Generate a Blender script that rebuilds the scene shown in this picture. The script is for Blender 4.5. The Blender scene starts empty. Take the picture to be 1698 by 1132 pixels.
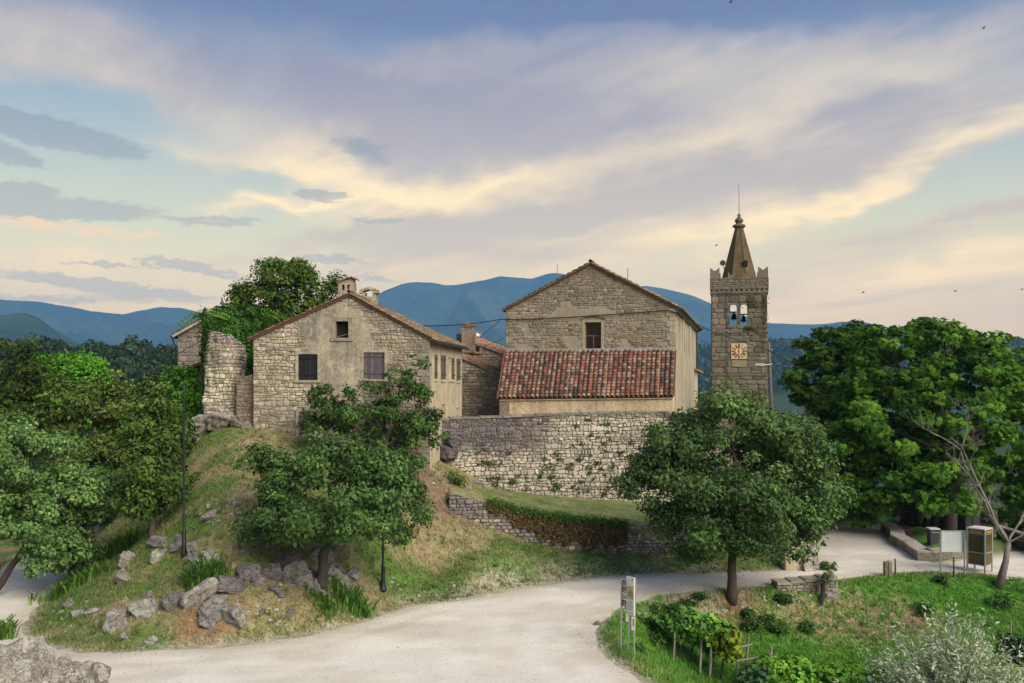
import bpy, bmesh, math, random
import numpy as np
from mathutils import Vector, noise as mnoise
EXPOSURE = 1.68
SKY_STRENGTH = 0.405
SUN_STRENGTH = 1.9
# cloud banks: px, py, half width, half height (photograph units), turn in degrees, weight
LAV = [(1000, 200, 420, 90, -4, .9), (700, 190, 300, 70, -14, .8), (1100, 330, 420, 34, 14, .7), (1450, 250, 350, 40, 14, .5), (600, 400, 330, 22, 8, .7), (850, 370, 250, 24, 18, .6),
       (1600, 380, 260, 28, 6, .8), (200, 110, 300, 60, -6, .4), (900, 420, 250, 30, 0, .5), (1180, 470, 400, 30, 4, .3), (600, 245, 70, 30, -20, .6)]
CRM = [(1200, 130, 420, 60, 4, .5), (1500, 130, 300, 80, 10, .5), (1150, 215, 320, 40, 12, .7), (540, 275, 200, 40, -14, 1.0), (500, 350, 260, 26, 10, 1.0), (800, 310, 260, 34, 16, .8), (130, 90, 220, 50, -8, .7),
       (1400, 320, 420, 26, 14, 1.0), (1450, 470, 400, 36, 6, .7), (950, 395, 260, 18, 12, .7), (120, 440, 300, 50, 0, .4), (330, 260, 200, 24, -8, .5), (700, 100, 260, 40, 0, .2)]
GAP = [(330, 315, 230, 26, 0, .9), (60, 260, 200, 70, 0, .6), (1620, 320, 180, 22, 8, .8), (1600, 420, 200, 12, 6, .5), (1150, 20, 520, 34, 0, 1.0), (450, 30, 300, 30, 0, .3), (20, 160, 120, 40, 0, .7),
       (250, 380, 350, 26, 0, .8), (1000, 385, 80, 10, 8, .3), (620, 345, 150, 12, 12, .5)]
DARK = [(80, 218, 135, 22, -8, 1), (20, 258, 50, 12, -14, .8), (25, 318, 55, 15, 4, 1), (90, 346, 150, 17, 2, .9), (535, 322, 42, 9, 0, .95), (352, 366, 82, 7, 2, .7),
        (632, 366, 46, 5, 5, .85), (150, 470, 150, 8, -5, .9), (320, 444, 80, 8, -9, .95), (180, 438, 60, 4, 0, .7), (550, 428, 60, 7, 0, .8), (620, 460, 40, 5, -6, .6), (230, 485, 120, 12, -4, .6), (80, 495, 120, 8, 0, .5),
        (600, 245, 60, 22, -20, .45), (280, 432, 50, 3, 0, .6), (480, 470, 90, 7, 0, .5)]
PINK = [(110, 378, 120, 11, -4, .8), (250, 388, 40, 4, 0, .6), (350, 367, 70, 3, 2, .4)]
HAZE, HAZE_COL = 1.2e-4, (.22, .49, .90)
PI = math.pi
R = math.radians
sc = bpy.context.scene
COL = sc.collection

# ------------------------------------------------------------------ camera
# photograph is 1698 x 1132; the eye stands 10 m above the road, horizon on row 620, focal length 1500 px
F, CX, HY, EYE = 1500.0, 849.0, 620.0, 10.0
cam_d = bpy.data.cameras.new('camera')
cam = bpy.data.objects.new('camera', cam_d); COL.objects.link(cam)
cam.location = (0, 0, EYE); cam.rotation_euler = (R(90), 0, 0)
cam_d.sensor_width = 36.0; cam_d.lens = 36.0 * F / 1698.0
cam_d.shift_y = (HY - 566.0) / 1698.0
cam_d.clip_start = 0.1; cam_d.clip_end = 40000
sc.camera = cam
sc.render.engine = 'CYCLES'
sc.cycles.use_denoising = True
sc.cycles.max_bounces = 6; sc.cycles.diffuse_bounces = 3; sc.cycles.glossy_bounces = 2
sc.cycles.transmission_bounces = 3; sc.cycles.transparent_max_bounces = 8; sc.cycles.volume_bounces = 1
sc.cycles.sample_clamp_indirect = 4.0
vs = sc.view_settings
vs.view_transform = 'Standard'; vs.look = 'None'; vs.exposure = EXPOSURE; vs.gamma = 1.0; vs.use_curve_mapping = False

SUN_EL, SUN_AZ = R(35), R(138)        # azimuth clockwise from the view direction (+Y)

# ------------------------------------------------------------------ node helper
class NT:
    def __init__(s, nt): s.nt = nt; s.x = 0
    def n(s, t, props=None, ins=None):
        nd = s.nt.nodes.new(t); s.x += 40; nd.location = (s.x, 0)
        for k, v in (props or {}).items(): setattr(nd, k, v)
        for k, v in (ins or {}).items():
            s.set(nd.inputs[k], v)
        return nd
    def set(s, sock, v):
        if isinstance(v, bpy.types.NodeSocket): s.nt.links.new(v, sock)
        else:
            if isinstance(v, tuple) and len(v) == 3 and sock.type == 'RGBA': v = (*v, 1)
            sock.default_value = v
    def m(s, op, a, b=0.0, c=None, clamp=False):
        nd = s.nt.nodes.new('ShaderNodeMath'); nd.operation = op; nd.use_clamp = clamp
        s.set(nd.inputs[0], a); s.set(nd.inputs[1], b)
        if c is not None: s.set(nd.inputs[2], c)
        return nd.outputs[0]
    def mix(s, f, a, b, mode='MIX'):
        nd = s.nt.nodes.new('ShaderNodeMix'); nd.data_type = 'RGBA'; nd.blend_type = mode; nd.clamp_factor = True
        s.set(nd.inputs[0], f); s.set(nd.inputs[6], a); s.set(nd.inputs[7], b)
        return nd.outputs[2]
    def noise(s, vec, scale, detail=4, rough=0.55, dist=0.0, out=0):
        nd = s.n('ShaderNodeTexNoise', None, {'Scale': scale, 'Detail': detail, 'Roughness': rough, 'Distortion': dist})
        if vec is not None: s.set(nd.inputs['Vector'], vec)
        return nd.outputs[out]
    def ss(s, v, lo, hi):                                     # smoothstep
        nd = s.n('ShaderNodeMapRange', {'interpolation_type': 'SMOOTHSTEP'}, {0: v, 1: lo, 2: hi, 3: 0.0, 4: 1.0})
        return nd.outputs[0]
    def ramp(s, f, stops):
        nd = s.n('ShaderNodeValToRGB', None, {0: f}); e = nd.color_ramp.elements
        while len(e) < len(stops): e.new(0.5)
        for i, (p, c) in enumerate(stops):
            e[i].position = p; e[i].color = (*c, 1)
        return nd.outputs[0]
    def xyz(s, x, y, z=0.0):
        nd = s.n('ShaderNodeCombineXYZ', None, {0: x, 1: y, 2: z}); return nd.outputs[0]

# ------------------------------------------------------------------ sky
world = bpy.data.worlds.new('World'); sc.world = world; world.use_nodes = True
wn = world.node_tree; wn.nodes.clear()
W = NT(wn)
tc = W.n('ShaderNodeTexCoord').outputs['Generated']
sep = W.n('ShaderNodeSeparateXYZ', None, {0: tc})
dx, dy, dz = sep.outputs
az = W.m('ARCTAN2', dx, dy)
el = W.m('ARCSINE', dz)
sky = W.n('ShaderNodeTexSky', {'sky_type': 'NISHITA', 'sun_disc': False, 'sun_elevation': SUN_EL,
          'sun_rotation': SUN_AZ, 'altitude': 350.0, 'air_density': 1.0, 'dust_density': 2.0, 'ozone_density': 1.5})
# evening haze between the clouds: peach low down, pale blue higher, deep grey blue overhead
grad = W.ramp(W.m('MULTIPLY', el, 1 / 1.2), [(0.0, (.72, .57, .46)), (0.065, (.74, .64, .50)), (0.13, (.52, .565, .61)), (0.19, (.36, .46, .67)),
                                   (0.24, (.27, .40, .64)), (0.31, (.17, .23, .45)), (0.6, (.14, .19, .39)), (1.0, (.16, .22, .42))])
base = W.mix(0.72, W.mix(1.0, sky.outputs[0], (0.07, 0.07, 0.07), 'MULTIPLY'), grad)
# cloud sheet projected on a plane high above, drawn out into long bands
inv = W.m('DIVIDE', 1.0, W.m('ADD', W.m('MAXIMUM', dz, 0.0), 0.10))
qx, qy = W.m('MULTIPLY', dx, inv), W.m('MULTIPLY', dy, inv)
bx_, by_ = math.sin(R(-38)), math.cos(R(-38))
along = W.m('ADD', W.m('MULTIPLY', qx, bx_), W.m('MULTIPLY', qy, by_))
across = W.m('SUBTRACT', W.m('MULTIPLY', qx, by_), W.m('MULTIPLY', qy, bx_))
pv = W.xyz(W.m('MULTIPLY', along, 0.30), across, 3.1)
n1 = W.noise(pv, 0.9, 6, 0.55, 0.6)
n2 = W.noise(W.xyz(W.m('MULTIPLY', along, 0.22), W.m('MULTIPLY', across, 0.9), 9.4), 1.5, 6, 0.55, 0.5)
n3 = W.noise(W.xyz(W.m('MULTIPLY', along, 0.30), across, 5.0), 3.0, 7, 0.66, 0.6)
warp = W.noise(W.xyz(az, W.m('MULTIPLY', el, 2.0), 1.0), 5.0, 4, 0.6)
warp2 = W.noise(W.xyz(az, W.m('MULTIPLY', el, 2.0), 7.0), 5.0, 4, 0.6)
finew = W.noise(W.xyz(az, W.m('MULTIPLY', el, 2.5), 3.0), 34.0, 7, 0.72)
finew2 = W.noise(W.xyz(az, W.m('MULTIPLY', el, 2.5), 13.0), 34.0, 7, 0.72)
azw = W.m('ADD', az, W.m('MULTIPLY', W.m('SUBTRACT', warp, 0.5), 0.20))
elw = W.m('ADD', el, W.m('MULTIPLY', W.m('SUBTRACT', warp2, 0.5), 0.12))
azf = W.m('ADD', az, W.m('MULTIPLY', W.m('SUBTRACT', finew, 0.5), 0.075))
elf = W.m('ADD', el, W.m('MULTIPLY', W.m('SUBTRACT', finew2, 0.5), 0.030))
def dirof(px, py):
    a = math.atan((px - CX) / F); return a, math.atan((HY - py) / F * math.cos(a))
VW = W.xyz(W.m('MULTIPLY', azw, F), W.m('MULTIPLY', elw, F))
VF = W.xyz(W.m('MULTIPLY', azf, F), W.m('MULTIPLY', elf, F))
def bank(px, py, rx, ry, rot=0.0, soft=True):
    """one cloud bank in the direction it stands in, px units of the photograph (1500 per radian)"""
    a, e = dirof(px, py); k = 2.0 if soft else 1.25
    mp = W.n('ShaderNodeMapping', {'vector_type': 'TEXTURE'}, {0: VW if soft else VF, 1: (a * F, e * F, 0), 2: (0, 0, R(rot)), 3: (rx * k, ry * k, 1000)})
    return W.n('ShaderNodeTexGradient', {'gradient_type': 'QUADRATIC_SPHERE' if soft else 'SPHERICAL'}, {0: mp.outputs[0]}).outputs[1]
def banks(lst, soft=True):
    r = 0.0
    for b in lst:
        r = W.m('MULTIPLY_ADD', bank(*b[:5], soft), b[5], r)
    return r
lav, crm, gap = banks(LAV), banks(CRM), banks(GAP)
cover = W.ss(W.m('SUBTRACT', W.m('ADD', W.m('MULTIPLY', n1, 0.9), W.m('MULTIPLY', W.m('ADD', lav, crm), 0.55)), W.m('MULTIPLY', gap, 0.6)), 0.28, 0.84)
cover = W.m('MULTIPLY', cover, 0.95)
lit = W.ss(W.m('ADD', W.m('SUBTRACT', W.m('ADD', W.m('MULTIPLY', n2, 0.48), W.m('MULTIPLY', n3, 0.60)), W.m('MULTIPLY', lav, 0.36)), W.m('MULTIPLY', crm, 0.34)), 0.28, 1.0)
lavc = W.ramp(W.m('MULTIPLY', el, 1 / 1.2), [(0.0, (.52, .45, .46)), (0.10, (.42, .395, .48)), (0.20, (.32, .315, .45)), (0.29, (.235, .25, .41)), (0.36, (.17, .20, .37)), (1.0, (.2, .24, .42))])
crmc = W.ramp(W.m('MULTIPLY', el, 1 / 1.2), [(0.0, (.76, .62, .52)), (0.10, (.80, .70, .56)), (0.22, (.70, .655, .59)), (0.33, (.54, .52, .55)), (1.0, (.45, .46, .56))])
cloudc = W.mix(lit, lavc, crmc)
skyc = W.mix(cover, base, cloudc)
# small low clouds in front of the sheet
dk = W.m('MULTIPLY', W.ss(banks(DARK, False), 0.06, 0.34), W.ss(n3, 0.18, 0.45))
skyc = W.mix(W.m('MULTIPLY', dk, 0.66), skyc, W.ramp(W.m('MULTIPLY', el, 1 / 1.2), [(0.0, (.33, .33, .46)), (0.12, (.27, .30, .45)), (0.2, (.19, .24, .40)), (1.0, (.18, .22, .38))]))
pk = W.m('MULTIPLY', W.ss(banks(PINK, False), 0.1, 0.6), W.ss(n3, 0.25, 0.6))
skyc = W.mix(W.m('MULTIPLY', pk, 0.8), skyc, (.66, .50, .43))
comp = W.ramp(W.m('MULTIPLY', el, 1 / 1.2), [(0.0, (.95, .66, .25)), (0.07, (.91, .67, .275)), (0.12, (.70, .56, .28)), (0.19, (.55, .455, .28)), (0.25, (.42, .37, .275)), (0.31, (.32, .29, .265)), (0.37, (.26, .245, .255)), (1.0, (.31, .31, .31))])   # the light that low haze takes out of a long look
skyc = W.mix(1.0, W.mix(1.0, skyc, comp, 'MULTIPLY'), (3.0, 3.0, 3.0), 'MULTIPLY')
bg = W.n('ShaderNodeBackground', None, {0: skyc, 1: SKY_STRENGTH})
W.nt.links.new(bg.outputs[0], W.n('ShaderNodeOutputWorld').inputs[0])
world.cycles.sampling_method = 'MANUAL'; world.cycles.sample_map_resolution = 256

# ------------------------------------------------------------------ sun behind thin cloud
sd = bpy.data.lights.new('sun', 'SUN'); sd.energy = SUN_STRENGTH; sd.angle = R(46); sd.color = (1.0, 0.90, 0.74)
sun = bpy.data.objects.new('sun', sd); COL.objects.link(sun)
sv = Vector((math.sin(SUN_AZ) * math.cos(SUN_EL), math.cos(SUN_AZ) * math.cos(SUN_EL), math.sin(SUN_EL)))
sun.rotation_euler = sv.to_track_quat('Z', 'Y').to_euler(); sun.location = (30, -30, 60)

# ================================================================== helpers
rng = random.Random(7)
nrg = np.random.default_rng(11)
WORLD = {}                                             # world position of each object's origin (roots are never rotated)
def px(p, Y): return (p - CX) / F * Y                  # photograph column -> X at depth Y
def pz(q, Y): return EYE - (q - HY) / F * Y            # photograph row -> Z at depth Y
def at(p, q, Y): return Vector((px(p, Y), Y, pz(q, Y)))
def V(*a): return Vector(a)
def lerp(a, b, t): return a + (b - a) * t

def link(o, parent, origin):
    COL.objects.link(o)
    if parent is not None:
        o.parent = parent; o.location = origin - WORLD[parent]
    else: o.location = origin
    WORLD[o] = Vector(origin)
    return o
def tag(o, label=None, cat=None, group=None, kind=None):
    for k, v in (('label', label), ('category', cat), ('group', group), ('kind', kind)):
        if v: o[k] = v
    return o
def thing(name, loc, label, cat, group=None):
    o = bpy.data.objects.new(name, None); o.empty_display_size = 0.3
    link(o, None, Vector(loc)); return tag(o, label, cat, group)

def mesh_np(name, verts, quads, mat, cols=None, smooth=False):
    """fast mesh from numpy: verts (n,3), quads (m,k)"""
    me = bpy.data.meshes.new(name); n, (m, k) = len(verts), quads.shape
    me.vertices.add(n); me.vertices.foreach_set('co', np.ascontiguousarray(verts, dtype=np.float32).ravel())
    me.loops.add(m * k); me.loops.foreach_set('vertex_index', np.ascontiguousarray(quads, dtype=np.int32).ravel())
    me.polygons.add(m); me.polygons.foreach_set('loop_start', np.arange(0, m * k, k, dtype=np.int32))
    if smooth: me.polygons.foreach_set('use_smooth', np.ones(m, dtype=bool))
    me.update(calc_edges=True)
    if cols is not None: set_cols(me, cols)
    if mat: me.materials.append(mat)
    return me
def set_cols(me, cols):
    a = me.attributes.new('col', 'FLOAT_COLOR', 'POINT')
    c = np.ones((len(me.vertices), 4), dtype=np.float32); c[:, :3] = np.asarray(cols, dtype=np.float32)[:, :3]
    a.data.foreach_set('color', c.ravel())

class MB:
    """collects shapes in world coordinates, builds ONE mesh object"""
    def __init__(s): s.v, s.f, s.c = [], [], []
    def add(s, vs_, fs, col=(.5, .5, .5)):
        o = len(s.v); s.v += [tuple(v) for v in vs_]; s.f += [tuple(i + o for i in f) for f in fs]
        s.c += [col] * len(vs_); return s
    def hexa(s, p, col=(.5, .5, .5)):                   # 8 corners: bottom ring then top ring
        return s.add(p, [(3, 2, 1, 0), (4, 5, 6, 7), (0, 1, 5, 4), (1, 2, 6, 5), (2, 3, 7, 6), (3, 0, 4, 7)], col)
    def box(s, a, b, col=(.5, .5, .5)):
        (x0, y0, z0), (x1, y1, z1) = a, b
        return s.hexa([(x0, y0, z0), (x1, y0, z0), (x1, y1, z0), (x0, y1, z0), (x0, y0, z1), (x1, y0, z1), (x1, y1, z1), (x0, y1, z1)], col)
    def bbox(s, c, size, col=(.5, .5, .5), rz=0.0, bev=0.0):   # box by centre, turned about z, corners cut when bev
        hx, hy, hz = size[0] / 2, size[1] / 2, size[2] / 2; b = bev
        ring = [(-hx + b, -hy), (hx - b, -hy), (hx, -hy + b), (hx, hy - b), (hx - b, hy), (-hx + b, hy), (-hx, hy - b), (-hx, -hy + b)] if b else [(-hx, -hy), (hx, -hy), (hx, hy), (-hx, hy)]
        ca, sa = math.cos(rz), math.sin(rz)
        n = len(ring)
        levels = [(-hz, 1 - b / max(hx, hy) if b else 1), (-hz + b, 1), (hz - b, 1), (hz, 1 - b / max(hx, hy) if b else 1)] if b else [(-hz, 1), (hz, 1)]
        vs_ = [(c[0] + (x * ca - y * sa) * k, c[1] + (x * sa + y * ca) * k, c[2] + z) for z, k in levels for x, y in ring]
        fs = [tuple(range(n - 1, -1, -1)), tuple(range((len(levels) - 1) * n, len(levels) * n))]
        for l in range(len(levels) - 1):
            fs += [(l * n + i, l * n + (i + 1) % n, (l + 1) * n + (i + 1) % n, (l + 1) * n + i) for i in range(n)]
        return s.add(vs_, fs, col)
    def tube(s, pts, rad, n=6, col=(.5, .5, .5), caps=True):
        pts = [Vector(p) for p in pts]; rad = rad if isinstance(rad, (list, tuple)) else [rad] * len(pts)
        vs_ = []; up = None
        for i, p in enumerate(pts):
            d = (pts[min(i + 1, len(pts) - 1)] - pts[max(i - 1, 0)])
            d = d.normalized() if d.length > 1e-9 else Vector((0, 0, 1))
            if up is None or abs(up.dot(d)) > 0.98: up = Vector((1, 0, 0)) if abs(d.x) < 0.9 else Vector((0, 1, 0))
            a = (up - d * up.dot(d)).normalized(); b = d.cross(a); up = a
            for k in range(n):
                t = 2 * PI * k / n; vs_.append(p + (a * math.cos(t) + b * math.sin(t)) * rad[i])
        fs = [(i * n + k, i * n + (k + 1) % n, (i + 1) * n + (k + 1) % n, (i + 1) * n + k) for i in range(len(pts) - 1) for k in range(n)]
        if caps: fs += [tuple(range(n - 1, -1, -1)), tuple(range((len(pts) - 1) * n, len(pts) * n))]
        return s.add(vs_, fs, col)
    def _lathe(s, c, prof, n=12, col=(.5, .5, .5)):
        vs_ = [(c[0] + r * math.cos(2 * PI * k / n), c[1] + r * math.sin(2 * PI * k / n), c[2] + z) for r, z in prof for k in range(n)]
        m = len(prof)
        fs = [(i * n + k, i * n + (k + 1) % n, (i + 1) * n + (k + 1) % n, (i + 1) * n + k) for i in range(m - 1) for k in range(n)]
        fs += [tuple(range(n - 1, -1, -1)), tuple(range((m - 1) * n, m * n))]
        return s.add(vs_, fs, col)
    def build(s, name, mat, parent=None, origin=None, smooth=False, **kw):
        if origin is None: origin = WORLD[parent] if parent is not None else Vector(s.v[0])
        origin = Vector(origin)
        me = bpy.data.meshes.new(name)
        me.from_pydata([(v[0] - origin.x, v[1] - origin.y, v[2] - origin.z) for v in s.v], [], s.f)
        if smooth: me.polygons.foreach_set('use_smooth', np.ones(len(me.polygons), dtype=bool))
        me.update(); set_cols(me, s.c); me.materials.append(mat)
        o = bpy.data.objects.new(name, me); link(o, parent, origin)
        return tag(o, **kw)
def part(name, mat, parent, *boxes, **kw):
    m = MB()
    for b in boxes: m.box(*b)
    return m.build(name, mat, parent, **kw)

# ------------------------------------------------------------------ numpy value noise
def _h(ix, iy, seed):
    n = (ix.astype(np.int64) * 374761393 + iy.astype(np.int64) * 668265263 + seed * 974711) & 0x7fffffff
    n = ((n ^ (n >> 13)) * 1274126177) & 0x7fffffff
    return ((n ^ (n >> 16)) & 0xffff) / 65535.0
def vnoise(x, y, seed=0):
    ix, iy = np.floor(x), np.floor(y); fx, fy = x - ix, y - iy
    fx, fy = fx * fx * (3 - 2 * fx), fy * fy * (3 - 2 * fy)
    a, b, c, d = _h(ix, iy, seed), _h(ix + 1, iy, seed), _h(ix, iy + 1, seed), _h(ix + 1, iy + 1, seed)
    return (a + (b - a) * fx) + ((c + (d - c) * fx) - (a + (b - a) * fx)) * fy
def fbm(x, y, oct=4, seed=0):
    r, amp, tot = 0, 1.0, 0.0
    for k in range(oct):
        r = r + amp * vnoise(x * 2 ** k + 17.3 * k, y * 2 ** k - 9.1 * k, seed + k); tot += amp; amp *= 0.5
    return r / tot
def sstep(v, a, b):
    t = np.clip((v - a) / (b - a), 0, 1); return t * t * (3 - 2 * t)

# ================================================================== materials
MATS = {}
def material(name):
    m = bpy.data.materials.new(name); m.use_nodes = True; m.node_tree.nodes.clear(); MATS[name] = m
    n = NT(m.node_tree); return m, n
def finish(m, n, color, rough=0.9, bump=None, strength=0.3, dist=0.02, metallic=0.0, spec=0.3, **extra):
    p = n.n('ShaderNodeBsdfPrincipled', None, {'Base Color': color, 'Roughness': rough, 'Metallic': metallic, 'Specular IOR Level': spec})
    for k, v in extra.items(): n.set(p.inputs[k.replace('_', ' ')], v)
    if bump is not None:
        b = n.n('ShaderNodeBump', None, {'Strength': strength, 'Distance': dist, 'Height': bump}); n.set(p.inputs['Normal'], b.outputs[0])
    o = n.n('ShaderNodeOutputMaterial', None, {0: p.outputs[0]}); return m
def gpos(n): return n.n('ShaderNodeNewGeometry').outputs['Position']
def mat_attr(name, rough=0.9, sc1=6.0, amt=0.5, sc2=35.0, bump=0.4, dist=0.015, tint=None, tintamt=0.0, tsc=1.2, spec=0.25):
    """colour from the piece's own colour, varied by grain and blotches"""
    m, n = material(name); p = gpos(n)
    c = n.n('ShaderNodeAttribute', {'attribute_name': 'col'}).outputs['Color']
    a = n.noise(p, sc1, 5, 0.6); b = n.noise(p, sc2, 4, 0.65)
    g = n.m('ADD', n.m('MULTIPLY', a, 0.6), n.m('MULTIPLY', b, 0.4))
    k = n.m('MULTIPLY_ADD', n.m('SUBTRACT', g, 0.5), amt * 3.2, 1.0)
    col = n.mix(1.0, c, n.xyz(k, k, k), 'MULTIPLY')
    if tint:
        col = n.mix(n.m('MULTIPLY', n.ss(n.noise(p, tsc, 6, 0.62, 0.4), 0.48, 0.68), tintamt), col, tint)
    return finish(m, n, col, rough, g, bump, dist, spec=spec)
def mat_plain(name, c, rough=0.6, amt=0.15, sc1=8.0, metallic=0.0, spec=0.4, bump=0.1):
    m, n = material(name); p = gpos(n); a = n.noise(p, sc1, 5, 0.6)
    k = n.m('MULTIPLY_ADD', n.m('SUBTRACT', a, 0.5), amt * 4, 1.0)
    return finish(m, n, n.mix(1.0, c, n.xyz(k, k, k), 'MULTIPLY'), rough, a, bump, 0.01, metallic, spec)

M_STONE = mat_attr('rubble stone', 0.95, 6.0, 0.85, 30.0, 0.9, 0.03, (.115, .105, .085), 0.5, 0.7)
M_STONE2 = mat_attr('church stone', 0.95, 7.0, 0.75, 36.0, 0.8, 0.03, (.30, .265, .20), 0.6, 0.55)
M_ASHLAR = mat_attr('tower ashlar', 0.95, 5.0, 0.6, 30.0, 0.5, 0.02, (.075, .068, .052), 0.5, 0.45)
M_TILE = mat_attr('clay tile', 0.9, 5.0, 0.6, 30.0, 0.5, 0.01, (.045, .034, .028), 0.6, 2.2)
M_TILE2 = mat_attr('lichen tile', 0.95, 5.0, 0.6, 30.0, 0.5, 0.01, (.23, .19, .10), 0.75, 1.1)
def mat_rock():
    m, n = material('limestone'); p = gpos(n); c = n.n('ShaderNodeAttribute', {'attribute_name': 'col'}).outputs['Color']
    a, b, e = n.noise(p, 2.2, 6, .62), n.noise(p, 11.0, 5, .7), n.noise(p, 42.0, 4, .7)
    wv = n.n('ShaderNodeVectorMath', {'operation': 'ADD'}, {0: p, 1: n.noise(p, 2.5, 4, .6, 0, 1)}).outputs[0]
    vo = n.n('ShaderNodeTexVoronoi', {'feature': 'DISTANCE_TO_EDGE'}, {'Vector': n.n('ShaderNodeMapping', None, {0: wv, 3: (1.0, 1.0, 1.9)}).outputs[0], 'Scale': 2.4}).outputs[0]
    crack = n.m('SUBTRACT', 1.0, n.ss(vo, 0.0, 0.035))
    g = n.m('ADD', n.m('ADD', n.m('MULTIPLY', a, .5), n.m('MULTIPLY', b, .35)), n.m('MULTIPLY', e, .25)); k = n.m('MULTIPLY_ADD', n.m('SUBTRACT', g, .55), 3.2, 1.0)
    col = n.mix(1.0, c, n.xyz(k, k, k), 'MULTIPLY'); col = n.mix(n.m('MULTIPLY', crack, .55), col, (.05, .045, .04))
    col = n.mix(n.m('MULTIPLY', n.ss(n.noise(p, 3.4, 6, .7, .5), .56, .66), .55), col, (.085, .08, .07)); col = n.mix(n.m('MULTIPLY', n.ss(n.noise(p, 5.2, 5, .7), .60, .70), .45), col, (.46, .44, .38))
    return finish(m, n, col, .95, n.m('SUBTRACT', g, n.m('MULTIPLY', crack, .5)), 1.0, .07, spec=.2)
M_ROCK = mat_rock()
M_BARK = mat_attr('bark', 0.95, 6.0, 0.6, 30.0, 0.8, 0.03)
M_PAINT = mat_attr('painted surface', 0.55, 4.0, 0.12, 30.0, 0.05, 0.005, spec=0.4)
M_WOOD = mat_attr('weathered wood', 0.85, 5.0, 0.45, 40.0, 0.4, 0.01)
M_METAL = mat_plain('galvanised metal', (.42, .43, .43), 0.45, 0.12, 9.0, 0.6)
M_IRON = mat_plain('black iron', (.018, .019, .021), 0.5, 0.2, 9.0, 0.2)
M_CABLE = mat_plain('cable', (.012, .012, .012), 0.7, 0.1)
M_DARK = mat_plain('dark interior', (.012, .011, .010), 0.95, 0.1)

def mat_mortar(name, ca, cb, sc=1.6, sc2=14.0):
    m, n = material(name); p = gpos(n)
    a = n.noise(p, sc, 6, 0.6); b = n.noise(p, sc2, 5, 0.7)
    col = n.mix(n.ss(a, 0.35, 0.7), ca, cb)
    k = n.m('MULTIPLY_ADD', n.m('SUBTRACT', b, 0.5), 1.3, 1.0)
    return finish(m, n, n.mix(1.0, col, n.xyz(k, k, k), 'MULTIPLY'), 0.95, b, 0.6, 0.02, spec=0.2)
M_MORT_H = mat_mortar('mortar house', (.19, .165, .125), (.33, .29, .22))
M_MORT_C = mat_mortar('mortar church', (.25, .22, .165), (.33, .29, .215))
M_MORT_W = mat_mortar('mortar rampart', (.12, .11, .095), (.26, .235, .19))
M_MORT_T = mat_mortar('mortar tower', (.08, .073, .06), (.15, .135, .105))
def mat_plaster(name, c1, c2, c3, sc=0.8):
    m, n = material(name); p = gpos(n)
    a = n.noise(p, sc, 7, 0.62, 0.5); b = n.noise(p, 9.0, 6, 0.7); w = n.noise(p, 2.3, 6, 0.6, 0.8)
    col = n.mix(n.ss(a, 0.38, 0.66), c1, c2); col = n.mix(n.m('MULTIPLY', n.ss(w, 0.52, 0.70), 0.7), col, c3)
    st = n.noise(n.n('ShaderNodeMapping', None, {0: p, 3: (1.0, 1.0, .10)}).outputs[0], 3.2, 5, .65)
    k = n.m('MULTIPLY_ADD', n.m('SUBTRACT', b, 0.5), 1.7, n.m('MULTIPLY_ADD', n.m('SUBTRACT', st, .5), 1.3, 1.0))
    return finish(m, n, n.mix(1.0, col, n.xyz(k, k, k), 'MULTIPLY'), 0.95, b, 0.8, 0.03, spec=0.2)
M_PLAST_H = mat_plaster('house plaster', (.34, .30, .225), (.22, .20, .165), (.45, .38, .26))
M_PLAST_W = mat_plaster('warm side plaster', (.48, .41, .29), (.38, .325, .235), (.24, .205, .155), 1.1)
M_PLAST_C = mat_plaster('lean-to plaster', (.58, .46, .30), (.50, .40, .27), (.36, .30, .22), 0.9)
M_PLAST_K = mat_plaster('church side plaster', (.40, .345, .25), (.33, .285, .21), (.24, .205, .155), 0.8)
M_PLAST_T = mat_plaster('spire plaster', (.115, .088, .045), (.075, .062, .042), (.16, .10, .038), 0.55)

# ================================================================== the ground
ROADPX = [(165, 868), (150, 905), (110, 945), (72, 990), (36, 1035), (55, 1066), (130, 1084), (250, 1081), (400, 1070), (520, 1051), (600, 1031), (680, 1006), (770, 994),
          (870, 974), (960, 961), (1060, 953), (1180, 952), (1290, 947), (1362, 938), (1338, 908), (1345, 888), (1400, 872), (1478, 866), (1500, 905), (1545, 934), (1610, 926), (1698, 912), (1850, 905),
          (1850, 962), (1698, 958), (1640, 951), (1540, 946), (1470, 950), (1390, 961), (1290, 971), (1200, 974), (1090, 987), (1022, 1010), (992, 1032), (986, 1060), (1010, 1092), (1060, 1128),
          (1120, 1190), (1150, 1260), (200, 1260), (-50, 1180), (-80, 1110), (-40, 1060), (-60, 1010), (-160, 985), (-160, 950), (0, 948), (62, 905), (100, 884), (112, 866)]
ROAD = np.array([((p - CX) / F * (EYE * F / (q - HY)), EYE * F / (q - HY)) for p, q in ROADPX])
def sdf(X, Y, poly):
    d = np.full(X.shape, 1e9); ins = np.zeros(X.shape, bool); n = len(poly)
    for i in range(n):
        ax, ay = poly[i]; bx, by = poly[(i + 1) % n]; ex, ey = bx - ax, by - ay
        t = np.clip(((X - ax) * ex + (Y - ay) * ey) / (ex * ex + ey * ey + 1e-12), 0, 1)
        d = np.minimum(d, (X - ax - t * ex) ** 2 + (Y - ay - t * ey) ** 2)
        c = ((ay > Y) != (by > Y)) & (X < (bx - ax) * (Y - ay) / (by - ay + 1e-12) + ax); ins ^= c
    d = np.sqrt(d); return np.where(ins, -d, d)
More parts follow.
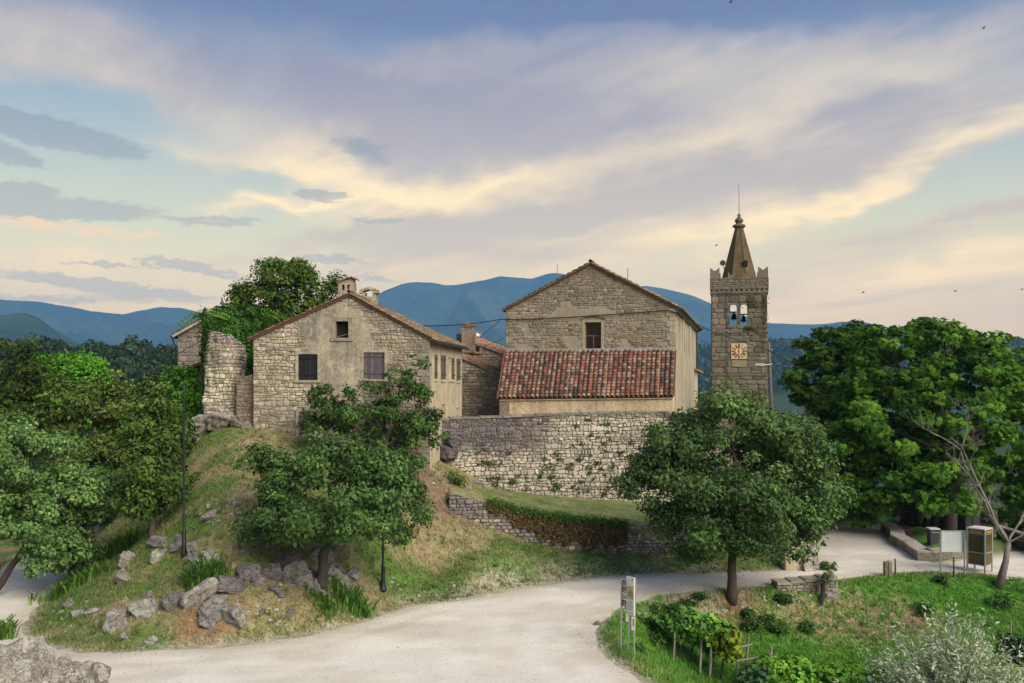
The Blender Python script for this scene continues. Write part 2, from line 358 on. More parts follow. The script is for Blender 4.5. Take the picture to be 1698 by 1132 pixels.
GP = [  # column, row, height of the ground seen there
 (130, 1062, .15), (200, 1030, .6), (260, 1040, .6), (350, 1030, .75), (300, 990, 1.35), (230, 960, 1.6), (305, 920, 2.4), (200, 925, 1.5), (150, 960, .8), (112, 965, .4),
 (450, 1030, .65), (400, 970, 1.7), (480, 945, 2.0), (530, 975, 1.35), (600, 990, .6), (635, 978, .6), (350, 930, 2.4), (400, 900, 3.0), (480, 890, 3.0), (600, 920, 2.0), (700, 950, .6), (700, 900, 1.9),
 (620, 870, 3.1), (540, 860, 3.6), (700, 850, 3.2), (350, 850, 4.1), (330, 790, 5.2), (320, 740, 6.2), (400, 780, 5.5), (480, 780, 5.3), (600, 800, 4.8), (710, 800, 4.5), (253, 888, 2.3), (280, 850, 3.2), (290, 800, 4.2),
 (850, 940, .85), (780, 930, 1.2), (960, 940, .4), (1050, 935, .35), (1180, 935, .3),
 (1212, 995, -.4), (1300, 992, -.4), (1350, 992, -.4), (1390, 985, -.35), (1350, 1010, -.9), (1400, 1035, -1.5), (1300, 1040, -1.4), (1300, 1075, -2.0), (1300, 1110, -2.2), (1480, 1000, -.8), (1600, 985, -.6), (1600, 1020, -1.2), (1690, 1020, -1.2), (1690, 1132, -2.6),
 (1110, 1060, -1.2), (1115, 1095, -1.9), (1060, 1040, -.45), (1085, 1105, -1.0), (1150, 1132, -2.2), (1090, 1005, -.3), (1045, 1080, -.12), (1160, 1020, -.9), (1220, 1025, -1.1)]
GX = [(px(420, 46.6), 46.6, 6.95), (px(500, 46.6), 46.6, 6.6), (px(600, 46.6), 46.6, 6.0), (px(700, 46.6), 46.6, 5.1), (px(360, 47.5), 47.5, 7.2), (px(740, 49.5), 49.5, 5.0),
 (px(743, 45.3), 45.3, 3.1), (px(777, 45.4), 45.4, 2.66), (px(818, 45.6), 45.6, 2.2), (px(871, 45.9), 45.9, 1.6), (px(915, 46.1), 46.1, 1.2), (px(983, 46.4), 46.4, .85), (px(1048, 46.7), 46.7, .66), (px(1163, 46.7), 46.7, .4), (px(900, 51), 51, 2.2), (px(1060, 52), 52, 1.8), (px(1300, 48), 48, .2),
 (0, 60, 4.5), (8, 66, 4), (20, 80, 2), (-12, 60, 6.5), (-13, 52, 7.0), (-20, 62, 2.5), (-26, 50, .6), (-30, 60, 0), (-45, 45, -1), (-45, 70, -6), (0, 100, -4), (30, 100, -6), (42, 64, -2.0), (48, 38, -2.5), (26, 66, 0), (30, 58, 0),
 (36, 50, -.1), (-40, 25, 1), (-22, 20, 1.6), (0, 24, 0), (11, 28, -2.2), (20, 27, -2.6), (20, 33, -2.6), (28, 30, -2.8), (38, 26, -3), (-48, 18, 2), (-44, 95, -12), (46, 95, -9)]
cp = [((p - CX) / F * ((EYE - z) * F / (q - HY)), (EYE - z) * F / (q - HY), z) for p, q, z in GP] + GX
cp = np.array(cp)
def _tps(d2): return np.where(d2 > 1e-12, 0.5 * d2 * np.log(d2 + 1e-12), 0.0)
def _fit(c, lam=0.6):
    n = len(c); K = _tps((c[:, None, 0] - c[None, :, 0]) ** 2 + (c[:, None, 1] - c[None, :, 1]) ** 2) + lam * np.eye(n)
    P = np.c_[np.ones(n), c[:, :2]]; A = np.block([[K, P], [P.T, np.zeros((3, 3))]])
    return np.linalg.solve(A, np.r_[c[:, 2], np.zeros(3)])
TW = _fit(cp)
def tps(X, Y):
    r = TW[-3] + TW[-2] * X + TW[-1] * Y
    for w, (cx_, cy_, _) in zip(TW[:-3], cp): r = r + w * _tps((X - cx_) ** 2 + (Y - cy_) ** 2)
    return r
def far_z(X, Y):
    D = np.hypot(X, Y)
    z = -46 + 16 * (fbm(X / 260, Y / 260, 4, 5) - .5) + 10 * (fbm(X / 60, Y / 60, 3, 8) - .5)
    z = z + 58 * np.exp(-((Y - 330) / 75) ** 2) / (1 + np.exp((X + 45) / 14))
    z = z + (88 + 46 * (fbm(X / 280, Y / 2000, 3, 31) - .5)) * np.exp(-((D - 1900) / 420) ** 2)
    return z
def ground_z(X, Y):
    X, Y = np.asarray(X, float), np.asarray(Y, float)
    Xc, Yc = np.clip(X, -48, 48), np.clip(Y, 17, 98)
    z = tps(Xc, Yc)
    ramp = 8.1 * np.clip((25 - Y) / 25, 0, 1) ** 1.3
    z = np.where(Y < 25, np.maximum(z * np.clip((Y - 12) / 13, 0, 1), 0) + ramp, z) if True else z
    s = sdf(X, Y, ROAD)
    bump = .16 * (fbm(X / 2.2, Y / 2.2, 3, 2) - .5) + .07 * (fbm(X / .6, Y / .6, 2, 4) - .5)
    k = sstep(s, 0.1, 1.6)
    z = (z + bump * 1.3) * k + (1 - k) * (.03 * (fbm(X / 3, Y / 3, 2, 9) - .5))
    out = np.maximum(np.maximum(np.abs(X) - 46, 0), np.maximum(Y - 94, -30 - Y)); t = sstep(out, 0, 110)
    return z * (1 - t) + far_z(X, Y) * t
def axis(lo, hi, step, far_lo, far_hi, g=1.16):
    core = list(np.arange(lo, hi + 1e-6, step)); a, d = hi, step
    while a < far_hi: d = min(d * g, far_hi / 9); a += d; core.append(a)
    a, d = lo, step; pre = []
    while a > far_lo: d = min(d * g, abs(far_lo) / 9); a -= d; pre.append(a)
    return np.array(pre[::-1] + core)
gx, gy = axis(-34, 38, .25, -9000, 9000), axis(26, 66, .25, -3000, 9000)
GXX, GYY = np.meshgrid(gx, gy); GZ = ground_z(GXX, GYY); GS = sdf(GXX, GYY, ROAD)
def gz(x, y):
    """height of the built sheet, bilinear"""
    i = int(np.clip(np.searchsorted(gx, x) - 1, 0, len(gx) - 2)); j = int(np.clip(np.searchsorted(gy, y) - 1, 0, len(gy) - 2))
    tx, ty = (x - gx[i]) / (gx[i + 1] - gx[i]), (y - gy[j]) / (gy[j + 1] - gy[j])
    return float((GZ[j, i] * (1 - tx) + GZ[j, i + 1] * tx) * (1 - ty) + (GZ[j + 1, i] * (1 - tx) + GZ[j + 1, i + 1] * tx) * ty)
def hit(p, q, y0=20.0, y1=90.0):
    """where the ray through a photograph point meets the ground"""
    Y = y0
    while Y < y1:
        if pz(q, Y) <= gz(px(p, Y), Y): break
        Y += 0.05
    return Vector((px(p, Y), Y, gz(px(p, Y), Y)))
# how green the turf is: patches of its own
GREEN = [(1300, 1080, 1.6), (1400, 1070, 1.5), (1500, 1080, 1.4), (1350, 1050, 1.0), (1250, 1060, 1.1), (1200, 1090, 1.3), (1450, 1000, 1.15), (1600, 1000, 1.1), (1100, 1080, 1.1), (1300, 1000, .75), (1420, 1032, .3), (1500, 1030, .35), (1640, 990, .9), (750, 930, .66), (850, 930, .75), (1000, 940, .8), (1100, 940, .8), (900, 950, .6), (620, 930, .62), (690, 960, .55), (380, 880, .75), (300, 880, .75),
         (250, 900, .6), (400, 780, .42), (360, 730, .5), (480, 770, .45), (330, 830, .5), (600, 820, .45), (400, 840, .5), (450, 720, .45), (720, 800, .05), (730, 850, .15), (300, 960, .55), (400, 990, .3), (320, 1020, .08), (240, 1020, .4), (200, 990, .5), (150, 1040, .42), (250, 1070, .5), (450, 1060, .4), (480, 1000, .35), (560, 1030, .45), (600, 1000, .4), (1220, 1005, -.25), (1180, 1000, .1),
         (1030, 1060, .7), (1060, 1120, .5), (640, 1010, .35), (350, 1025, 0), (-60, 900, .4), (1400, 980, .9), (540, 955, .35)]
def hitY(p, q): h = hit(p, q); return h.x, h.y
GC = np.array([(*hitY(p, q), g) for p, q, g in GREEN])
def greenness(X, Y):
    num = np.zeros_like(X); den = np.zeros_like(X)
    for x, y, g in GC:
        w = 1 / (((X - x) ** 2 + (Y - y) ** 2) + .8) ** 1.5; num += w * g; den += w
    return num / den
Xs = np.clip(GXX, -60, 60); Ys = np.clip(GYY, 10, 110)
green = greenness(Xs, Ys) + .10 + 1.15 * (fbm(GXX / 1.3, GYY / 0.8, 4, 21) - .5) + .5 * (fbm(GXX / 5, GYY / 4, 3, 22) - .5)
green = np.where(np.hypot(GXX, GYY) > 150, 1.0, green)
def color3(a, b, t): return np.asarray(a) * (1 - t[..., None]) + np.asarray(b) * t[..., None]
t = sstep(green, .1, .9)
soil = color3((.25, .185, .115), (.33, .275, .17), fbm(GXX / 1.1, GYY / 1.1, 4, 33))
# bare orange soil where the bank is worn away
for (p, q, r_, cc) in [(335, 1022, 1.0, (.25, .155, .08)), (1228, 1010, 1.1, (.24, .125, .07)), (500, 1005, 1.2, (.20, .13, .085)), (720, 815, 1.8, (.20, .14, .10)), (1420, 1032, 2.0, (.25, .17, .115)), (1490, 1028, 1.8, (.25, .17, .115)), (1350, 1036, 1.2, (.25, .17, .115))]:
    h = hit(p, q); w = sstep(-np.hypot((GXX - h.x) / 1.6, GYY - h.y) + .5 * fbm(GXX, GYY, 3, 3), -r_, -.2 * r_)
    soil = soil * (1 - w[..., None]) + np.asarray(cc) * w[..., None]; t = t * (1 - .7 * w)
turf = color3((.125, .165, .048), (.10, .25, .042), sstep(green, .5, 1.3))
straw = color3((.33, .285, .155), (.20, .20, .08), fbm(GXX / .7, GYY / .7, 3, 41))
gcol = color3((0, 0, 0), (1, 1, 1), np.zeros_like(t))
lowt = sstep(t, 0, .45); hight = sstep(t, .35, 1.0)
gcol = soil * (1 - lowt[..., None]) + straw * lowt[..., None]; gcol = gcol * (1 - hight[..., None]) + turf * hight[..., None]
# chalky gravel spilled over the verge
north = sstep(GXX, -7, -3) * sstep(GYY, 37, 39) * (1 - sstep(GXX, 8, 13))
verge = sstep(-GS + 1.3 * (fbm(GXX / .9, GYY / .9, 4, 51) - .5), -.7 - 1.3 * north, .15)
gcol = gcol * (1 - verge[..., None]) + np.asarray((.42, .375, .29)) * verge[..., None]
wild = sstep(np.hypot(GXX, GYY), 110, 200)
gcol = gcol * (1 - wild[..., None]) + np.asarray((.035, .06, .022)) * wild[..., None]
nx_, ny_ = len(gx), len(gy)
idx = np.arange(nx_ * ny_).reshape(ny_, nx_)
quads = np.stack([idx[:-1, :-1], idx[:-1, 1:], idx[1:, 1:], idx[1:, :-1]], -1).reshape(-1, 4)
m, n = material('turf and soil'); p = gpos(n)
c = n.n('ShaderNodeAttribute', {'attribute_name': 'col'}).outputs['Color']
a, b, e = n.noise(p, 3.0, 5, 0.65), n.noise(p, 16.0, 5, 0.7), n.noise(p, 60.0, 3, 0.7)
k = n.m('ADD', n.m('ADD', n.m('MULTIPLY', a, .9), n.m('MULTIPLY', b, 1.0)), n.m('MULTIPLY', e, .6)); k = n.m('SUBTRACT', n.m('MULTIPLY', k, 2.0), 1.5)
M_GROUND = finish(m, n, n.mix(1.0, c, n.xyz(k, k, k), 'MULTIPLY'), 0.97, n.m('ADD', b, e), 0.7, 0.05, spec=0.1)
def sheet(name, Z, quads_, mat, cols, **kw):
    v = np.stack([GXX.ravel(), GYY.ravel(), Z.ravel()], -1)
    used = np.zeros(len(v), bool); used[quads_.ravel()] = True
    re = np.cumsum(used) - 1
    me = mesh_np(name, v[used], re[quads_], mat, cols.reshape(-1, 3)[used], True)
    o = bpy.data.objects.new(name, me); link(o, None, Vector((0, 0, 0))); return tag(o, **kw)
sheet('ground', GZ, quads, M_GROUND, gcol, kind='structure')
# the gravel road lies on the ground and dips under it along its ragged edge
edge = GS + .55 * (fbm(GXX / 1.0, GYY / 1.0, 4, 61) - .5)
RZ = GZ + np.clip(-edge * .06, -.08, .022)
rq = quads[(edge.ravel()[quads] < .9).all(1) & (np.abs(GXX.ravel()[quads]) < 60).all(1)]
rc = color3((.62, .575, .49), (.73, .70, .625), sstep(fbm(GXX / 2.5, GYY / 1.6, 5, 71), .25, .75))
for off, wd, st_ in ((1.6, .35, .4), (3.2, .4, .3), (4.6, .3, .2), (6.2, .4, .2)):          # wheel tracks and washed-out strips along the road
    w_ = np.exp(-((edge + off + .6 * (fbm(GXX / 6, GYY / 6, 2, 75) - .5)) / wd) ** 2) * st_ * sstep(fbm(GXX / 1.7, GYY / 1.7, 3, 76), .3, .7)
    rc = rc * (1 - w_[..., None]) + np.asarray((.46, .41, .335)) * w_[..., None]
dirt = sstep(edge + 1.6 * (fbm(GXX / 2.6, GYY / 1.4, 4, 73) - .5), -1.5, .1)
rc = rc * (1 - .55 * dirt[..., None]) + np.asarray((.44, .37, .265)) * .55 * dirt[..., None]
tarm = sstep(GYY, 50, 54) * sstep(GXX, 10, 16)              # old tarmac up at the square
rc = rc * (1 - .62 * tarm[..., None]) + np.asarray((.235, .21, .205)) * .62 * tarm[..., None]
m, n = material('limestone gravel'); p = gpos(n)
c = n.n('ShaderNodeAttribute', {'attribute_name': 'col'}).outputs['Color']
mp = n.n('ShaderNodeMapping', None, {0: p, 3: (.35, 1.0, 1.0)}).outputs[0]
a, b, e = n.noise(mp, .55, 6, 0.62, .6), n.noise(p, 9.0, 5, 0.75), n.noise(p, 45.0, 3, 0.7)
k = n.m('ADD', n.m('ADD', n.m('MULTIPLY', a, .5), n.m('MULTIPLY', b, .6)), n.m('MULTIPLY', e, .7)); k = n.m('ADD', k, .10)
col = n.mix(1.0, c, n.xyz(k, k, n.m('MULTIPLY', k, .995)), 'MULTIPLY')
spk = n.ss(n.noise(p, 13.0, 3, .6), .62, .70)
col = n.mix(n.m('MULTIPLY', spk, .45), col, (.20, .18, .15))
M_ROAD = finish(m, n, col, 0.95, n.m('ADD', b, e), 0.5, 0.03, spec=0.15)
sheet('road', RZ, rq, M_ROAD, rc, kind='structure')

# ------------------------------------------------------------------ mountains far behind (polar relief, ridge lines of the photograph)
ZR = []
def ridge(name, prof, r0, r1, rr, dr, seed, rough, cols, mat):
    P = np.array(prof, float)
    azp = np.arctan((P[:, 0] - CX) / F); elp = np.arctan((HY - P[:, 1]) / F * np.cos(azp))
    A = np.radians(np.arange(-62, 62.01, .25)); E = np.interp(A, azp, elp)
    E = E + .0016 * (fbm(A * 60, A * 0 + seed, 4, seed) - .5)
    rs = np.r_[np.linspace(r0, rr, 70), np.linspace(rr, r1, 14)[1:]]
    AA, RR = np.meshgrid(A, rs)
    H = np.tan(E) * rr + EYE
    t = np.clip((RR - r0) / (rr - r0), 0, 1); tb = np.clip((RR - rr) / (r1 - rr), 0, 1)
    XX, YY = RR * np.sin(AA), RR * np.cos(AA)
    spur = (np.abs(fbm(XX / 700, YY / 1500, 5, seed + 3) - .5) * 2)
    z = -60 + (H[None, :] + 60) * (t ** 1.35) - rough * (1 - t) * t * 4 * spur * (H[None, :] / 500 + .3)
    z = np.maximum(z - tb * 260, -90.0); ZR.append((z.min(), z.max()))
    idx_ = np.arange(z.size).reshape(z.shape)
    q = np.stack([idx_[:-1, :-1], idx_[:-1, 1:], idx_[1:, 1:], idx_[1:, :-1]], -1).reshape(-1, 4)
    me = mesh_np(name, np.stack([XX.ravel(), YY.ravel(), z.ravel()], -1), q, mat, None, True)
    o = bpy.data.objects.new(name, me); link(o, None, Vector((0, 0, 0))); return tag(o, kind='structure')
m, n = material('mountain side'); p = gpos(n)
a, b = n.noise(p, .0016, 7, .65), n.noise(p, .012, 5, .7)
col = n.mix(n.ss(a, .35, .7), (.010, .028, .017), (.055, .075, .035)); col = n.mix(n.ss(b, .45, .7), col, (.012, .028, .016))
cl = n.m('MULTIPLY', n.ss(n.noise(p, .0042, 6, .72, .4), .655, .70), .75)
col = n.mix(cl, col, (.42, .39, .35))
M_MOUNT = finish(m, n, col, .98, b, .8, 25.0, spec=0.05)
ridge('mountain', [(-1500, 540), (-600, 520), (-200, 505), (0, 497), (60, 500), (110, 507), (150, 515), (205, 521), (235, 514), (265, 509), (300, 511), (340, 519), (400, 527), (480, 528), (560, 518), (600, 500), (640, 480), (668, 470), (690, 467), (715, 468), (740, 473), (760, 472), (775, 469),
      (805, 464), (830, 458), (850, 459), (880, 462), (895, 458), (910, 453), (925, 452), (945, 456), (1000, 470), (1040, 476), (1070, 474), (1100, 478), (1150, 490), (1180, 503), (1230, 522), (1275, 535), (1320, 538), (1360, 537), (1395, 534), (1430, 533), (1460, 541), (1490, 547), (1560, 552),
      (1640, 563), (1698, 565), (1900, 570), (2600, 560), (4200, 560)], 2600, 8400, 6800, 0, 3, 430, None, M_MOUNT)
ridge('hill', [(-3000, 560), (-400, 535), (-60, 527), (0, 523), (38, 517), (60, 524), (85, 542), (125, 566), (190, 590), (300, 606), (600, 612), (1100, 606), (1180, 596), (1290, 593), (1350, 598), (1500, 604), (1700, 596), (2400, 580), (4200, 580)], 1500, 3600, 2900, 0, 9, 90, None, M_MOUNT)

# ================================================================== masonry
def courses(P, L, bot, top, h, w, depth, colfn, holes=(), gap=.022, jit=.22, u0=0.0, wav=.05, rnd=None, skip=None):
    """uneven courses of separate stones on a surface P(u, v, d); returns (verts, faces, colour, area)"""
    rnd = rnd or rng; out = []
    vmin = min(bot(u0 + L * i / 40) for i in range(41)); vmax = max(top(u0 + L * i / 40) for i in range(41))
    sd_ = rnd.random() * 100
    v = vmin; k = 0
    def wave(u, kk): return wav * (mnoise.noise((u * .7, kk * 3.1 + sd_, 0)) + .5 * mnoise.noise((u * 2.3, kk * 1.7 + sd_, 4)))
    while v < vmax:
        hh = rnd.uniform(*h); u = u0 - rnd.random() * w[1] * .6
        while u < u0 + L:
            ww = rnd.uniform(*w) * (1.0 if hh > sum(h) / 2 else .85)
            a, b = max(u, u0), min(u + ww, u0 + L); u += ww
            if b - a < .07: continue
            sub = [(v, v + hh)] if not (ww < hh * 1.3 and rnd.random() < .0 or rnd.random() < .10 and hh > .2) else [(v, v + hh * .52), (v + hh * .52, v + hh)]
            for (va, vb) in sub:
                j = jit * min(b - a, vb - va) * .5
                cs = [[a + gap / 2, va + wave(a, k) + gap / 2], [b - gap / 2, va + wave(b, k) + gap / 2], [b - gap / 2, vb + wave(b, k + 1) - gap / 2], [a + gap / 2, vb + wave(a, k + 1) - gap / 2]]
                for q in cs:
                    q[0] = min(max(q[0] + rnd.uniform(-j, j) * .5, u0), u0 + L); q[1] += rnd.uniform(-j, j) * .5
                    q[1] = min(max(q[1], bot(q[0])), top(q[0]))
                if max(cs[2][1] - cs[1][1], cs[3][1] - cs[0][1]) < .04: continue
                uc, vc = sum(q[0] for q in cs) / 4, sum(q[1] for q in cs) / 4
                if any(x0 < uc < x1 and y0 < vc < y1 for x0, x1, y0, y1 in holes): continue
                if skip and skip(uc, vc): continue
                for x0, x1, y0, y1 in holes:               # keep stones out of openings
                    for q in cs:
                        if x0 < q[0] < x1 and y0 < q[1] < y1:
                            if abs(uc - x0) < abs(uc - x1): q[0] = x0 if uc < x0 else q[0]
                            if uc > x1: q[0] = x1
                ring = []
                for i in range(4):                          # rounded outline: two points near each corner
                    A, B, Cc = cs[i - 1], cs[i], cs[(i + 1) % 4]
                    r1, r2 = rnd.uniform(.12, .30), rnd.uniform(.12, .30)
                    ring += [(lerp(B[0], A[0], r1), lerp(B[1], A[1], r1)), (lerp(B[0], Cc[0], r2), lerp(B[1], Cc[1], r2))]
                d = depth * rnd.uniform(.5, 1.25); n_ = len(ring)
                tl1, tl2 = rnd.uniform(-.25, .25) * depth, rnd.uniform(-.25, .25) * depth
                inn = rnd.uniform(.10, .2)
                vs_ = [P(x, y, -.03) for x, y in ring]
                vs_ += [P(lerp(x, uc, inn * .35), lerp(y, vc, inn * .35), d * .62) for x, y in ring]
                W_, H_ = b - a, vb - va
                vs_ += [P(lerp(x, uc, inn + .06), lerp(y, vc, inn + .06), d + tl1 * (x - uc) / W_ + tl2 * (y - vc) / H_) for x, y in ring]
                vs_.append(P(uc, vc, d * 1.08))
                fs = [(i, (i + 1) % n_, n_ + (i + 1) % n_, n_ + i) for i in range(n_)] + [(n_ + i, n_ + (i + 1) % n_, 2 * n_ + (i + 1) % n_, 2 * n_ + i) for i in range(n_)]
                fs += [(2 * n_ + i, 2 * n_ + (i + 1) % n_, 3 * n_) for i in range(n_)]
                out.append((vs_, fs, colfn(uc, vc), (b - a) * (vb - va)))
        v += hh; k += 1
    return out
def jcol(base, amt=.18, hue=.05, rnd=None):
    rnd = rnd or rng; k = 1 + rnd.uniform(-amt, amt)
    return tuple(max(.005, c * k * (1 + rnd.uniform(-hue, hue))) for c in base)
def lay(stones, mat, parent, n=300, name='stone', rest='small_stones'):
    """largest stones as parts of their own, what is left as one joined part"""
    order = sorted(range(len(stones)), key=lambda i: -stones[i][3]); m = MB()
    for r_, i in enumerate(order):
        vs_, fs, c, ar = stones[i]
        if r_ < n:
            o = Vector((0, 0, 0))
            for q in vs_: o += q
            MB().add(vs_, fs, c).build(name, mat, parent, origin=o / len(vs_))
        else: m.add(vs_, fs, c)
    if m.v: m.build(rest, mat, parent, kind='stuff')
def plane(O, U, N):
    """surface with u along U, v straight up, d outwards"""
    O, U, N = Vector(O), Vector(U).normalized(), Vector(N).normalized()
    return lambda u, v, d=0.0: O + U * u + Vector((0, 0, v)) + N * d
def slab(P, poly, d0, d1, mat, name, parent, col=(.5, .5, .5), **kw):
    """a flat piece with outline poly (u, v), from depth d0 to d1"""
    n_ = len(poly)
    vs_ = [P(u, v, d0) for u, v in poly] + [P(u, v, d1) for u, v in poly]
    fs = [tuple(range(n_ - 1, -1, -1)), tuple(range(n_, 2 * n_))] + [(i, (i + 1) % n_, n_ + (i + 1) % n_, n_ + i) for i in range(n_)]
    return MB().add(vs_, fs, col).build(name, mat, parent, **kw)
def rect(a, b, c, d): return [(a, c), (b, c), (b, d), (a, d)]
def pierced(P, outer_top, L, vb, holes, d_back, mat, name, parent, u0=0.0, nu=24, **kw):
    """a wall sheet with real openings: columns of quads between the hole edges, with reveals"""
    us = sorted(set([u0 + L * i / nu for i in range(nu + 1)] + [h[0] for h in holes] + [h[1] for h in holes]))
    m = MB()
    for a, b in zip(us[:-1], us[1:]):
        if b - a < 1e-5: continue
        mid = (a + b) / 2; segs = [(None, None)]
        hs = sorted([h for h in holes if h[0] < mid < h[1]], key=lambda h: h[2])
        lo = vb; cells = []
        for h in hs: cells.append(((lo, lo), (h[2], h[2]))); lo = h[3]
        cells.append(((lo, lo), (outer_top(a), outer_top(b))))
        for (a0, b0), (a1, b1) in cells:
            m.add([P(a, a0), P(b, b0), P(b, b1), P(a, a1)], [(0, 1, 2, 3)])
    for x0, x1, y0, y1 in holes:
        r_ = [(x0, y0), (x1, y0), (x1, y1), (x0, y1)]
        m.add([P(u, v) for u, v in r_] + [P(u, v, -d_back) for u, v in r_], [(i, 4 + i, 4 + (i + 1) % 4, (i + 1) % 4) for i in range(4)])
    return m.build(name, mat, parent, **kw)
# ------------------------------------------------------------------ clay tile roofs
def tile_mesh(name, col, mat, w=.21, l=.44, taper=.8, n=6, th=.018, sag=0.0):
    vs_ = []
    for (y, k, dz_) in ((0, 1.04, .055), (l, taper, 0)):
        for i in range(n + 1):
            t = PI * i / n; vs_.append((-math.cos(t) * w / 2 * k, y, math.sin(t) * w * .42 * k + dz_))
    n1_ = n + 1
    for i in range(n + 1):
        t = PI * i / n; vs_.append((-math.cos(t) * (w / 2 - th), 0, math.sin(t) * (w * .42 - th) + .055))
    fs = [(i, i + 1, n1_ + i + 1, n1_ + i) for i in range(n)] + [(2 * n1_ + i, 2 * n1_ + i + 1, i + 1, i) for i in range(n)]
    me = bpy.data.meshes.new(name); me.from_pydata(vs_, [], fs); me.polygons.foreach_set('use_smooth', np.array([True] * n + [False] * n)); me.update()
    set_cols(me, [col] * len(vs_)); me.materials.append(mat); return me
RED = [(0.244, 0.095, 0.065), (0.27, 0.131, 0.088), (0.198, 0.082, 0.057), (0.307, 0.192, 0.139), (0.288, 0.212, 0.155), (0.098, 0.066, 0.051), (0.058, 0.048, 0.043), (0.154, 0.091, 0.07), (0.234, 0.146, 0.108), (0.126, 0.082, 0.062), (0.077, 0.058, 0.048), (0.27, 0.222, 0.171), (0.281, 0.209, 0.153), (0.253, 0.11, 0.07), (0.234, 0.105, 0.07)]
OLD = [(.20, .13, .085), (.22, .155, .095), (.16, .115, .075), (.25, .19, .115), (.12, .09, .06), (.23, .11, .07), (.28, .225, .14), (.18, .155, .095)]
ORG = [(.37, .17, .10), (.40, .21, .125), (.34, .145, .085), (.42, .26, .17), (.30, .13, .08), (.38, .235, .15)]
def protos(pal, mat, **kw): return [tile_mesh('tile', jcol(c, .1, .04), mat, **kw) for c in pal]
TILES = {'red': protos(RED, M_TILE), 'old': protos(OLD, M_TILE2), 'orange': protos(ORG, M_TILE2)}
def tiled(E0, E1, R0, R1, parent, kind, n_parts, sp=.29, row=.33, rnd=None, name='tile', pick=None, under=M_DARK, thick=.10, joined=True):
    """slope between eave E0-E1 and ridge R0-R1: a deck, then rows of cover tiles from eave to ridge"""
    rnd = rnd or rng; E0, E1, R0, R1 = (Vector(q) for q in (E0, E1, R0, R1))
    nrm = (E1 - E0).cross(R0 - E0).normalized()
    if nrm.z < 0: nrm = -nrm
    deck = MB().hexa([E0 - nrm * thick, E1 - nrm * thick, R1 - nrm * thick, R0 - nrm * thick, E0, E1, R1, R0], (.10, .055, .04)).build('deck', M_WOOD, parent)
    nc = max(1, int(round((E1 - E0).length / sp))); nr = max(1, int(round((R0 - E0).length / row)))
    spots = []
    for j in range(nr):
        for i in range(nc):
            s_, t_ = (i + .5) / nc, (j - .08) / nr
            p_ = E0.lerp(E1, s_).lerp(R0.lerp(R1, s_), t_); q_ = E0.lerp(E1, s_).lerp(R0.lerp(R1, s_), t_ + .5 / nr)
            spots.append((p_, (q_ - p_).normalized(), i, j))
    if pick: spots.sort(key=pick)
    pm = TILES[kind]; big = MB(); cnt = 0
    pal = {'red': RED, 'old': OLD, 'orange': ORG}[kind]; mt = pm[0].materials[0]
    base_v = [Vector(v.co) for v in pm[0].vertices]; base_f = [tuple(p_.vertices) for p_ in pm[0].polygons]
    for p_, d, i, j in spots:
        d = (d + (E1 - E0).normalized() * rnd.uniform(-.05, .05)).normalized()
        x = d.cross(nrm).normalized(); z = x.cross(d); p_ = p_ + nrm * rnd.uniform(.0, .016)
        from mathutils import Matrix
        mat_ = Matrix(((x.x, d.x, z.x), (x.y, d.y, z.y), (x.z, d.z, z.z)))
        if cnt < n_parts:
            o = bpy.data.objects.new(name, rnd.choice(pm)); link(o, parent, p_); o.rotation_euler = mat_.to_euler(); cnt += 1
        else:
            big.add([p_ + mat_ @ v for v in base_v], base_f, jcol(rnd.choice(pal), .12, .05))
    if big.v: big.build('more_tiles', mt, parent, kind='stuff')
    # channels between the covers, so that no bare deck shows
    ch = MB()
    for i in range(nc + 1):
        s_ = i / nc; a_, b_ = E0.lerp(E1, s_), R0.lerp(R1, s_); ux = (E1 - E0).normalized() * sp * .24
        a_ = a_ - (b_ - a_).normalized() * .05
        ch.add([a_ - ux + nrm * .03, a_ + nrm * .008, a_ + ux + nrm * .03, b_ - ux + nrm * .03, b_ + nrm * .008, b_ + ux + nrm * .03], [(0, 1, 4, 3), (1, 2, 5, 4)], jcol(rnd.choice(pal), .2, .05))
    ch.build('channel_tiles', mt, parent, kind='stuff')
def ridge_tiles(a, b, parent, kind, w=1.15):
    a, b = Vector(a), Vector(b); n_ = max(1, int((b - a).length / .36)); pm = TILES[kind]
    from mathutils import Matrix
    d = (b - a).normalized(); x = d.cross(Vector((0, 0, 1))).normalized(); z = x.cross(d)
    for i in range(n_):
        o = bpy.data.objects.new('ridge_tile', rng.choice(pm)); link(o, parent, a.lerp(b, i / n_) + z * .02)
        o.rotation_euler = Matrix(((x.x, d.x, z.x), (x.y, d.y, z.y), (x.z, d.z, z.z))).to_euler(); o.scale = (w, .95, w)

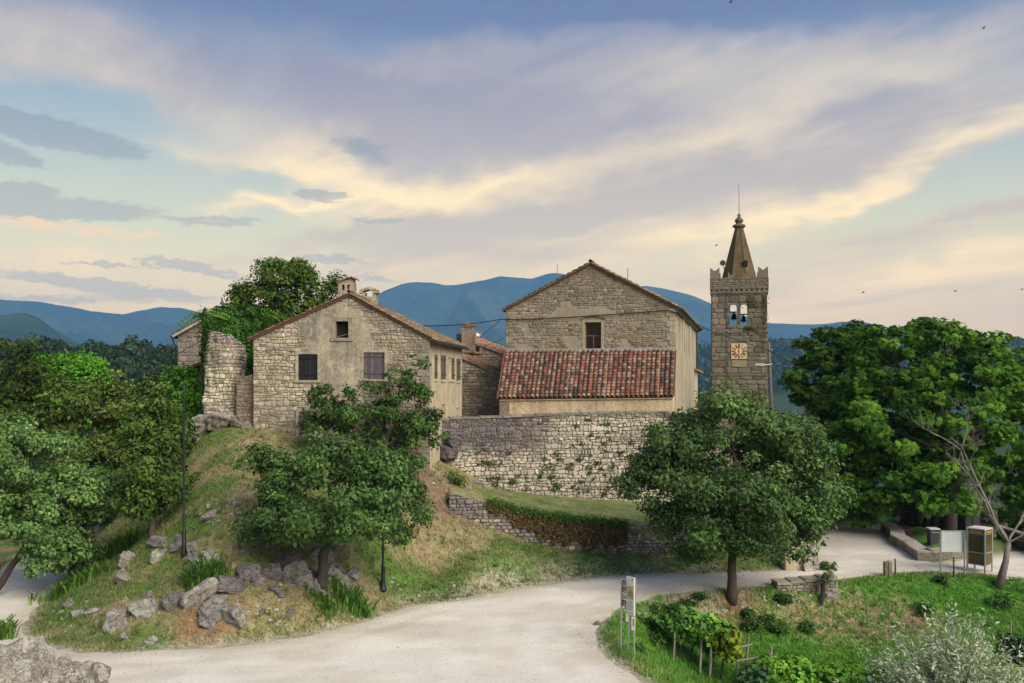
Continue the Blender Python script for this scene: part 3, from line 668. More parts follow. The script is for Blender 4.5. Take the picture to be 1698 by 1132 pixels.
# ================================================================== windows
def surround(P, x0, x1, y0, y1, t, mat, win, col, d=.05, sill=True):
    m = MB()
    for a, b, c, e in ((x0 - t, x0, y0, y1), (x1, x1 + t, y0, y1), (x0 - t, x1 + t, y1, y1 + t)):
        r_ = rect(a, b, c, e); vs_ = [P(u, v, -.06) for u, v in r_] + [P(u, v, d) for u, v in r_]
        m.hexa([vs_[0], vs_[1], vs_[2], vs_[3], vs_[4], vs_[5], vs_[6], vs_[7]], col)
    fr = m.build('frame', mat, win)
    if sill:
        slab(P, rect(x0 - t - .05, x1 + t + .05, y0 - t * .8, y0), -.06, d + .06, mat, 'sill', win, col)
    return fr
def shutters(P, x0, x1, y0, y1, win, col, d=.0, boards=3, open_=0.0):
    mid = (x0 + x1) / 2
    for a, b in ((x0, mid - .006), (mid + .006, x1)):
        sh = None; w_ = (b - a) / boards
        o0 = P((a + b) / 2, y0, d)
        sh = MB()
        for k in range(2):
            yy = y0 + (y1 - y0) * (.17 if k == 0 else .80); r_ = rect(a + .01, b - .01, yy, yy + .07)
            sh.hexa([P(u, v, d + .032) for u, v in r_] + [P(u, v, d + .05) for u, v in r_], tuple(c * .7 for c in col))
        s_o = sh.build('shutter', M_WOOD, win, origin=o0)
        for k in range(boards):
            r_ = rect(a + w_ * k + .004, a + w_ * (k + 1) - .004, y0 + .012, y1 - .012)
            dd = d + rng.uniform(0, .006)
            MB().hexa([P(u, v, dd) for u, v in r_] + [P(u, v, dd + .03) for u, v in r_], jcol(col, .25, .05)).build('plank', M_WOOD, s_o)
        hg = MB()
        for yy in (.2, .83):
            v_ = y0 + (y1 - y0) * yy; e0 = a - .06 if a == x0 else b + .06; e1 = a + .12 if a == x0 else b - .12
            hg.tube([P(e0, v_, d + .06), P(e1, v_, d + .055)], .016, 5)
        hg.build('hinge', M_IRON, s_o)

# ================================================================== old house with the shuttered gable
HB = 4.6                                                # foot of the masonry
H_FL, H_FR = V(px(420, 47), 47, 0), V(px(712, 47), 47, 0)
H_BR = V(px(766, 57), 57, 0); H_BL = H_FL + V(1.0, 10, 0)
house = thing('old_house', (H_FL.x, 47, HB), 'old rubble stone house with dark shuttered gable, two chimneys and cream side wall', 'house')
PF = plane(H_FL, (1, 0, 0), (0, -1, 0)); HL = H_FR.x - H_FL.x
def hu(p): return px(p, 47) - H_FL.x
EAVE, APEX, UA = pz(561, 47), pz(489, 47), hu(579)
def htop(u): return lerp(EAVE, APEX, u / UA) if u < UA else lerp(APEX, EAVE - .02, (u - UA) / (HL - UA))
def hrect(x0, x1, y0, y1): return (hu(x0), hu(x1), pz(y1, 47), pz(y0, 47))
WIN = [hrect(495, 527, 587, 630), hrect(603, 638, 584, 628), hrect(557, 578, 532, 560), hrect(496, 528, 682, 726), hrect(606, 640, 684, 726)]
SUR = [(a - .17, b + .17, c - .17, d + .17) for a, b, c, d in WIN]
front = pierced(PF, htop, HL, HB, WIN, .32, M_MORT_H, 'front_wall', house)
def house_col(u, v):
    k = mnoise.noise((u * .5, v * .5, 2.0)); w_ = u / HL
    b = (.41, .365, .28) if w_ < .35 else (.29, .252, .195)
    if rng.random() < .12: b = (.27, .235, .185)
    if rng.random() < .10: b = (.37, .28, .18)
    return jcol(tuple(c * (1 + .35 * k) for c in b), .20, .04)
def plaster_keep(u, v):
    """where the old render still covers the stones"""
    n_ = mnoise.noise((u * .75, v * .75, 5.0)) + .5 * mnoise.noise((u * 1.9, v * 1.9, 8.0)) + .2 * mnoise.noise((u * 5, v * 5, 1.0))
    cx_ = math.exp(-((u - 4.3) / 2.1) ** 2) * 1.35 + math.exp(-((u - 7.2) / .9) ** 2 - ((v - 10.6) / .9) ** 2) * .6 - .62
    if v > 12.6: cx_ -= .4 * (v - 12.6)
    return n_ * .55 + cx_
st = courses(PF, HL, lambda u: HB + .02, lambda u: htop(u) - .03, (.10, .22), (.13, .44), .045, house_col, SUR, jit=.55, wav=.12, skip=lambda u, v: plaster_keep(u, v) > .18)
lay(st, M_STONE, front, 300)
# the render itself: a ragged skin 3 cm proud of the mortar
pm_ = MB(); su, sv_ = .11, .11
def pd(u, v): return .030 + .02 * mnoise.noise((u * 1.3, v * 1.3, 3)) + .012 * mnoise.noise((u * 5, v * 5, 7)) + min(.03, max(-.04, plaster_keep(u, v)) * .12)
grid = {}
for i in range(int(HL / su)):
    for j in range(int((APEX - HB) / sv_)):
        u, v = (i + .5) * su, HB + (j + .5) * sv_
        if plaster_keep(u, v) < .0 or v > htop(u) - .12: continue
        if any(a - .02 < u < b + .02 and c - .02 < v < d + .02 for a, b, c, d in WIN): continue
        ids = []
        for (ii, jj) in ((i, j), (i + 1, j), (i + 1, j + 1), (i, j + 1)):
            if (ii, jj) not in grid:
                uu, vv = ii * su, HB + jj * sv_; grid[(ii, jj)] = len(pm_.v); pm_.v.append(tuple(PF(uu, min(vv, htop(uu) - .02), pd(uu, vv)))); pm_.c.append((.3, .3, .3))
            ids.append(grid[(ii, jj)])
        pm_.f.append(tuple(ids))
pm_.build('plaster', M_PLAST_H, front, smooth=True)
# corner blocks on the right edge
v = HB; k = 0; q_ = MB(); quo = []
while v < EAVE - .3:
    h_ = rng.uniform(.32, .5); w_ = .62 if k % 2 else .42; r_ = rect(HL - w_, HL + .03, v + .01, min(v + h_ - .012, EAVE - .05))
    MB().hexa([PF(u, y, -.05) for u, y in r_] + [PF(u, y, .075 + rng.uniform(0, .012)) for u, y in r_], jcol((.235, .21, .175), .15)).build('corner_stone', M_STONE, front, origin=PF(HL - w_ / 2, v + h_ / 2))
    v += h_; k += 1
SHC = [(.016, .016, .020), (.105, .085, .100), None, (.115, .095, .115), (.10, .085, .10)]
for i, (a, b, c, d) in enumerate(WIN):
    w_ = MB()
    if SHC[i] is None:
        wn_ = slab(PF, rect(a - .02, b + .02, c - .02, d + .02), -.36, -.33, M_DARK, 'window', house)
        surround(PF, a, b, c, d, .20, M_STONE, wn_, (.25, .225, .18), .07)
        MB().tube([PF(a, c + .04, -.08), PF(b, c + .22, -.05)], .018, 5, (.2, .18, .15)).build('broken_slat', M_WOOD, wn_)
    else:
        wn_ = slab(PF, rect(a - .02, b + .02, c - .02, d + .02), -.36, -.33, M_DARK, 'window', house)
        surround(PF, a, b, c, d, .15, M_STONE, wn_, (.35, .31, .235), .075)
        shutters(PF, a, b, c, d, wn_, SHC[i], -.02)
# right side wall, cream render
SD = (H_BR - H_FR); SL = SD.length; PS = plane(H_FR, SD, V(SD.y, -SD.x, 0))
def su_(p):
    k = (p - CX) / F; t_ = (k * 47 - H_FR.x) / ((H_BR.x - H_FR.x) - k * 10); return t_ * SL
EAVE2 = EAVE - .05
swin = []
for p0, p1, q0, q1 in ((720.5, 724.5, 588, 628), (731, 738.5, 589, 629), (744, 747.5, 592, 629), (748.5, 753, 593, 629.5), (757, 763, 595, 631), (733, 738, 670, 700), (757, 761, 676, 700)):
    a, b = su_(p0), su_(p1); Yc = 47 + 10 * (a + b) / 2 / SL; swin.append((a, b, pz(q1, Yc), pz(q0, Yc)))
side = pierced(PS, lambda u: EAVE2, SL, HB, swin, .28, M_PLAST_W, 'side_wall', house)
for i, (a, b, c, d) in enumerate(swin):
    wn_ = slab(PS, rect(a, b, c, d), -.3, -.27, M_DARK, 'window', house)
    slab(PS, rect(a - .06, b + .06, c - .12, c), -.04, .07, M_STONE, 'sill', wn_, (.5, .44, .32))
    if i in (0, 1, 3, 4): shutters(PS, a, b, c, d, wn_, (.10, .082, .07), .0, 2)
m = MB(); A, B = H_BR.copy(), H_BL.copy()
for a_, b_, zt in ((H_BR, H_BL, EAVE2), (H_BL, H_FL, EAVE)):
    m.add([V(a_.x, a_.y, HB), V(b_.x, b_.y, HB), V(b_.x, b_.y, zt), V(a_.x, a_.y, zt)], [(0, 1, 2, 3)])
RB = V(H_BL.x + (H_BR.x - H_BL.x) * UA / HL, 57, APEX - .15)
m.add([V(H_BR.x, 57, EAVE2), V(H_BL.x, 57, EAVE), RB], [(0, 1, 2)])
m.build('back_wall', M_MORT_H, house)
roof = MB().tube([V(H_FL.x + UA, 47.2, APEX - .1), RB - V(0, .2, .05)], .07, 5, (.2, .15, .1)).build('roof', M_WOOD, house)
RF = V(H_FL.x + UA, 46.86, APEX + .06); RBK = RB + V(0, .1, -.28)
sl = (APEX - EAVE) / UA; sr = (APEX - EAVE) / (HL - UA)
tiled(V(H_FL.x - .25, 46.86, EAVE - .25 * sl + .06), V(H_BL.x - .25, 57.1, EAVE - .25 * sl + .06), RF, RBK, roof, 'orange', 60, row=.34, pick=lambda s: s[0].y)
tiled(V(H_FR.x + .38, 46.86, EAVE - .38 * sr + .06), V(H_BR.x + .38, 57.1, EAVE2 - .38 * sr + .06), RF, RBK, roof, 'old', 240, row=.34, pick=lambda s: s[0].y)
ridge_tiles(RF + V(0, 0, .03), RBK + V(0, 0, .03), roof, 'old')
MB().tube([V(H_FR.x + .42, 46.95, EAVE - .24), V(H_BR.x + .42, 57.0, EAVE2 - .24)], .055, 6).build('gutter', M_IRON, house)
# eave rafters
for i in range(9):
    t_ = (i + .5) / 9; a_ = H_FR.lerp(H_BR, t_)
    MB().hexa([V(a_.x + s_, a_.y + y_, EAVE2 - .16 - (.06 if s_ > .1 else -.06) + z_) for z_ in (0, .09) for s_, y_ in ((0, -.05), (.36, -.05), (.36, .05), (0, .05))], (.09, .07, .055)).build('rafter', M_WOOD, house)
# first chimney: plastered shaft with openings and a tilted cap
def chimney_box(c, w, d, z0, z1, parent, mat, col, slots, cap):
    ch = MB().bbox((c[0], c[1], (z0 + z1) / 2), (w, d, z1 - z0), col, 0, .02).build('chimney', mat, parent, origin=(c[0], c[1], z0))
    ot = z1 + slots
    for sx in (-1, 1):
        for sy in (-1, 1):
            MB().box((c[0] + sx * (w / 2 - .1) - .1, c[1] + sy * (d / 2 - .1) - .1, z1 - .003), (c[0] + sx * (w / 2 - .1) + .1, c[1] + sy * (d / 2 - .1) + .1, ot), col).build('pier', mat, ch)
    return ch, ot
c1 = at(576, 480, 49.5); c1w = 26 / F * 49.5
ch, ot = chimney_box((c1.x, 49.5), c1w, .8, pz(508, 49.5), pz(482, 49.5), roof, M_PLAST_H, (.3, .27, .2), .30, None)
MB().box((c1.x - c1w / 2 + .005, 49.12, ot - .002), (c1.x + c1w / 2 - .005, 49.88, ot + .13)).build('lintel', M_PLAST_H, ch)
MB().box((c1.x - .09, 49.13, ot - .31), (c1.x + .06, 49.87, ot - .003)).build('mullion', M_PLAST_H, ch)
for i in range(4):
    x_ = c1.x - c1w / 2 - .06 + i * .27
    MB().hexa([V(x_ + a_, b_, ot + .13 + z_ + (.30 - abs(x_ + a_ - c1.x - .25) * .42)) for z_ in (-.02, .05) for a_, b_ in ((0, 49.0), (.26, 49.0), (.26, 50.0), (0, 50.0))], jcol((.30, .15, .10), .2)).build('cap_tile', M_TILE2, ch)
MB().hexa([V(c1.x - c1w / 2 + .04, 49.14, ot + .12), V(c1.x + c1w / 2 - .04, 49.14, ot + .12), V(c1.x + c1w / 2 - .04, 49.86, ot + .12), V(c1.x - c1w / 2 + .04, 49.86, ot + .12),
           V(c1.x - c1w / 2 + .04, 49.14, ot + .16), V(c1.x + c1w / 2 - .04, 49.14, ot + .36), V(c1.x + c1w / 2 - .04, 49.86, ot + .36), V(c1.x - c1w / 2 + .04, 49.86, ot + .16)]).build('cap_fill', M_PLAST_H, ch)
# second chimney: open through, under an arch of tiles
c2 = at(613, 495, 51.5); w2 = 24 / F * 51.5
ch2 = MB().bbox((c2.x, 51.5, pz(507, 51.5)), (w2, .7, 1.0), (.3, .27, .2), 0, .02).build('chimney', M_STONE, roof, origin=(c2.x, 51.5, pz(520, 51.5)))
z2 = pz(507, 51.5) + .499
for sx in (-1, 1): MB().box((c2.x + sx * (w2 / 2 - .11) - .1, 51.17, z2), (c2.x + sx * (w2 / 2 - .11) + .1, 51.83, z2 + .24), (.33, .29, .21)).build('pier', M_STONE, ch2)
for i in range(7):
    t0, t1 = PI * (.04 + .92 * i / 7), PI * (.04 + .92 * (i + 1) / 7 - .01); r0, r1 = .36 + .03 * (i % 2), .56 + .05 * (i % 2)
    MB().hexa([V(c2.x - math.cos(t_) * r_ * 1.02, y_, z2 + .16 + math.sin(t_) * r_ * .62) for y_ in (51.08, 51.92) for t_, r_ in ((t0, r0), (t1, r0), (t1, r1), (t0, r1))], jcol((.36, .30, .19), .25)).build('cap_tile', M_TILE2, ch2)

# ================================================================== ruined tower stump beside the house
Yr = 48.0
rt = thing('ruined_tower', (px(364, Yr), Yr, 6.4), 'tall broken stump of rubble tower with ivy on its edge, beside the gabled house', 'ruin')
cr_ = V(px(364, Yr), Yr + 1.0, 0)
RRX = (px(393, Yr) - px(335, Yr)) / 2
def PR(u, v, d=0.0):
    ta = (v - 7.0) / 6.0; wob = .16 * mnoise.noise((math.cos(u) * 1.6, math.sin(u) * 1.6, v * .8)) + .09 * mnoise.noise((math.cos(u) * 4, math.sin(u) * 4, v * 2.1)); rx = RRX * (1.05 - .12 * ta) + d + wob; ry = 1.15 * (1.04 - .05 * ta) + d + wob
    a_ = PI + u; e = 3.0
    ca, sa = math.cos(a_), math.sin(a_)
    k = (abs(ca) ** e + abs(sa) ** e) ** (-1 / e)
    return V(cr_.x + ca * k * rx + .10 * ta, cr_.y + sa * k * ry, v)
RT = pz(546, Yr)
def rtop(u): return RT - .05 - .35 * abs(mnoise.noise((u * 2.4, 0, 3))) - .30 * abs(mnoise.noise((u * 7, 1, 3))) - .75 * min(1, max(0, (u - 1.9) / 1.1)) - (.25 if u < .4 else 0)
m = MB(); nu = 56
for i in range(nu):
    a_, b_ = 2 * PI * i / nu, 2 * PI * (i + 1) / nu; zt = [rtop(a_) - .1, rtop(b_ % (2 * PI)) - .1]
    col_ = [PR(w_, lerp(6.0, z_, j / 18)) for j in range(19) for w_, z_ in ((a_, zt[0]), (b_, zt[1]))]
    m.add(col_ + [V(cr_.x, cr_.y, RT - .45)], [(2 * j, 2 * j + 1, 2 * j + 3, 2 * j + 2) for j in range(18)] + [(36, 37, 38)])
core = m.build('wall', M_MORT_H, rt)
def ruin_col(u, v):
    c_ = (.38, .34, .275) if v > 10.4 else (.52, .475, .37)
    if v > 11.6: c_ = (.27, .235, .22)
    return jcol(c_, .25, .05)
hol = [(.98, 1.11, 11.25, 11.42), (.76, .86, 9.35, 9.6)]
st = courses(PR, 2 * PI - .02, lambda u: 6.2, rtop, (.11, .25), (.12, .36), .06, ruin_col, hol, jit=.55, wav=.12)
lay(st, M_STONE, core, 300)
# low broken wall joining tower and house
lw = thing('broken_wall', (px(409, 47.6), 47.6, 6.6), 'short broken stone wall filling the gap between tower stump and gabled house', 'wall')
PL = plane((px(392, 47.5), 47.5, 0), (1, 0, 0), (0, -1, 0)); LL = px(422, 47.5) - px(392, 47.5)
def ltop(u): return pz(627, 47.5) + .25 * (u / LL) + .1 * mnoise.noise((u * 3, 0, 0))
lc = MB().hexa([PL(0, 6.4, -.5), PL(LL, 6.4, -.5), PL(LL, 6.4, 0), PL(0, 6.4, 0), PL(0, ltop(0) - .05, -.5), PL(LL, ltop(LL) - .05, -.5), PL(LL, ltop(LL) - .05, 0), PL(0, ltop(0) - .05, 0)]).build('wall', M_MORT_H, lw)
lay(courses(PL, LL, lambda u: 6.4, ltop, (.14, .26), (.18, .4), .06, lambda u, v: jcol((.26, .215, .165) if rng.random() > .12 else (.36, .20, .10), .25)), M_STONE, lc, 300)

# ================================================================== church with lean-to
CB = 5.5
C_R = V(px(1120, 56.7), 56.7, 0); th = R(13.5); CU = V(-math.cos(th), math.sin(th), 0); CN = V(-math.sin(th), -math.cos(th), 0)
CW = 10.95; C_L = C_R + CU * CW
church = thing('church', (C_L.x, C_L.y, CB), 'grey stone church gable with one tall window above a red tiled lean-to', 'church')
PC = plane(C_L, -CU, CN)
def cpos(u): return C_L - CU * u
def cu(p):
    k = (p - CX) / F; d_ = -CU; return (C_L.x - k * C_L.y) / (k * d_.y - d_.x)
def cz(p, q): return pz(q, cpos(cu(p)).y)
CEL, CER, CAP, CUA = cz(840, 512), cz(1120, 509), cz(979, 437), cu(979.5)
CEV = (CEL + CER) / 2
def ctop(u): return lerp(CEV, CAP, u / CUA) if u < CUA else lerp(CAP, CEV, (u - CUA) / (CW - CUA))
cw = (cu(970), cu(997), cz(983, 580), cz(983, 534))
cfront = pierced(PC, ctop, CW, CB, [cw], .35, M_MORT_C, 'front_wall', church)
def church_col(u, v):
    k = mnoise.noise((u * .6, v * .6, 12.0)); c_ = (.235, .205, .155)
    if v > 14.5: c_ = (.20, .172, .13)
    if rng.random() < .14: c_ = (.145, .125, .10)
    if rng.random() < .12: c_ = (.31, .27, .20)
    if rng.random() < .03: c_ = (.26, .13, .075)
    return jcol(tuple(x * (1 + .35 * k) for x in c_), .22, .05)
LT = cz(980, 584)                                       # top of the lean-to roof
def cskip(u, v):
    n_ = mnoise.noise((u * .6, v * .9, 15.0)) + .5 * mnoise.noise((u * 1.7, v * 1.7, 18.0)); return n_ - .30 * (v > 14.3) + .12 > .28
lay(courses(PC, CW, lambda u: LT - .1, lambda u: ctop(u) - .04, (.11, .21), (.18, .46), .038, church_col, [(cw[0] - .22, cw[1] + .22, cw[2] - .1, cw[3] + .42)], gap=.026, jit=.45, wav=.08, skip=cskip), M_STONE2, cfront, 300)
# tall window: plastered surround, segmental arch, glazing bars
win = slab(PC, rect(cw[0], cw[1], cw[2], cw[3]), -.38, -.34, M_DARK, 'window', church)
surround(PC, *cw, .16, M_STONE2, win, (.33, .29, .225), .045, False)
m = MB(); na = 8
for i in range(na):
    t0, t1 = -1 + 2 * i / na, -1 + 2 * (i + 1) / na; mid_, hw = (cw[0] + cw[1]) / 2, (cw[1] - cw[0]) / 2 + .26
    f_ = lambda t_: cw[3] + .17 + .20 * (1 - t_ * t_)
    m.hexa([PC(mid_ + t_ * hw, z_, d_) for d_ in (-.02, .11) for t_, z_ in ((t0, f_(t0)), (t1, f_(t1)), (t1, f_(t1) + .09), (t0, f_(t0) + .09))], (.17, .145, .11))
m.build('arch', M_STONE, win)
slab(PC, rect(cw[0] - .35, cw[1] + .35, cw[2] - .16, cw[2] - .01), -.03, .16, M_METAL, 'sill', win)
fm = MB(); wd = (.20, .075, .04)
for a, b, c, d in ((cw[0], cw[0] + .06, cw[2], cw[3]), (cw[1] - .06, cw[1], cw[2], cw[3]), (cw[0] + .06, cw[1] - .06, cw[2], cw[2] + .07), (cw[0] + .06, cw[1] - .06, cw[3] - .07, cw[3]), (cw[0] + .06, cw[1] - .06, lerp(cw[2], cw[3], .5), lerp(cw[2], cw[3], .5) + .06), ((cw[0] + cw[1]) / 2 - .03, (cw[0] + cw[1]) / 2 + .03, cw[2] + .07, lerp(cw[2], cw[3], .5))):
    fm.hexa([PC(u, v, -.26) for u, v in rect(a, b, c, d)] + [PC(u, v, -.20) for u, v in rect(a, b, c, d)], wd)
fr = fm.build('glazing_bars', M_WOOD, win)
m_, n_ = material('window glass'); finish(m_, n_, (.008, .009, .011), .22, spec=0.25); M_GLASS = m_
xm, ym = (cw[0] + cw[1]) / 2, lerp(cw[2], cw[3], .5)
for a, b, c, d in ((cw[0] + .06, xm - .03, cw[2] + .07, ym), (xm + .03, cw[1] - .06, cw[2] + .07, ym), (cw[0] + .06, xm, ym + .06, cw[3] - .07), (xm + .004, cw[1] - .06, ym + .06, cw[3] - .07)):
    slab(PC, rect(a, b, c, d), -.245, -.235, M_GLASS, 'pane', win)
# right side wall running back
CLEN = 28.0; th2 = R(14.3); C_BR = C_R + V(math.sin(th2), math.cos(th2), 0) * CLEN
PCS = plane(C_R, C_BR - C_R, V(math.cos(th2), -math.sin(th2), 0))
cswin = [(3.0 + 5.5 * i, 3.9 + 5.5 * i, CEV - 2.6, CEV - .9) for i in range(4)]
cside = pierced(PCS, lambda u: CEV - .05, CLEN, CB, cswin, .3, M_PLAST_K, 'side_wall', church)
for a, b, c, d in cswin: slab(PCS, rect(a, b, c, d), -.33, -.3, M_DARK, 'window', church)
v = CB; k = 0
while v < CEV - .3:                                     # corner blocks
    h_ = rng.uniform(.3, .48); w_ = .55 if k % 2 else .36
    r_ = rect(CW - w_, CW + .02, v + .01, min(v + h_ - .01, CEV - .1)); MB().hexa([PC(a, b, -.05) for a, b in r_] + [PC(a, b, .055 + rng.uniform(0, .01)) for a, b in r_], jcol((.33, .29, .22), .15)).build('corner_stone', M_STONE2, cfront, origin=PC(CW, v))
    v += h_; k += 1
C_BL = C_L + (C_BR - C_R)
m = MB()
for a_, b_ in ((C_BR, C_BL), (C_BL, C_L)): m.add([V(a_.x, a_.y, CB), V(b_.x, b_.y, CB), V(b_.x, b_.y, CEV), V(a_.x, a_.y, CEV)], [(0, 1, 2, 3)])
CRB = cpos(CUA) + (C_BR - C_R)
m.add([V(C_BR.x, C_BR.y, CEV), V(C_BL.x, C_BL.y, CEV), V(CRB.x, CRB.y, CAP)], [(0, 1, 2)]); m.build('back_wall', M_MORT_C, church)
croof = MB().tube([V(cpos(CUA).x, cpos(CUA).y + .3, CAP - .2), V(CRB.x, CRB.y - .3, CAP - .2)], .08, 5).build('roof', M_WOOD, church)
back = (C_BR - C_R).normalized(); fo = CN * .2; csl = (CAP - CEV) / CUA; csr = (CAP - CEV) / (CW - CUA)
rA, rBk = cpos(CUA) + fo + V(0, 0, CAP + .05), CRB + V(0, 0, CAP + .05)
eL, eLb = cpos(-.22) + fo + V(0, 0, CEV - .22 * csl + .05), cpos(-.22) + (C_BR - C_R) + V(0, 0, CEV - .22 * csl + .05)
eR, eRb = cpos(CW + .42) + fo + V(0, 0, CEV - .42 * csr + .05), cpos(CW + .42) + (C_BR - C_R) + V(0, 0, CEV - .42 * csr + .05)
tiled(eL, eLb, rA, rBk, croof, 'old', 40, sp=.32, row=.42, pick=lambda s: s[0].y)
tiled(eR, eRb, rA, rBk, croof, 'old', 40, sp=.32, row=.42, pick=lambda s: s[0].y)
ridge_tiles(rA + V(0, 0, .03), rA.lerp(rBk, .35) + V(0, 0, .03), croof, 'old')
# verge: a row of tiles bedded along each rake
for e_, nm in ((eL, 'l'), (eR, 'r')):
    n_ = 19
    for i in range(n_):
        a_, b_ = e_.lerp(rA, i / n_) + V(0, 0, .035), e_.lerp(rA, (i + .93) / n_) + V(0, 0, .03)
        o_ = MB().hexa([a_ + fo * .15 - V(0, 0, .075), b_ + fo * .15 - V(0, 0, .075), b_ - fo - V(0, 0, .03), a_ - fo - V(0, 0, .03), a_ + fo * .15 + V(0, 0, .015), b_ + fo * .15 - V(0, 0, .01), b_ - fo + V(0, 0, .03), a_ - fo + V(0, 0, .05)], jcol((.20, .15, .105), .3)).build('verge_tile', M_TILE2, croof, origin=a_)
# stone cornice under the right eave, gutter, downpipes
MB().hexa([PCS(u, z_, d_) for z_ in (CEV - .34, CEV - .10) for u, d_ in ((0, -.05), (CLEN, -.05), (CLEN, .26), (0, .26))], (.30, .25, .18)).build('cornice', M_STONE2, church)
MB().tube([PCS(0, CEV - .10, .46), PCS(CLEN, CEV - .10, .46)], .07, 6).build('gutter', M_METAL, church)
for u in (6.5, 15.0): MB().tube([PCS(u, CEV - .1, .42), PCS(u, CEV - .45, .1), PCS(u, 6.0, .09)], .04, 6).build('downpipe', M_METAL, church)
MB().tube([at(1041, 470, 58.5), at(1041, 445, 58.5)], .022, 5).build('lightning_rod', M_IRON, croof)
# small apse roof past the far end
ap = C_BR + V(.2, .5, 0)
apz, apt = pz(612, 80), pz(603, 80)
MB().box((px(1136, 80), 79, CB), (px(1153, 80), 83, apz), (.4, .35, .25)).build('annex_wall', M_PLAST_W, church)
MB().hexa([V(px(1132, 80), 78.7, apt - .1), V(px(1161, 80), 78.7, apz - .35), V(px(1161, 80), 83.3, apz - .35), V(px(1132, 80), 83.3, apt - .1), V(px(1132, 80), 78.7, apt), V(px(1161, 80), 78.7, apz - .22), V(px(1161, 80), 83.3, apz - .22), V(px(1132, 80), 83.3, apt)], (.3, .2, .12)).build('annex_roof', M_TILE2, church)
# lean-to in front: two corners measured from the photograph
B_L, B_R = V(px(829, 55.6), 55.6, 0), V(px(1115, 53.2), 53.2, 0)
LZL, LZR = pz(660, 55.6), pz(656.5, 53.2)
lt = MB().hexa([V(B_L.x, B_L.y, CB), V(B_R.x, B_R.y, CB), V(*(PC(CW - .05, CB, -.1))), V(*(PC(.05, CB, -.1))), V(B_L.x, B_L.y, LZL - .05), V(B_R.x, B_R.y, LZR - .05), PC(CW - .05, LT - .25, -.1), PC(.05, LT - .25, -.1)]).build('lean_to', M_PLAST_C, church)
PLT = plane(B_L, B_R - B_L, V((B_R - B_L).y, -(B_R - B_L).x, 0)); LTL = (B_R - B_L).length
ltr = MB().hexa([PLT(u, z_, d_) for z_ in (-.14, -.06) for u, d_ in ((-.05, -.1), (LTL + .02, -.1), (LTL + .02, .08), (-.05, .08))]).build('lean_to_roof', M_MORT_C, church) if False else None
ltr = MB().tube([PLT(-.02, LZL - .13, .05), PLT(LTL + .02, LZR - .13, .05)], .05, 6, (.3, .26, .19)).build('lean_to_roof', M_PLAST_C, church)
eo = PLT(0, 0, .16) - PLT(0, 0, 0)
tiled(PLT(-.10, LZL, .16), PLT(LTL + .06, LZR, .16), PC(-.02, LT + .12, .02), PC(CW + .0, LT + .12, .02), ltr, 'red', 300, sp=.285, row=.30)
slab(PC, rect(-.02, CW + .01, LT + .06, LT + .24), .0, .09, M_METAL, 'flashing', church)
slab(PLT, rect(-.01, .6, CB, LZL - .22), -.02, .035, M_STONE, 'corner_pier', lt, (.23, .195, .16))

# ================================================================== bell tower
Yt = 80.0; TB = 1.5; TCX = px(1225.5, Yt); tra = math.atan2(TCX, Yt)          # the tower stands square to this view
TW_ = (px(1271.5, Yt) - px(1179.5, Yt)) * math.cos(tra) * 1.0
TU, TD = V(math.cos(tra), -math.sin(tra), 0), V(math.sin(tra), math.cos(tra), 0); TO = V(TCX, Yt, 0) - TU * TW_ / 2
def TL(x, y, z): return TO + TU * x + TD * y + V(0, 0, z)
def tbox(a, b, col=(.5, .5, .5), m=None):
    (x0, y0, z0), (x1, y1, z1) = a, b
    return (m or MB()).hexa([TL(x, y, z) for z in (z0, z1) for x, y in ((x0, y0), (x1, y0), (x1, y1), (x0, y1))], col)
tower = thing('bell_tower', TL(TW_ / 2, TW_ / 2, TB), 'grey square bell tower with swallowtail battlements, clock and pointed spire', 'tower')
PT = plane(TO, TU, -TD); PTL = plane(TL(0, TW_, 0), -TD, -TU); PTR = plane(TL(TW_, 0, 0), TD, TU); PTB = plane(TL(TW_, TW_, 0), -TU, TD)
def tz(q): return pz(q, Yt)
def tu(p): k = (p - CX) / F; return (k * TO.y - TO.x) / (TU.x - k * TU.y)
BOTH = [(tu(1210.5), tu(1221.5), tz(540), tz(504)), (tu(1228), tu(1239), tz(540), tz(504))]
tw = MB(); TT = tz(479)
def tface(P, holes, nm): return pierced(P, lambda u: TT, TW_, TB, holes, .7, M_MORT_T, nm, tower, nu=6)
sideh = [(TW_ * .36, TW_ * .64, tz(540), tz(505))]
fw = tface(PT, BOTH, 'front_wall'); lwf = tface(PTL, sideh, 'side_wall'); rwf = tface(PTR, sideh, 'side_wall'); bwf = tface(PTB, [(TW_ - BOTH[1][1] - .2, TW_ - BOTH[1][0] + .2, tz(546), tz(498)), (TW_ - BOTH[0][1] - .2, TW_ - BOTH[0][0] + .2, tz(546), tz(498))], 'back_wall')
def tcol(u, v):
    k = mnoise.noise((u * .8, v * .5, 30.0)); c_ = (.175, .155, .12)
    if rng.random() < .15: c_ = (.22, .195, .15)
    if rng.random() < .18: c_ = (.125, .11, .088)
    return jcol(tuple(x * (1 + .3 * k) for x in c_), .14, .04)
CLK = (tu(1212.5), tu(1238.5), tz(595), tz(569))
fh = BOTH + [(BOTH[0][0] - .05, BOTH[1][1] + .05, tz(541), tz(502))]
lay(courses(PT, TW_, lambda u: TB, lambda u: TT, (.34, .62), (.55, 1.25), .05, tcol, fh + [CLK], gap=.03, jit=.05, wav=.0), M_ASHLAR, fw, 200, 'block', 'more_blocks')
for P_, w_ in ((PTL, lwf), (PTR, rwf)):
    lay(courses(P_, TW_, lambda u: TB, lambda u: TT, (.34, .62), (.55, 1.25), .05, tcol, sideh, gap=.03, jit=.05, wav=.0), M_ASHLAR, w_, 0, 'block', 'blocks')
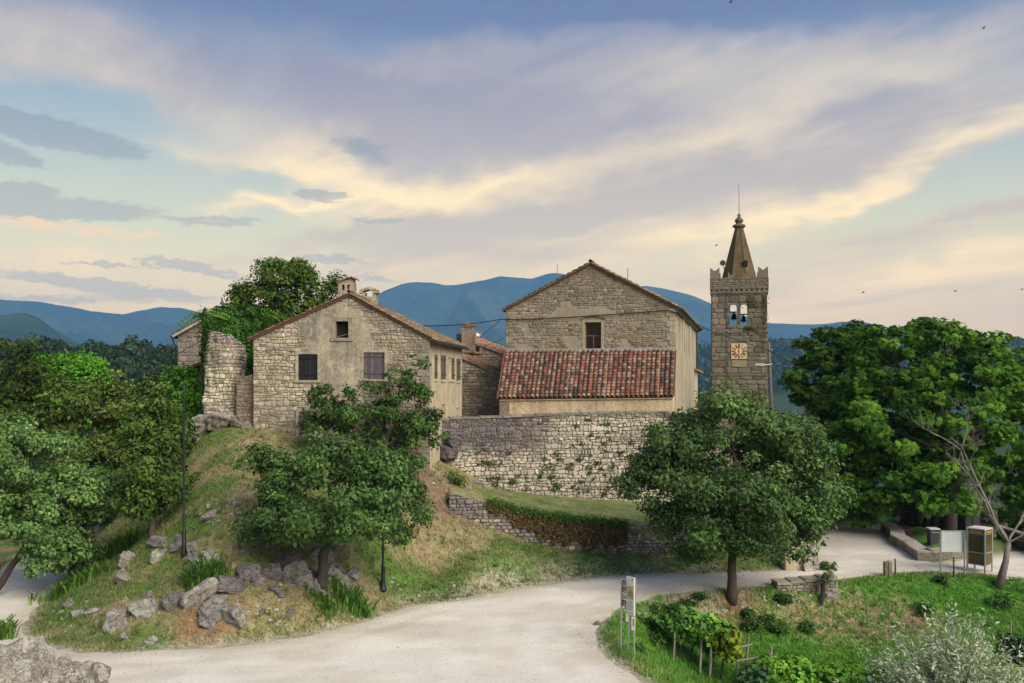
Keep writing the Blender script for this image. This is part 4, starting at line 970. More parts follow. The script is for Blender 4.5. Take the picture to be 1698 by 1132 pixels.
# arched heads and the little column between the two bell openings
for h in BOTH:
    m = MB(); mid_, r_ = (h[0] + h[1]) / 2, (h[1] - h[0]) / 2; na = 8; zt = tz(504) - .003
    for i in range(na):
        a0, a1 = PI * i / na, PI * (i + 1) / na
        m.hexa([PT(mid_ - math.cos(a_) * r_ * k_, zt + .02 - .30 + (math.sin(a_) * r_ * 1.0 if k_ == 1 else .36), d_) for d_ in (-.5, .055) for a_, k_ in ((a0, 1), (a1, 1), (a1, 1.0001), (a0, 1.0001))], (.23, .2, .15))
    m.build('arch', M_ASHLAR, tower)
mc = (BOTH[0][1] + BOTH[1][0]) / 2
cpt = PT(mc, tz(540), -.22)
MB()._lathe(cpt, [(.13, 0), (.13, .08), (.09, .14), (.08, 1.2), (.08, 1.30), (.15, 1.42), (.15, 1.52)], 10, (.24, .21, .155)).build('column', M_ASHLAR, tower, smooth=True)
for zc, hgt, pr in ((484.5, .16, .13), (550, .15, .11), (621, .16, .11)):
    z_ = tz(zc); tbox((-pr, -pr, z_ - hgt / 2), (TW_ + pr, TW_ + pr, z_ + hgt / 2), (.16, .14, .11)).build('string_course', M_ASHLAR, tower)
# parapet on small corbels
z0, z1 = tz(479.5), tz(460)
for k in range(11):
    x_ = (k + .5) * TW_ / 11; tbox((x_ - .12, -.13, tz(484.5) + .082), (x_ + .12, -.01, z0 + .003), (.18, .155, .12)).build('corbel', M_ASHLAR, tower)
par = MB()
for a, b in (((-.14, -.14, z0), (TW_ + .14, .34, z1)), ((-.14, TW_ - .34, z0), (TW_ + .14, TW_ + .14, z1)), ((-.14, .341, z0), (.34, TW_ - .341, z1)), ((TW_ - .34, .341, z0), (TW_ + .14, TW_ - .341, z1))): tbox(a, b, (.15, .13, .10), par)
par_o = par.build('parapet', M_ASHLAR, tower)
PP = plane(TL(-.14, -.14, 0), TU, -TD)
lay(courses(PP, TW_ + .28, lambda u: z0, lambda u: z1, (.14, .24), (.3, .6), .04, lambda u, v: jcol((.165, .143, .11), .2), gap=.02), M_ASHLAR, par_o, 300, 'block')
def merlon(x0, x1, y0, y1, zt, along_x=True):
    z_ = z1 - .02; m = MB(); nt_ = .30
    if along_x: prof = [(x0, z_), (x1, z_), (x1, zt), ((x0 + x1) / 2 + .05, zt - nt_), ((x0 + x1) / 2 - .05, zt - nt_), (x0, zt)]; vs_ = [TL(a, y0, b) for a, b in prof] + [TL(a, y1, b) for a, b in prof]
    else: prof = [(y0, z_), (y1, z_), (y1, zt), ((y0 + y1) / 2 + .05, zt - nt_), ((y0 + y1) / 2 - .05, zt - nt_), (y0, zt)]; vs_ = [TL(x1, a, b) for a, b in prof] + [TL(x0, a, b) for a, b in prof]
    m.add(vs_, [(0, 5, 4, 3, 2, 1)[::-1], (6, 7, 8, 9, 10, 11)[::-1]] + [(i, 6 + i, 6 + (i + 1) % 6, (i + 1) % 6) for i in range(6)], jcol((.165, .145, .115), .1)).build('merlon', M_ASHLAR, tower, origin=TL((x0 + x1) / 2, y0, z_))
for y0, y1 in ((-.135, .33), (TW_ - .33, TW_ + .135)):
    for a, b, zq in ((1177.5, 1193, 442.5), (1207, 1219, 450), (1231, 1243.5, 450), (1257, 1273.5, 442.5)): merlon(tu(a), tu(b), y0, y1, tz(zq))
for x0, x1 in ((-.135, .33), (TW_ - .33, TW_ + .135)):
    for k in range(2): merlon(x0, x1, 1.35 + 1.35 * k, 2.05 + 1.35 * k, tz(450), False)
tbox((.3, .3, z0 - .1), (TW_ - .3, TW_ - .3, z0 + .15)).build('floor', M_MORT_T, tower)
# octagonal spire, knob and rod
tc_ = TL(TW_ / 2, TW_ / 2, 0); tcx, tcy = tc_.x, tc_.y
sy = tcy; spz0, spz1 = z0 + .1, EYE + (620 - 378) / F * sy
r0 = 34.5 / F * sy; r1 = 6.6 / F * sy
o8 = PI / 8 - tra
m = MB(); ns = 14
vs_ = []
for i in range(ns + 1):
    t_ = i / ns; r_ = lerp(r0, r1, t_)
    vs_ += [V(tcx + r_ * math.cos(o8 + k * PI / 4), tcy + r_ * math.sin(o8 + k * PI / 4), lerp(spz0, spz1, t_)) for k in range(8)]
m.add(vs_, [(i * 8 + k, i * 8 + (k + 1) % 8, (i + 1) * 8 + (k + 1) % 8, (i + 1) * 8 + k) for i in range(ns) for k in range(8)])
spire = m.build('spire', M_PLAST_T, tower)
for k in range(8): MB().tube([vs_[k], vs_[ns * 8 + k]], [.05, .03], 5, (.12, .10, .07)).build('rib', M_ASHLAR, spire)
MB()._lathe((tcx, tcy, spz1 - .02), [(.36, 0), (.55, .10), (.60, .2), (.55, .30), (.34, .38), (.24, .46), (.36, .56), (.40, .68), (.34, .82), (.2, .95), (.13, 1.08), (.16, 1.2), (.06, 1.35)], 14, (.15, .115, .09)).build('finial', M_ASHLAR, spire, smooth=True)
MB().tube([V(tcx, tcy, spz1 + 1.2), V(tcx - .02, tcy, EYE + (620 - 306) / F * sy)], [.028, .018], 5).build('rod', M_IRON, spire)
MB().bbox(TL(TW_ / 2 + .55, TW_ / 2 - 1.22, EYE + (620 - 437) / F * 81.2), (.38, .3, .5), (.05, .04, .03), -tra).build('hatch', M_DARK, spire)
# clock: pale dial with brown roman strokes set like rays
clk = slab(PT, rect(CLK[0], CLK[1], CLK[2], CLK[3]), -.02, .07, M_PLAST_C, 'clock_face', tower)
ccx, ccz, cr2 = (CLK[0] + CLK[1]) / 2, (CLK[2] + CLK[3]) / 2, (CLK[1] - CLK[0]) / 2
ROM = ['XII', 'I', 'II', 'III', 'IIII', 'V', 'VI', 'VII', 'VIII', 'IX', 'X', 'XI']
for k, s_ in enumerate(ROM):
    a_ = R(30 * k); m = MB(); ux, uz = math.cos(a_), -math.sin(a_); rx, rz_ = math.sin(a_), math.cos(a_)
    wd_ = {'I': .042, 'V': .085, 'X': .085}; tot = sum(wd_[c_] for c_ in s_); o_ = -tot / 2
    def seg(s0, r0_, s1, r1_, w_=.042):
        pts = []
        for sgn, (s2, r2) in ((-1, (s0, r0_)), (1, (s0, r0_)), (1, (s1, r1_)), (-1, (s1, r1_))): pts.append((ccx + ux * (s2 + sgn * w_ / 2) + rx * r2, ccz + uz * (s2 + sgn * w_ / 2) + rz_ * r2))
        m.hexa([PT(u, v, .068) for u, v in pts] + [PT(u, v, .085) for u, v in pts], (.17, .06, .02))
    i0, i1 = cr2 * .50, cr2 * .96
    for c_ in s_:
        w_ = wd_[c_]; c0 = o_ + w_ / 2
        if c_ == 'I': seg(c0, i0, c0, i1)
        elif c_ == 'V': seg(c0, i0, c0 - w_ * .4, i1); seg(c0, i0, c0 + w_ * .4, i1)
        else: seg(c0 - w_ * .4, i0, c0 + w_ * .4, i1); seg(c0 + w_ * .4, i0, c0 - w_ * .4, i1)
        o_ += w_
    m.build('numeral', M_PAINT, clk)
for nm, an, ln, w_ in (('hour_hand', 172, .36, .07), ('minute_hand', 4, .55, .045)):
    a_ = R(an); m = MB(); rx, rz_ = math.sin(a_), math.cos(a_)
    m.hexa([PT(ccx + rx * t_ * cr2 + rz_ * s_ * w_, ccz + rz_ * t_ * cr2 - rx * s_ * w_, d_) for d_ in (.10, .115) for t_, s_ in ((-.12, -.6), (-.12, .6), (ln, .3), (ln, -.3))], (.33, .20, .09)); m.build(nm, M_PAINT, clk)
rg = MB(); nseg = 20
for i in range(nseg):
    a0, a1 = 2 * PI * i / nseg, 2 * PI * (i + 1) / nseg
    rg.hexa([PT(ccx + math.sin(a_) * r_, ccz + math.cos(a_) * r_, d_) for d_ in (.068, .082) for a_, r_ in ((a0, cr2 * .47), (a1, cr2 * .47), (a1, cr2 * .52), (a0, cr2 * .52))], (.24, .12, .05))
rg.build('dial_ring', M_PAINT, clk)
slab(PT, rect(tu(1214), tu(1238), tz(608), tz(597)), .03, .072, M_ASHLAR, 'plaster_panel', tower, (.27, .235, .16))
MB().tube([PT(tu(1205), tz(484), .13), PT(tu(1205.5), tz(621), .12), PT(tu(1206), tz(660), .1)], .022, 5).build('conductor_cable', M_CABLE, tower)
# bells, loudspeakers
for i, h in enumerate(BOTH):
    b_ = PT((h[0] + h[1]) / 2 + (.05 if i == 0 else -.02), tz(528 if i == 0 else 532), -1.2)
    bell = thing('church_bell', b_, 'dark bronze bell hanging in the %s opening of the bell tower' % ('left' if i == 0 else 'right'), 'bell', 'bells in the tower')
    r_ = .30 if i == 0 else .26
    MB()._lathe(b_, [(r_, 0), (r_ * .95, .06), (r_ * .75, .18), (r_ * .62, .38), (r_ * .5, .48), (.06, .54), (.05, .66)], 14).build('bell_body', M_IRON, bell, smooth=True)
    MB().tube([b_ + V(-.34, 0, .66), b_ + V(.34, 0, .66)], .06, 6, (.06, .05, .04)).build('yoke', M_WOOD, bell)
    MB()._lathe(b_ + V(0, 0, -.14), [(.05, 0), (.06, .05), (.02, .1), (.015, .3)], 8).build('clapper', M_IRON, bell)
for (p_, q_, lab) in ((1198, 436, 'round dark loudspeaker horn standing beside the tower spire'), (1237, 434, 'small dark loudspeaker fixed on the face of the spire')):
    y_ = Yt + 1.0; b_ = at(p_, q_, y_); r_ = .26 if p_ < 1200 else .15
    sp = thing('loudspeaker', b_, lab, 'loudspeaker', 'tower loudspeakers')
    m = MB(); n_ = 14; vs2 = []
    for d_, rr in ((-.12, r_), (-.05, r_ * .96), (.12, r_ * .5), (.3, r_ * .35), (.42, r_ * .38)): vs2 += [b_ + V(math.cos(2 * PI * k / n_) * rr, d_, math.sin(2 * PI * k / n_) * rr) for k in range(n_)]
    m.add(vs2, [(i * n_ + k, i * n_ + (k + 1) % n_, (i + 1) * n_ + (k + 1) % n_, (i + 1) * n_ + k) for i in range(4) for k in range(n_)] + [tuple(range(4 * n_, 5 * n_)), tuple(range(n_))]); m.build('horn', M_IRON, sp)
    MB().tube([b_ + V(0, .3, 0), b_ + V(.25, .5, -.35), b_ + V(.4, .7, -.9)], .03, 5).build('bracket', M_IRON, sp)

# ================================================================== two-level stone house between gable house and church
mh = thing('stone_house', (px(770, 66), 66, 4.5), 'narrow brown stone house with stepped orange roofs between gabled house and church', 'house')
def block(name, xa, ya, xb, yb, zl, zr, Y, depth, skew, parent, col, zb=4.5):
    """wall facing us from column xa to xb with a roof falling to the right"""
    A, B = V(px(xa, Y), Y, 0), V(px(xb, Y), Y, 0); P_ = plane(A, B - A, (0, -1, 0)); L_ = (B - A).length
    tp = lambda u: lerp(zl, zr, u / L_)
    wl = pierced(P_, tp, L_, zb, [], .2, M_MORT_H, 'wall', parent, nu=6)
    lay(courses(P_, L_, lambda u: zb, lambda u: tp(u) - .02, (.15, .27), (.22, .6), .05, col), M_STONE, wl, 200)
    bk = V(skew, depth, 0)
    MB().add([V(B.x, B.y, zb), V(B.x + skew, B.y + depth, zb), V(B.x + skew, B.y + depth, zr), V(B.x, B.y, zr), V(A.x, A.y, zb), V(A.x + skew, A.y + depth, zb), V(A.x + skew, A.y + depth, zl), V(A.x, A.y, zl)], [(0, 1, 2, 3), (5, 4, 7, 6), (1, 5, 6, 2)]).build('wall', M_MORT_H, parent)
    rf = MB().tube([V(A.x, Y + .1, zl - .1), V(A.x + skew, Y + depth, zl - .1)], .06, 5).build('roof', M_WOOD, parent)
    s_ = (zl - zr) / L_
    tiled(V(B.x + .3, Y - .12, zr - .3 * s_ + .05), V(B.x + .3 + skew, Y + depth, zr - .3 * s_ + .05), V(A.x, Y - .12, zl + .05), V(A.x + skew, Y + depth, zl + .05), rf, 'orange', 150, row=.34, pick=lambda s: s[0].y)
    n_ = max(3, int(L_ / .4)); e_ = V(B.x + .3, Y - .12, zr - .3 * s_ + .05); r_ = V(A.x, Y - .12, zl + .05)
    for i in range(n_):
        a_, b_ = e_.lerp(r_, i / n_), e_.lerp(r_, (i + .94) / n_)
        MB().hexa([a_ + V(0, -.06, -.16), b_ + V(0, -.06, -.16), b_ + V(0, .1, -.11), a_ + V(0, .1, -.11), a_ + V(0, -.06, .03), b_ + V(0, -.06, .03), b_ + V(0, .1, .05), a_ + V(0, .1, .05)], jcol((.33, .26, .2), .15)).build('verge_stone', M_STONE, rf, origin=a_)
    return wl
bcol = lambda u, v: jcol((.36, .285, .20) if rng.random() > .15 else (.24, .19, .145), .25, .05)
block('lower', 757, 0, 834, 0, pz(588, 63), pz(622, 63), 63, 4, .55, mh, bcol)
block('upper', 757, 0, 856, 0, pz(556, 67.5), pz(593, 67.5), 67.5, 5, 1.25, mh, bcol)
c3 = V(px(776.5, 66.8), 66.8, 0); w3 = 22 / F * 66.8
ch3, ot3 = chimney_box((c3.x, c3.y), w3, .8, pz(585, 66.8), pz(548, 66.8), mh, M_STONE, (.25, .185, .14), .27, None)
for k in range(3): MB().box((c3.x - w3 / 2 + .26 + k * .2 - .03, c3.y - .39, ot3 - .272), (c3.x - w3 / 2 + .26 + k * .2 + .05, c3.y + .39, ot3 - .003), (.3, .2, .15)).build('mullion', M_STONE, ch3)
MB().box((c3.x - w3 / 2 - .05, c3.y - .45, ot3 - .002), (c3.x + w3 / 2 + .05, c3.y + .45, ot3 + .09), (.28, .14, .1)).build('cap', M_TILE2, ch3)
cm = MB(); a_, b_ = ot3 + .088, ot3 + .36
cm.add([V(c3.x - w3 / 2 - .1, c3.y - .5, a_), V(c3.x + w3 / 2 + .1, c3.y - .5, a_), V(c3.x + w3 / 2 + .1, c3.y + .5, a_), V(c3.x - w3 / 2 - .1, c3.y + .5, a_), V(c3.x, c3.y, b_)], [(3, 2, 1, 0), (0, 1, 4), (1, 2, 4), (2, 3, 4), (3, 0, 4)], (.30, .135, .09)); cm.build('cap_roof', M_TILE, ch3)
w_ = V(px(792, 63.2), 66.9, 0)
PM = plane((px(786, 67.5), 67.5, 0), (1, 0, 0), (0, -1, 0)); q0, q1 = pz(584, 67.5), pz(574, 67.5)
wn_ = slab(PM, rect(.12, .42, q0, q1), -.02, .06, M_DARK, 'window', mh); surround(PM, .12, .42, q0, q1, .13, M_STONE, wn_, (.33, .24, .19), .09)
dish = thing('roof_antenna', at(795, 556, 66.0), 'small dish antenna on a bent mast beside the little chimney', 'antenna')
b_ = at(795, 556, 66.0); MB().tube([at(788, 558, 66.4), b_ + V(0, 0, -.05), b_ + V(.05, 0, .45)], .02, 5).build('mast', M_METAL, dish)
m = MB(); n_ = 12
m.add([b_ + V(-.02, -.12, .15)] + [b_ + V(.24 * math.cos(2 * PI * k / n_) - .02, -.20 , .15 + .24 * math.sin(2 * PI * k / n_)) for k in range(n_)], [(0, 1 + k, 1 + (k + 1) % n_) for k in range(n_)]); m.build('dish', M_METAL, dish)

# ================================================================== farmhouse behind the ruined tower
Yf = 57.0
fh_ = thing('farmhouse', (px(318, Yf), Yf, 5.0), 'grey stone house corner with black gutter and porch roof behind the tower stump', 'house')
FA, FBv = V(px(295, Yf), Yf, 0), V(px(420, Yf), Yf, 0); PFm = plane(FA, (1, 0, 0), (0, -1, 0)); FLn = (FBv - FA).length
ftop = lambda u: lerp(pz(554, Yf), pz(527, Yf), u / (px(345, Yf) - FA.x)) if u < (px(345, Yf) - FA.x) else lerp(pz(527, Yf), pz(556, Yf), (u - (px(345, Yf) - FA.x)) / (FLn - (px(345, Yf) - FA.x)))
fwl = pierced(PFm, ftop, FLn, 4.5, [], .2, M_MORT_H, 'wall', fh_, nu=24)
lay(courses(PFm, 3.2, lambda u: 7.5, lambda u: ftop(u) - .02, (.2, .38), (.3, .75), .05, lambda u, v: jcol((.245, .205, .175), .2)), M_STONE, fwl, 120)
MB().add([V(FA.x, Yf, 4.5), V(FA.x, Yf + 8, 4.5), V(FA.x, Yf + 8, ftop(0)), V(FA.x, Yf, ftop(0)), V(FBv.x, Yf, 4.5), V(FBv.x, Yf + 8, 4.5), V(FBv.x, Yf + 8, ftop(FLn)), V(FBv.x, Yf, ftop(FLn))], [(1, 0, 3, 2), (4, 5, 6, 7)]).build('wall', M_MORT_H, fh_)
frf = MB().tube([V(px(345, Yf), Yf + .1, pz(527, Yf) - .1), V(px(345, Yf), Yf + 8, pz(527, Yf) - .1)], .06, 5).build('roof', M_WOOD, fh_)
fe = V(px(289, Yf), Yf - .25, pz(556, Yf) + .05); frd = V(px(345, Yf), Yf - .25, pz(527, Yf) + .12); bk = V(0, 8.4, 0)
tiled(fe, fe + bk, frd, frd + bk, frf, 'red', 40, pick=lambda s: s[0].y, thick=.16)
fe2 = V(px(424, Yf), Yf - .25, pz(558, Yf) + .05)
tiled(fe2, fe2 + bk, frd, frd + bk, frf, 'red', 30, pick=lambda s: s[0].y, thick=.16)
MB().hexa([fe + V(0, -.06, -.20), frd + V(0, -.06, -.20), frd + V(0, .02, -.20), fe + V(0, .02, -.20), fe + V(0, -.06, -.02), frd + V(0, -.06, -.02), frd + V(0, .02, -.02), fe + V(0, .02, -.02)], (.36, .33, .29)).build('barge_board', M_PAINT, frf)
MB().tube([fe + V(-.06, -.05, -.16), fe + V(-.06, 8.4, -.16)], .08, 6).build('gutter', M_IRON, fh_)
MB().tube([fe + V(-.05, .12, -.2), fe + V(-.02, .15, -.5), V(FA.x - .1, Yf - .08, ftop(0) - .75), V(FA.x - .08, Yf - .08, 8.5)], .05, 6).build('downpipe', M_IRON, fh_)
MB().tube([V(FA.x - .1, Yf - .08, 10.4), V(FA.x - .35, Yf - .3, 10.45)], .04, 5).build('pipe_elbow', M_IRON, fh_)
pe, pr = at(278, 622, 55.5), at(340, 598, 55.5)
pof = MB().hexa([pe + V(0, 0, -.12), pr + V(0, 0, -.12), pr + V(0, 1.6, -.12), pe + V(0, 1.6, -.12), pe, pr, pr + V(0, 1.6, 0), pe + V(0, 1.6, 0)], (.05, .035, .03)).build('porch_roof', M_WOOD, fh_)
for i in range(7):
    a_, b_ = pe.lerp(pr, i / 7) + V(0, -.04, .02), pe.lerp(pr, (i + .95) / 7) + V(0, -.04, .02)
    MB().hexa([a_, b_, b_ + V(0, 1.6, 0), a_ + V(0, 1.6, 0), a_ + V(0, 0, .07), b_ + V(0, 0, .05), b_ + V(0, 1.6, .05), a_ + V(0, 1.6, .07)], jcol(RED[1], .2)).build('tile', M_TILE, pof, origin=a_)
for x_ in (.3, 2.0): MB().box((pe.x + x_, 55.7, 5.5), (pe.x + x_ + .14, 55.84, pe.z + .05 + x_ * .28), (.06, .05, .04)).build('post', M_WOOD, fh_)

# ================================================================== town wall and terrace
class Path:
    """poly-line in plan; quantities given per photograph column are interpolated along it"""
    def __init__(s, pts):
        s.cols = [p for p, _ in pts]; s.p = [V(px(p, Y), Y, 0) for p, Y in pts]; s.s = [0.0]
        for a, b in zip(s.p[:-1], s.p[1:]): s.s.append(s.s[-1] + (b - a).length)
        s.L = s.s[-1]
    def pos(s, u):
        u = min(max(u, 0), s.L); i = max(0, min(len(s.s) - 2, int(np.searchsorted(s.s, u) - 1))); t_ = (u - s.s[i]) / (s.s[i + 1] - s.s[i])
        return s.p[i].lerp(s.p[i + 1], t_)
    def nor(s, u):
        d = (s.pos(u + .4) - s.pos(u - .4)); d.z = 0; d.normalize(); return V(d.y, -d.x, 0)
    def col(s, u): q = s.pos(u); return CX + F * q.x / q.y
    def z(s, u, table): q = s.pos(u); return pz(float(np.interp(s.col(u), [a for a, _ in table], [b for _, b in table])), q.y)
    def P(s): return lambda u, v, d=0.0: s.pos(u) + V(0, 0, v) + s.nor(u) * d
def wall_core(path, bot, top, thick, mat, parent, name='wall', inset=.06):
    m = MB(); n_ = 60; vs_ = []
    for i in range(n_ + 1):
        u = path.L * i / n_; c_, nn = path.pos(u), path.nor(u)
        vs_ += [c_ + V(0, 0, bot(u) - .5), c_ + V(0, 0, top(u) - inset), c_ - nn * thick + V(0, 0, top(u) - inset), c_ - nn * thick + V(0, 0, bot(u) - .5)]
    m.add(vs_, [(i * 4 + k, i * 4 + (k + 1) % 4, i * 4 + 4 + (k + 1) % 4, i * 4 + 4 + k) for i in range(n_) for k in range(4)] + [(0, 3, 2, 1), (n_ * 4, n_ * 4 + 1, n_ * 4 + 2, n_ * 4 + 3)])
    return m.build(name, mat, parent)
RW = Path([(732, 50.4), (800, 50.9), (900, 51.3), (1000, 51.6), (1090, 51.6), (1180, 50.6), (1260, 48.9), (1318, 47.6)])
RTOP = [(732, 693), (800, 690), (860, 688), (900, 686), (1000, 683), (1090, 681), (1160, 690), (1250, 760), (1318, 895)]
RBOT = [(732, 768), (750, 778), (780, 798), (810, 809), (870, 817), (930, 824), (1060, 832), (1160, 850), (1250, 890), (1318, 945)]
rtopf = lambda u: RW.z(u, RTOP) + .05 * mnoise.noise((u * 1.3, 0, 9)) + .03 * mnoise.noise((u * 4, 0, 2)); rbotf = lambda u: RW.z(u, RBOT) - .25
tw_ = thing('town_wall', RW.pos(0) + V(0, 0, 3), 'high rubble town wall below the church, dark upper courses and pale lower stones', 'wall')
rcore = wall_core(RW, rbotf, rtopf, .6, M_MORT_W, tw_)
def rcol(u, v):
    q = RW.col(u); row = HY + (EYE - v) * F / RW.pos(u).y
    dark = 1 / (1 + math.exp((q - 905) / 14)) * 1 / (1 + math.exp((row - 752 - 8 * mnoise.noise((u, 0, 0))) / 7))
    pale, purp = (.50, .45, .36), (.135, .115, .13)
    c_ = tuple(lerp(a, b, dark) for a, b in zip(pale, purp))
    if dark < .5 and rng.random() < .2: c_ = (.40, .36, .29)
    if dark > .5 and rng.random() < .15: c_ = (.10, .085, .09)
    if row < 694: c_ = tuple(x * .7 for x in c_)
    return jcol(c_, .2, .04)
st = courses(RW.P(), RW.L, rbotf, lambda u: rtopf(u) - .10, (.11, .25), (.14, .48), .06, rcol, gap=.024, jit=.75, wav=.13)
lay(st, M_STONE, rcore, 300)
u = 0
while u < RW.L - .4:                                     # capping stones
    w_ = rng.uniform(.4, .9); a, b = u + .01, min(u + w_ - .012, RW.L); zt = rtopf(u + w_ / 2)
    MB().hexa([RW.P()(x, zt - .12 + rng.uniform(-.01, .01), d) for d in (-.64, .10) for x in (a, b)][:2] + [RW.P()(x, zt - .115, .10) for x in (b, a)] + [RW.P()(a, zt + .005, -.64), RW.P()(b, zt - .005, -.64), RW.P()(b, zt + rng.uniform(-.01, .02), .10), RW.P()(a, zt, .10)], jcol((.20, .185, .165), .25)).build('cap_stone', M_STONE, rcore, origin=RW.P()((a + b) / 2, zt, 0))
    u += w_
LW = Path([(744, 45.4), (780, 45.5), (830, 45.75), (880, 46.0), (930, 46.25), (990, 46.5), (1050, 46.8), (1120, 46.9), (1185, 47.0)])
LTOP = [(744, 818), (760, 819), (778, 825), (806, 831), (850, 842), (898, 853), (974, 863), (1036, 868), (1100, 871), (1185, 884)]
LBOT = [(744, 849), (777, 863), (818, 876), (871, 895), (915, 905), (983, 915), (1048, 920), (1121, 923), (1185, 930)]
ltopf = lambda u: LW.z(u, LTOP) + .05 * mnoise.noise((u * 2, 0, 1)); lbotf = lambda u: LW.z(u, LBOT) - .15
dw = thing('retaining_wall', LW.pos(0) + V(0, 0, 1.5), 'low dry stone retaining wall stepping down the slope under the grassy terrace', 'wall')
dcore = wall_core(LW, lbotf, ltopf, .45, M_MORT_W, dw, inset=.10)
def dcol(u, v):
    c_ = (.25, .215, .20) if rng.random() > .25 else (.36, .325, .275)
    if rng.random() < .12: c_ = (.13, .11, .105)
    if LW.col(u) < 790: c_ = tuple(x * .8 for x in (.27, .235, .24))
    if 1080 < LW.col(u) < 1100 and rng.random() < .25: c_ = (.33, .13, .07)
    return jcol(c_, .25, .05)
lay(courses(LW.P(), LW.L, lbotf, ltopf, (.10, .22), (.18, .45), .09, dcol, gap=.03, jit=.45, wav=.07), M_STONE, dcore, 300)
# grassy terrace between the two walls
cols_ = np.linspace(728, 1240, 90); tv, tcq = [], []
for i, q in enumerate(cols_):
    uf = float(np.interp(q, LW.cols, LW.s)); ub = float(np.interp(q, RW.cols, RW.s))
    a, b = LW.pos(uf), RW.pos(ub); za = ltopf(uf) + .03; zb = RW.z(ub, RBOT) + .02
    if q < 744: a = V(px(q, 45.4), 45.4, 0); za -= (744 - q) * .09
    if q < 800: zb = min(zb, lerp(zb, zb - .1, .5))
    for j in range(25):
        t_ = .03 + 1.02 * j / 24; p_ = a.lerp(b, t_); z_ = lerp(za, zb, sstep(t_, 0, 1) * .6 + t_ * .4) + .05 * mnoise.noise((p_.x, p_.y, 0)) - (.12 if j == 0 else 0)
        tv.append((p_.x, p_.y, z_)); g_ = .55 + .7 * mnoise.noise((p_.x * .9, p_.y * 1.4, 3)) + (.25 if t_ < .2 else 0) - (.5 if q < 800 else 0); g_ = min(max(g_, 0), 1)
        tcq.append(tuple(lerp(x, y, g_) for x, y in zip((.29, .255, .14), (.10, .18, .04))))
tq = np.array([(i * 25 + j, (i + 1) * 25 + j, (i + 1) * 25 + j + 1, i * 25 + j + 1) for i in range(89) for j in range(24)])
ter = bpy.data.objects.new('terrace', mesh_np('terrace', np.array(tv), tq, M_GROUND, np.array(tcq), True)); link(ter, None, V(0, 0, 0)); tag(ter, kind='structure')

# gate pier with a leaning buttress stone at the road end of the town wall
gp = thing('gate_pier', hit(1322, 946), 'pale plastered end pier with leaning buttress stone at the bend of the road', 'pier')
b0 = hit(1320, 946); MB().bbox((b0.x, b0.y + .4, b0.z + .7), (1.1, .8, 1.6), (.5, .42, .28), 0, .05).build('pier', M_PLAST_W, gp)
MB().hexa([b0 + V(.35, -.5, -.2), b0 + V(1.05, -.35, -.2), b0 + V(1.1, .4, -.2), b0 + V(.4, .4, -.2), b0 + V(.30, .0, .95), b0 + V(.5, .0, .9), b0 + V(.55, .4, .85), b0 + V(.32, .4, .95)], (.37, .34, .28)).build('buttress_stone', M_ROCK, gp)
for k in range(3): MB().bbox((b0.x + 1.0 + k * .25, b0.y + .9 + k * .5, b0.z + .12 + .2 * (k == 0)), (.5, .5, .4), jcol((.30, .27, .25), .2), k, .08).build('loose_stone', M_ROCK, gp)

# low wall with a stub post beside the road
rw0, rw1 = hit(1288, 974), hit(1385, 966)
RWP = Path([(1288, 42.15), (1330, 42.25), (1388, 42.45)])
rws = thing('roadside_wall', RWP.pos(0) + V(0, 0, -.8), 'low stone wall with flat slabs on top and a stub post at its end, by the road', 'wall')
wt = [(1288, 965), (1388, 955)]; wb = [(1288, 985), (1330, 990), (1388, 980)]
wtf = lambda u: RWP.z(u, wt); wbf = lambda u: RWP.z(u, wb) - .3
wcore = wall_core(RWP, wbf, wtf, .7, M_MORT_W, rws, inset=.12)
lay(courses(RWP.P(), RWP.L, wbf, lambda u: wtf(u) - .12, (.10, .18), (.2, .45), .05, lambda u, v: jcol((.30, .255, .21), .25)), M_STONE, wcore, 300)
u = 0
while u < RWP.L - .1:
    w_ = rng.uniform(.6, 1.0); a, b = u + .01, min(u + w_, RWP.L) - .01; zt = wtf(u)
    P_ = RWP.P(); MB().hexa([P_(a, zt - .11, -.75), P_(b, zt - .11, -.75), P_(b, zt - .11, .1), P_(a, zt - .11, .1), P_(a, zt, -.75), P_(b, zt + .01, -.75), P_(b, zt, .1), P_(a, zt + .01, .1)], jcol((.34, .31, .26), .15)).build('slab', M_STONE, wcore, origin=P_(a, zt, 0)); u += w_
pe_ = RWP.pos(RWP.L) + V(-.15, .35, 0)
MB().bbox((pe_.x, pe_.y, -.3), (.46, .5, 1.1), (.31, .28, .24), .1, .06).build('end_pier', M_STONE, rws)
MB()._lathe((pe_.x, pe_.y, .24), [(.17, 0), (.19, .1), (.18, .3), (.16, .44), (.11, .5)], 9, (.29, .265, .23)).build('stub_post', M_STONE, rws)

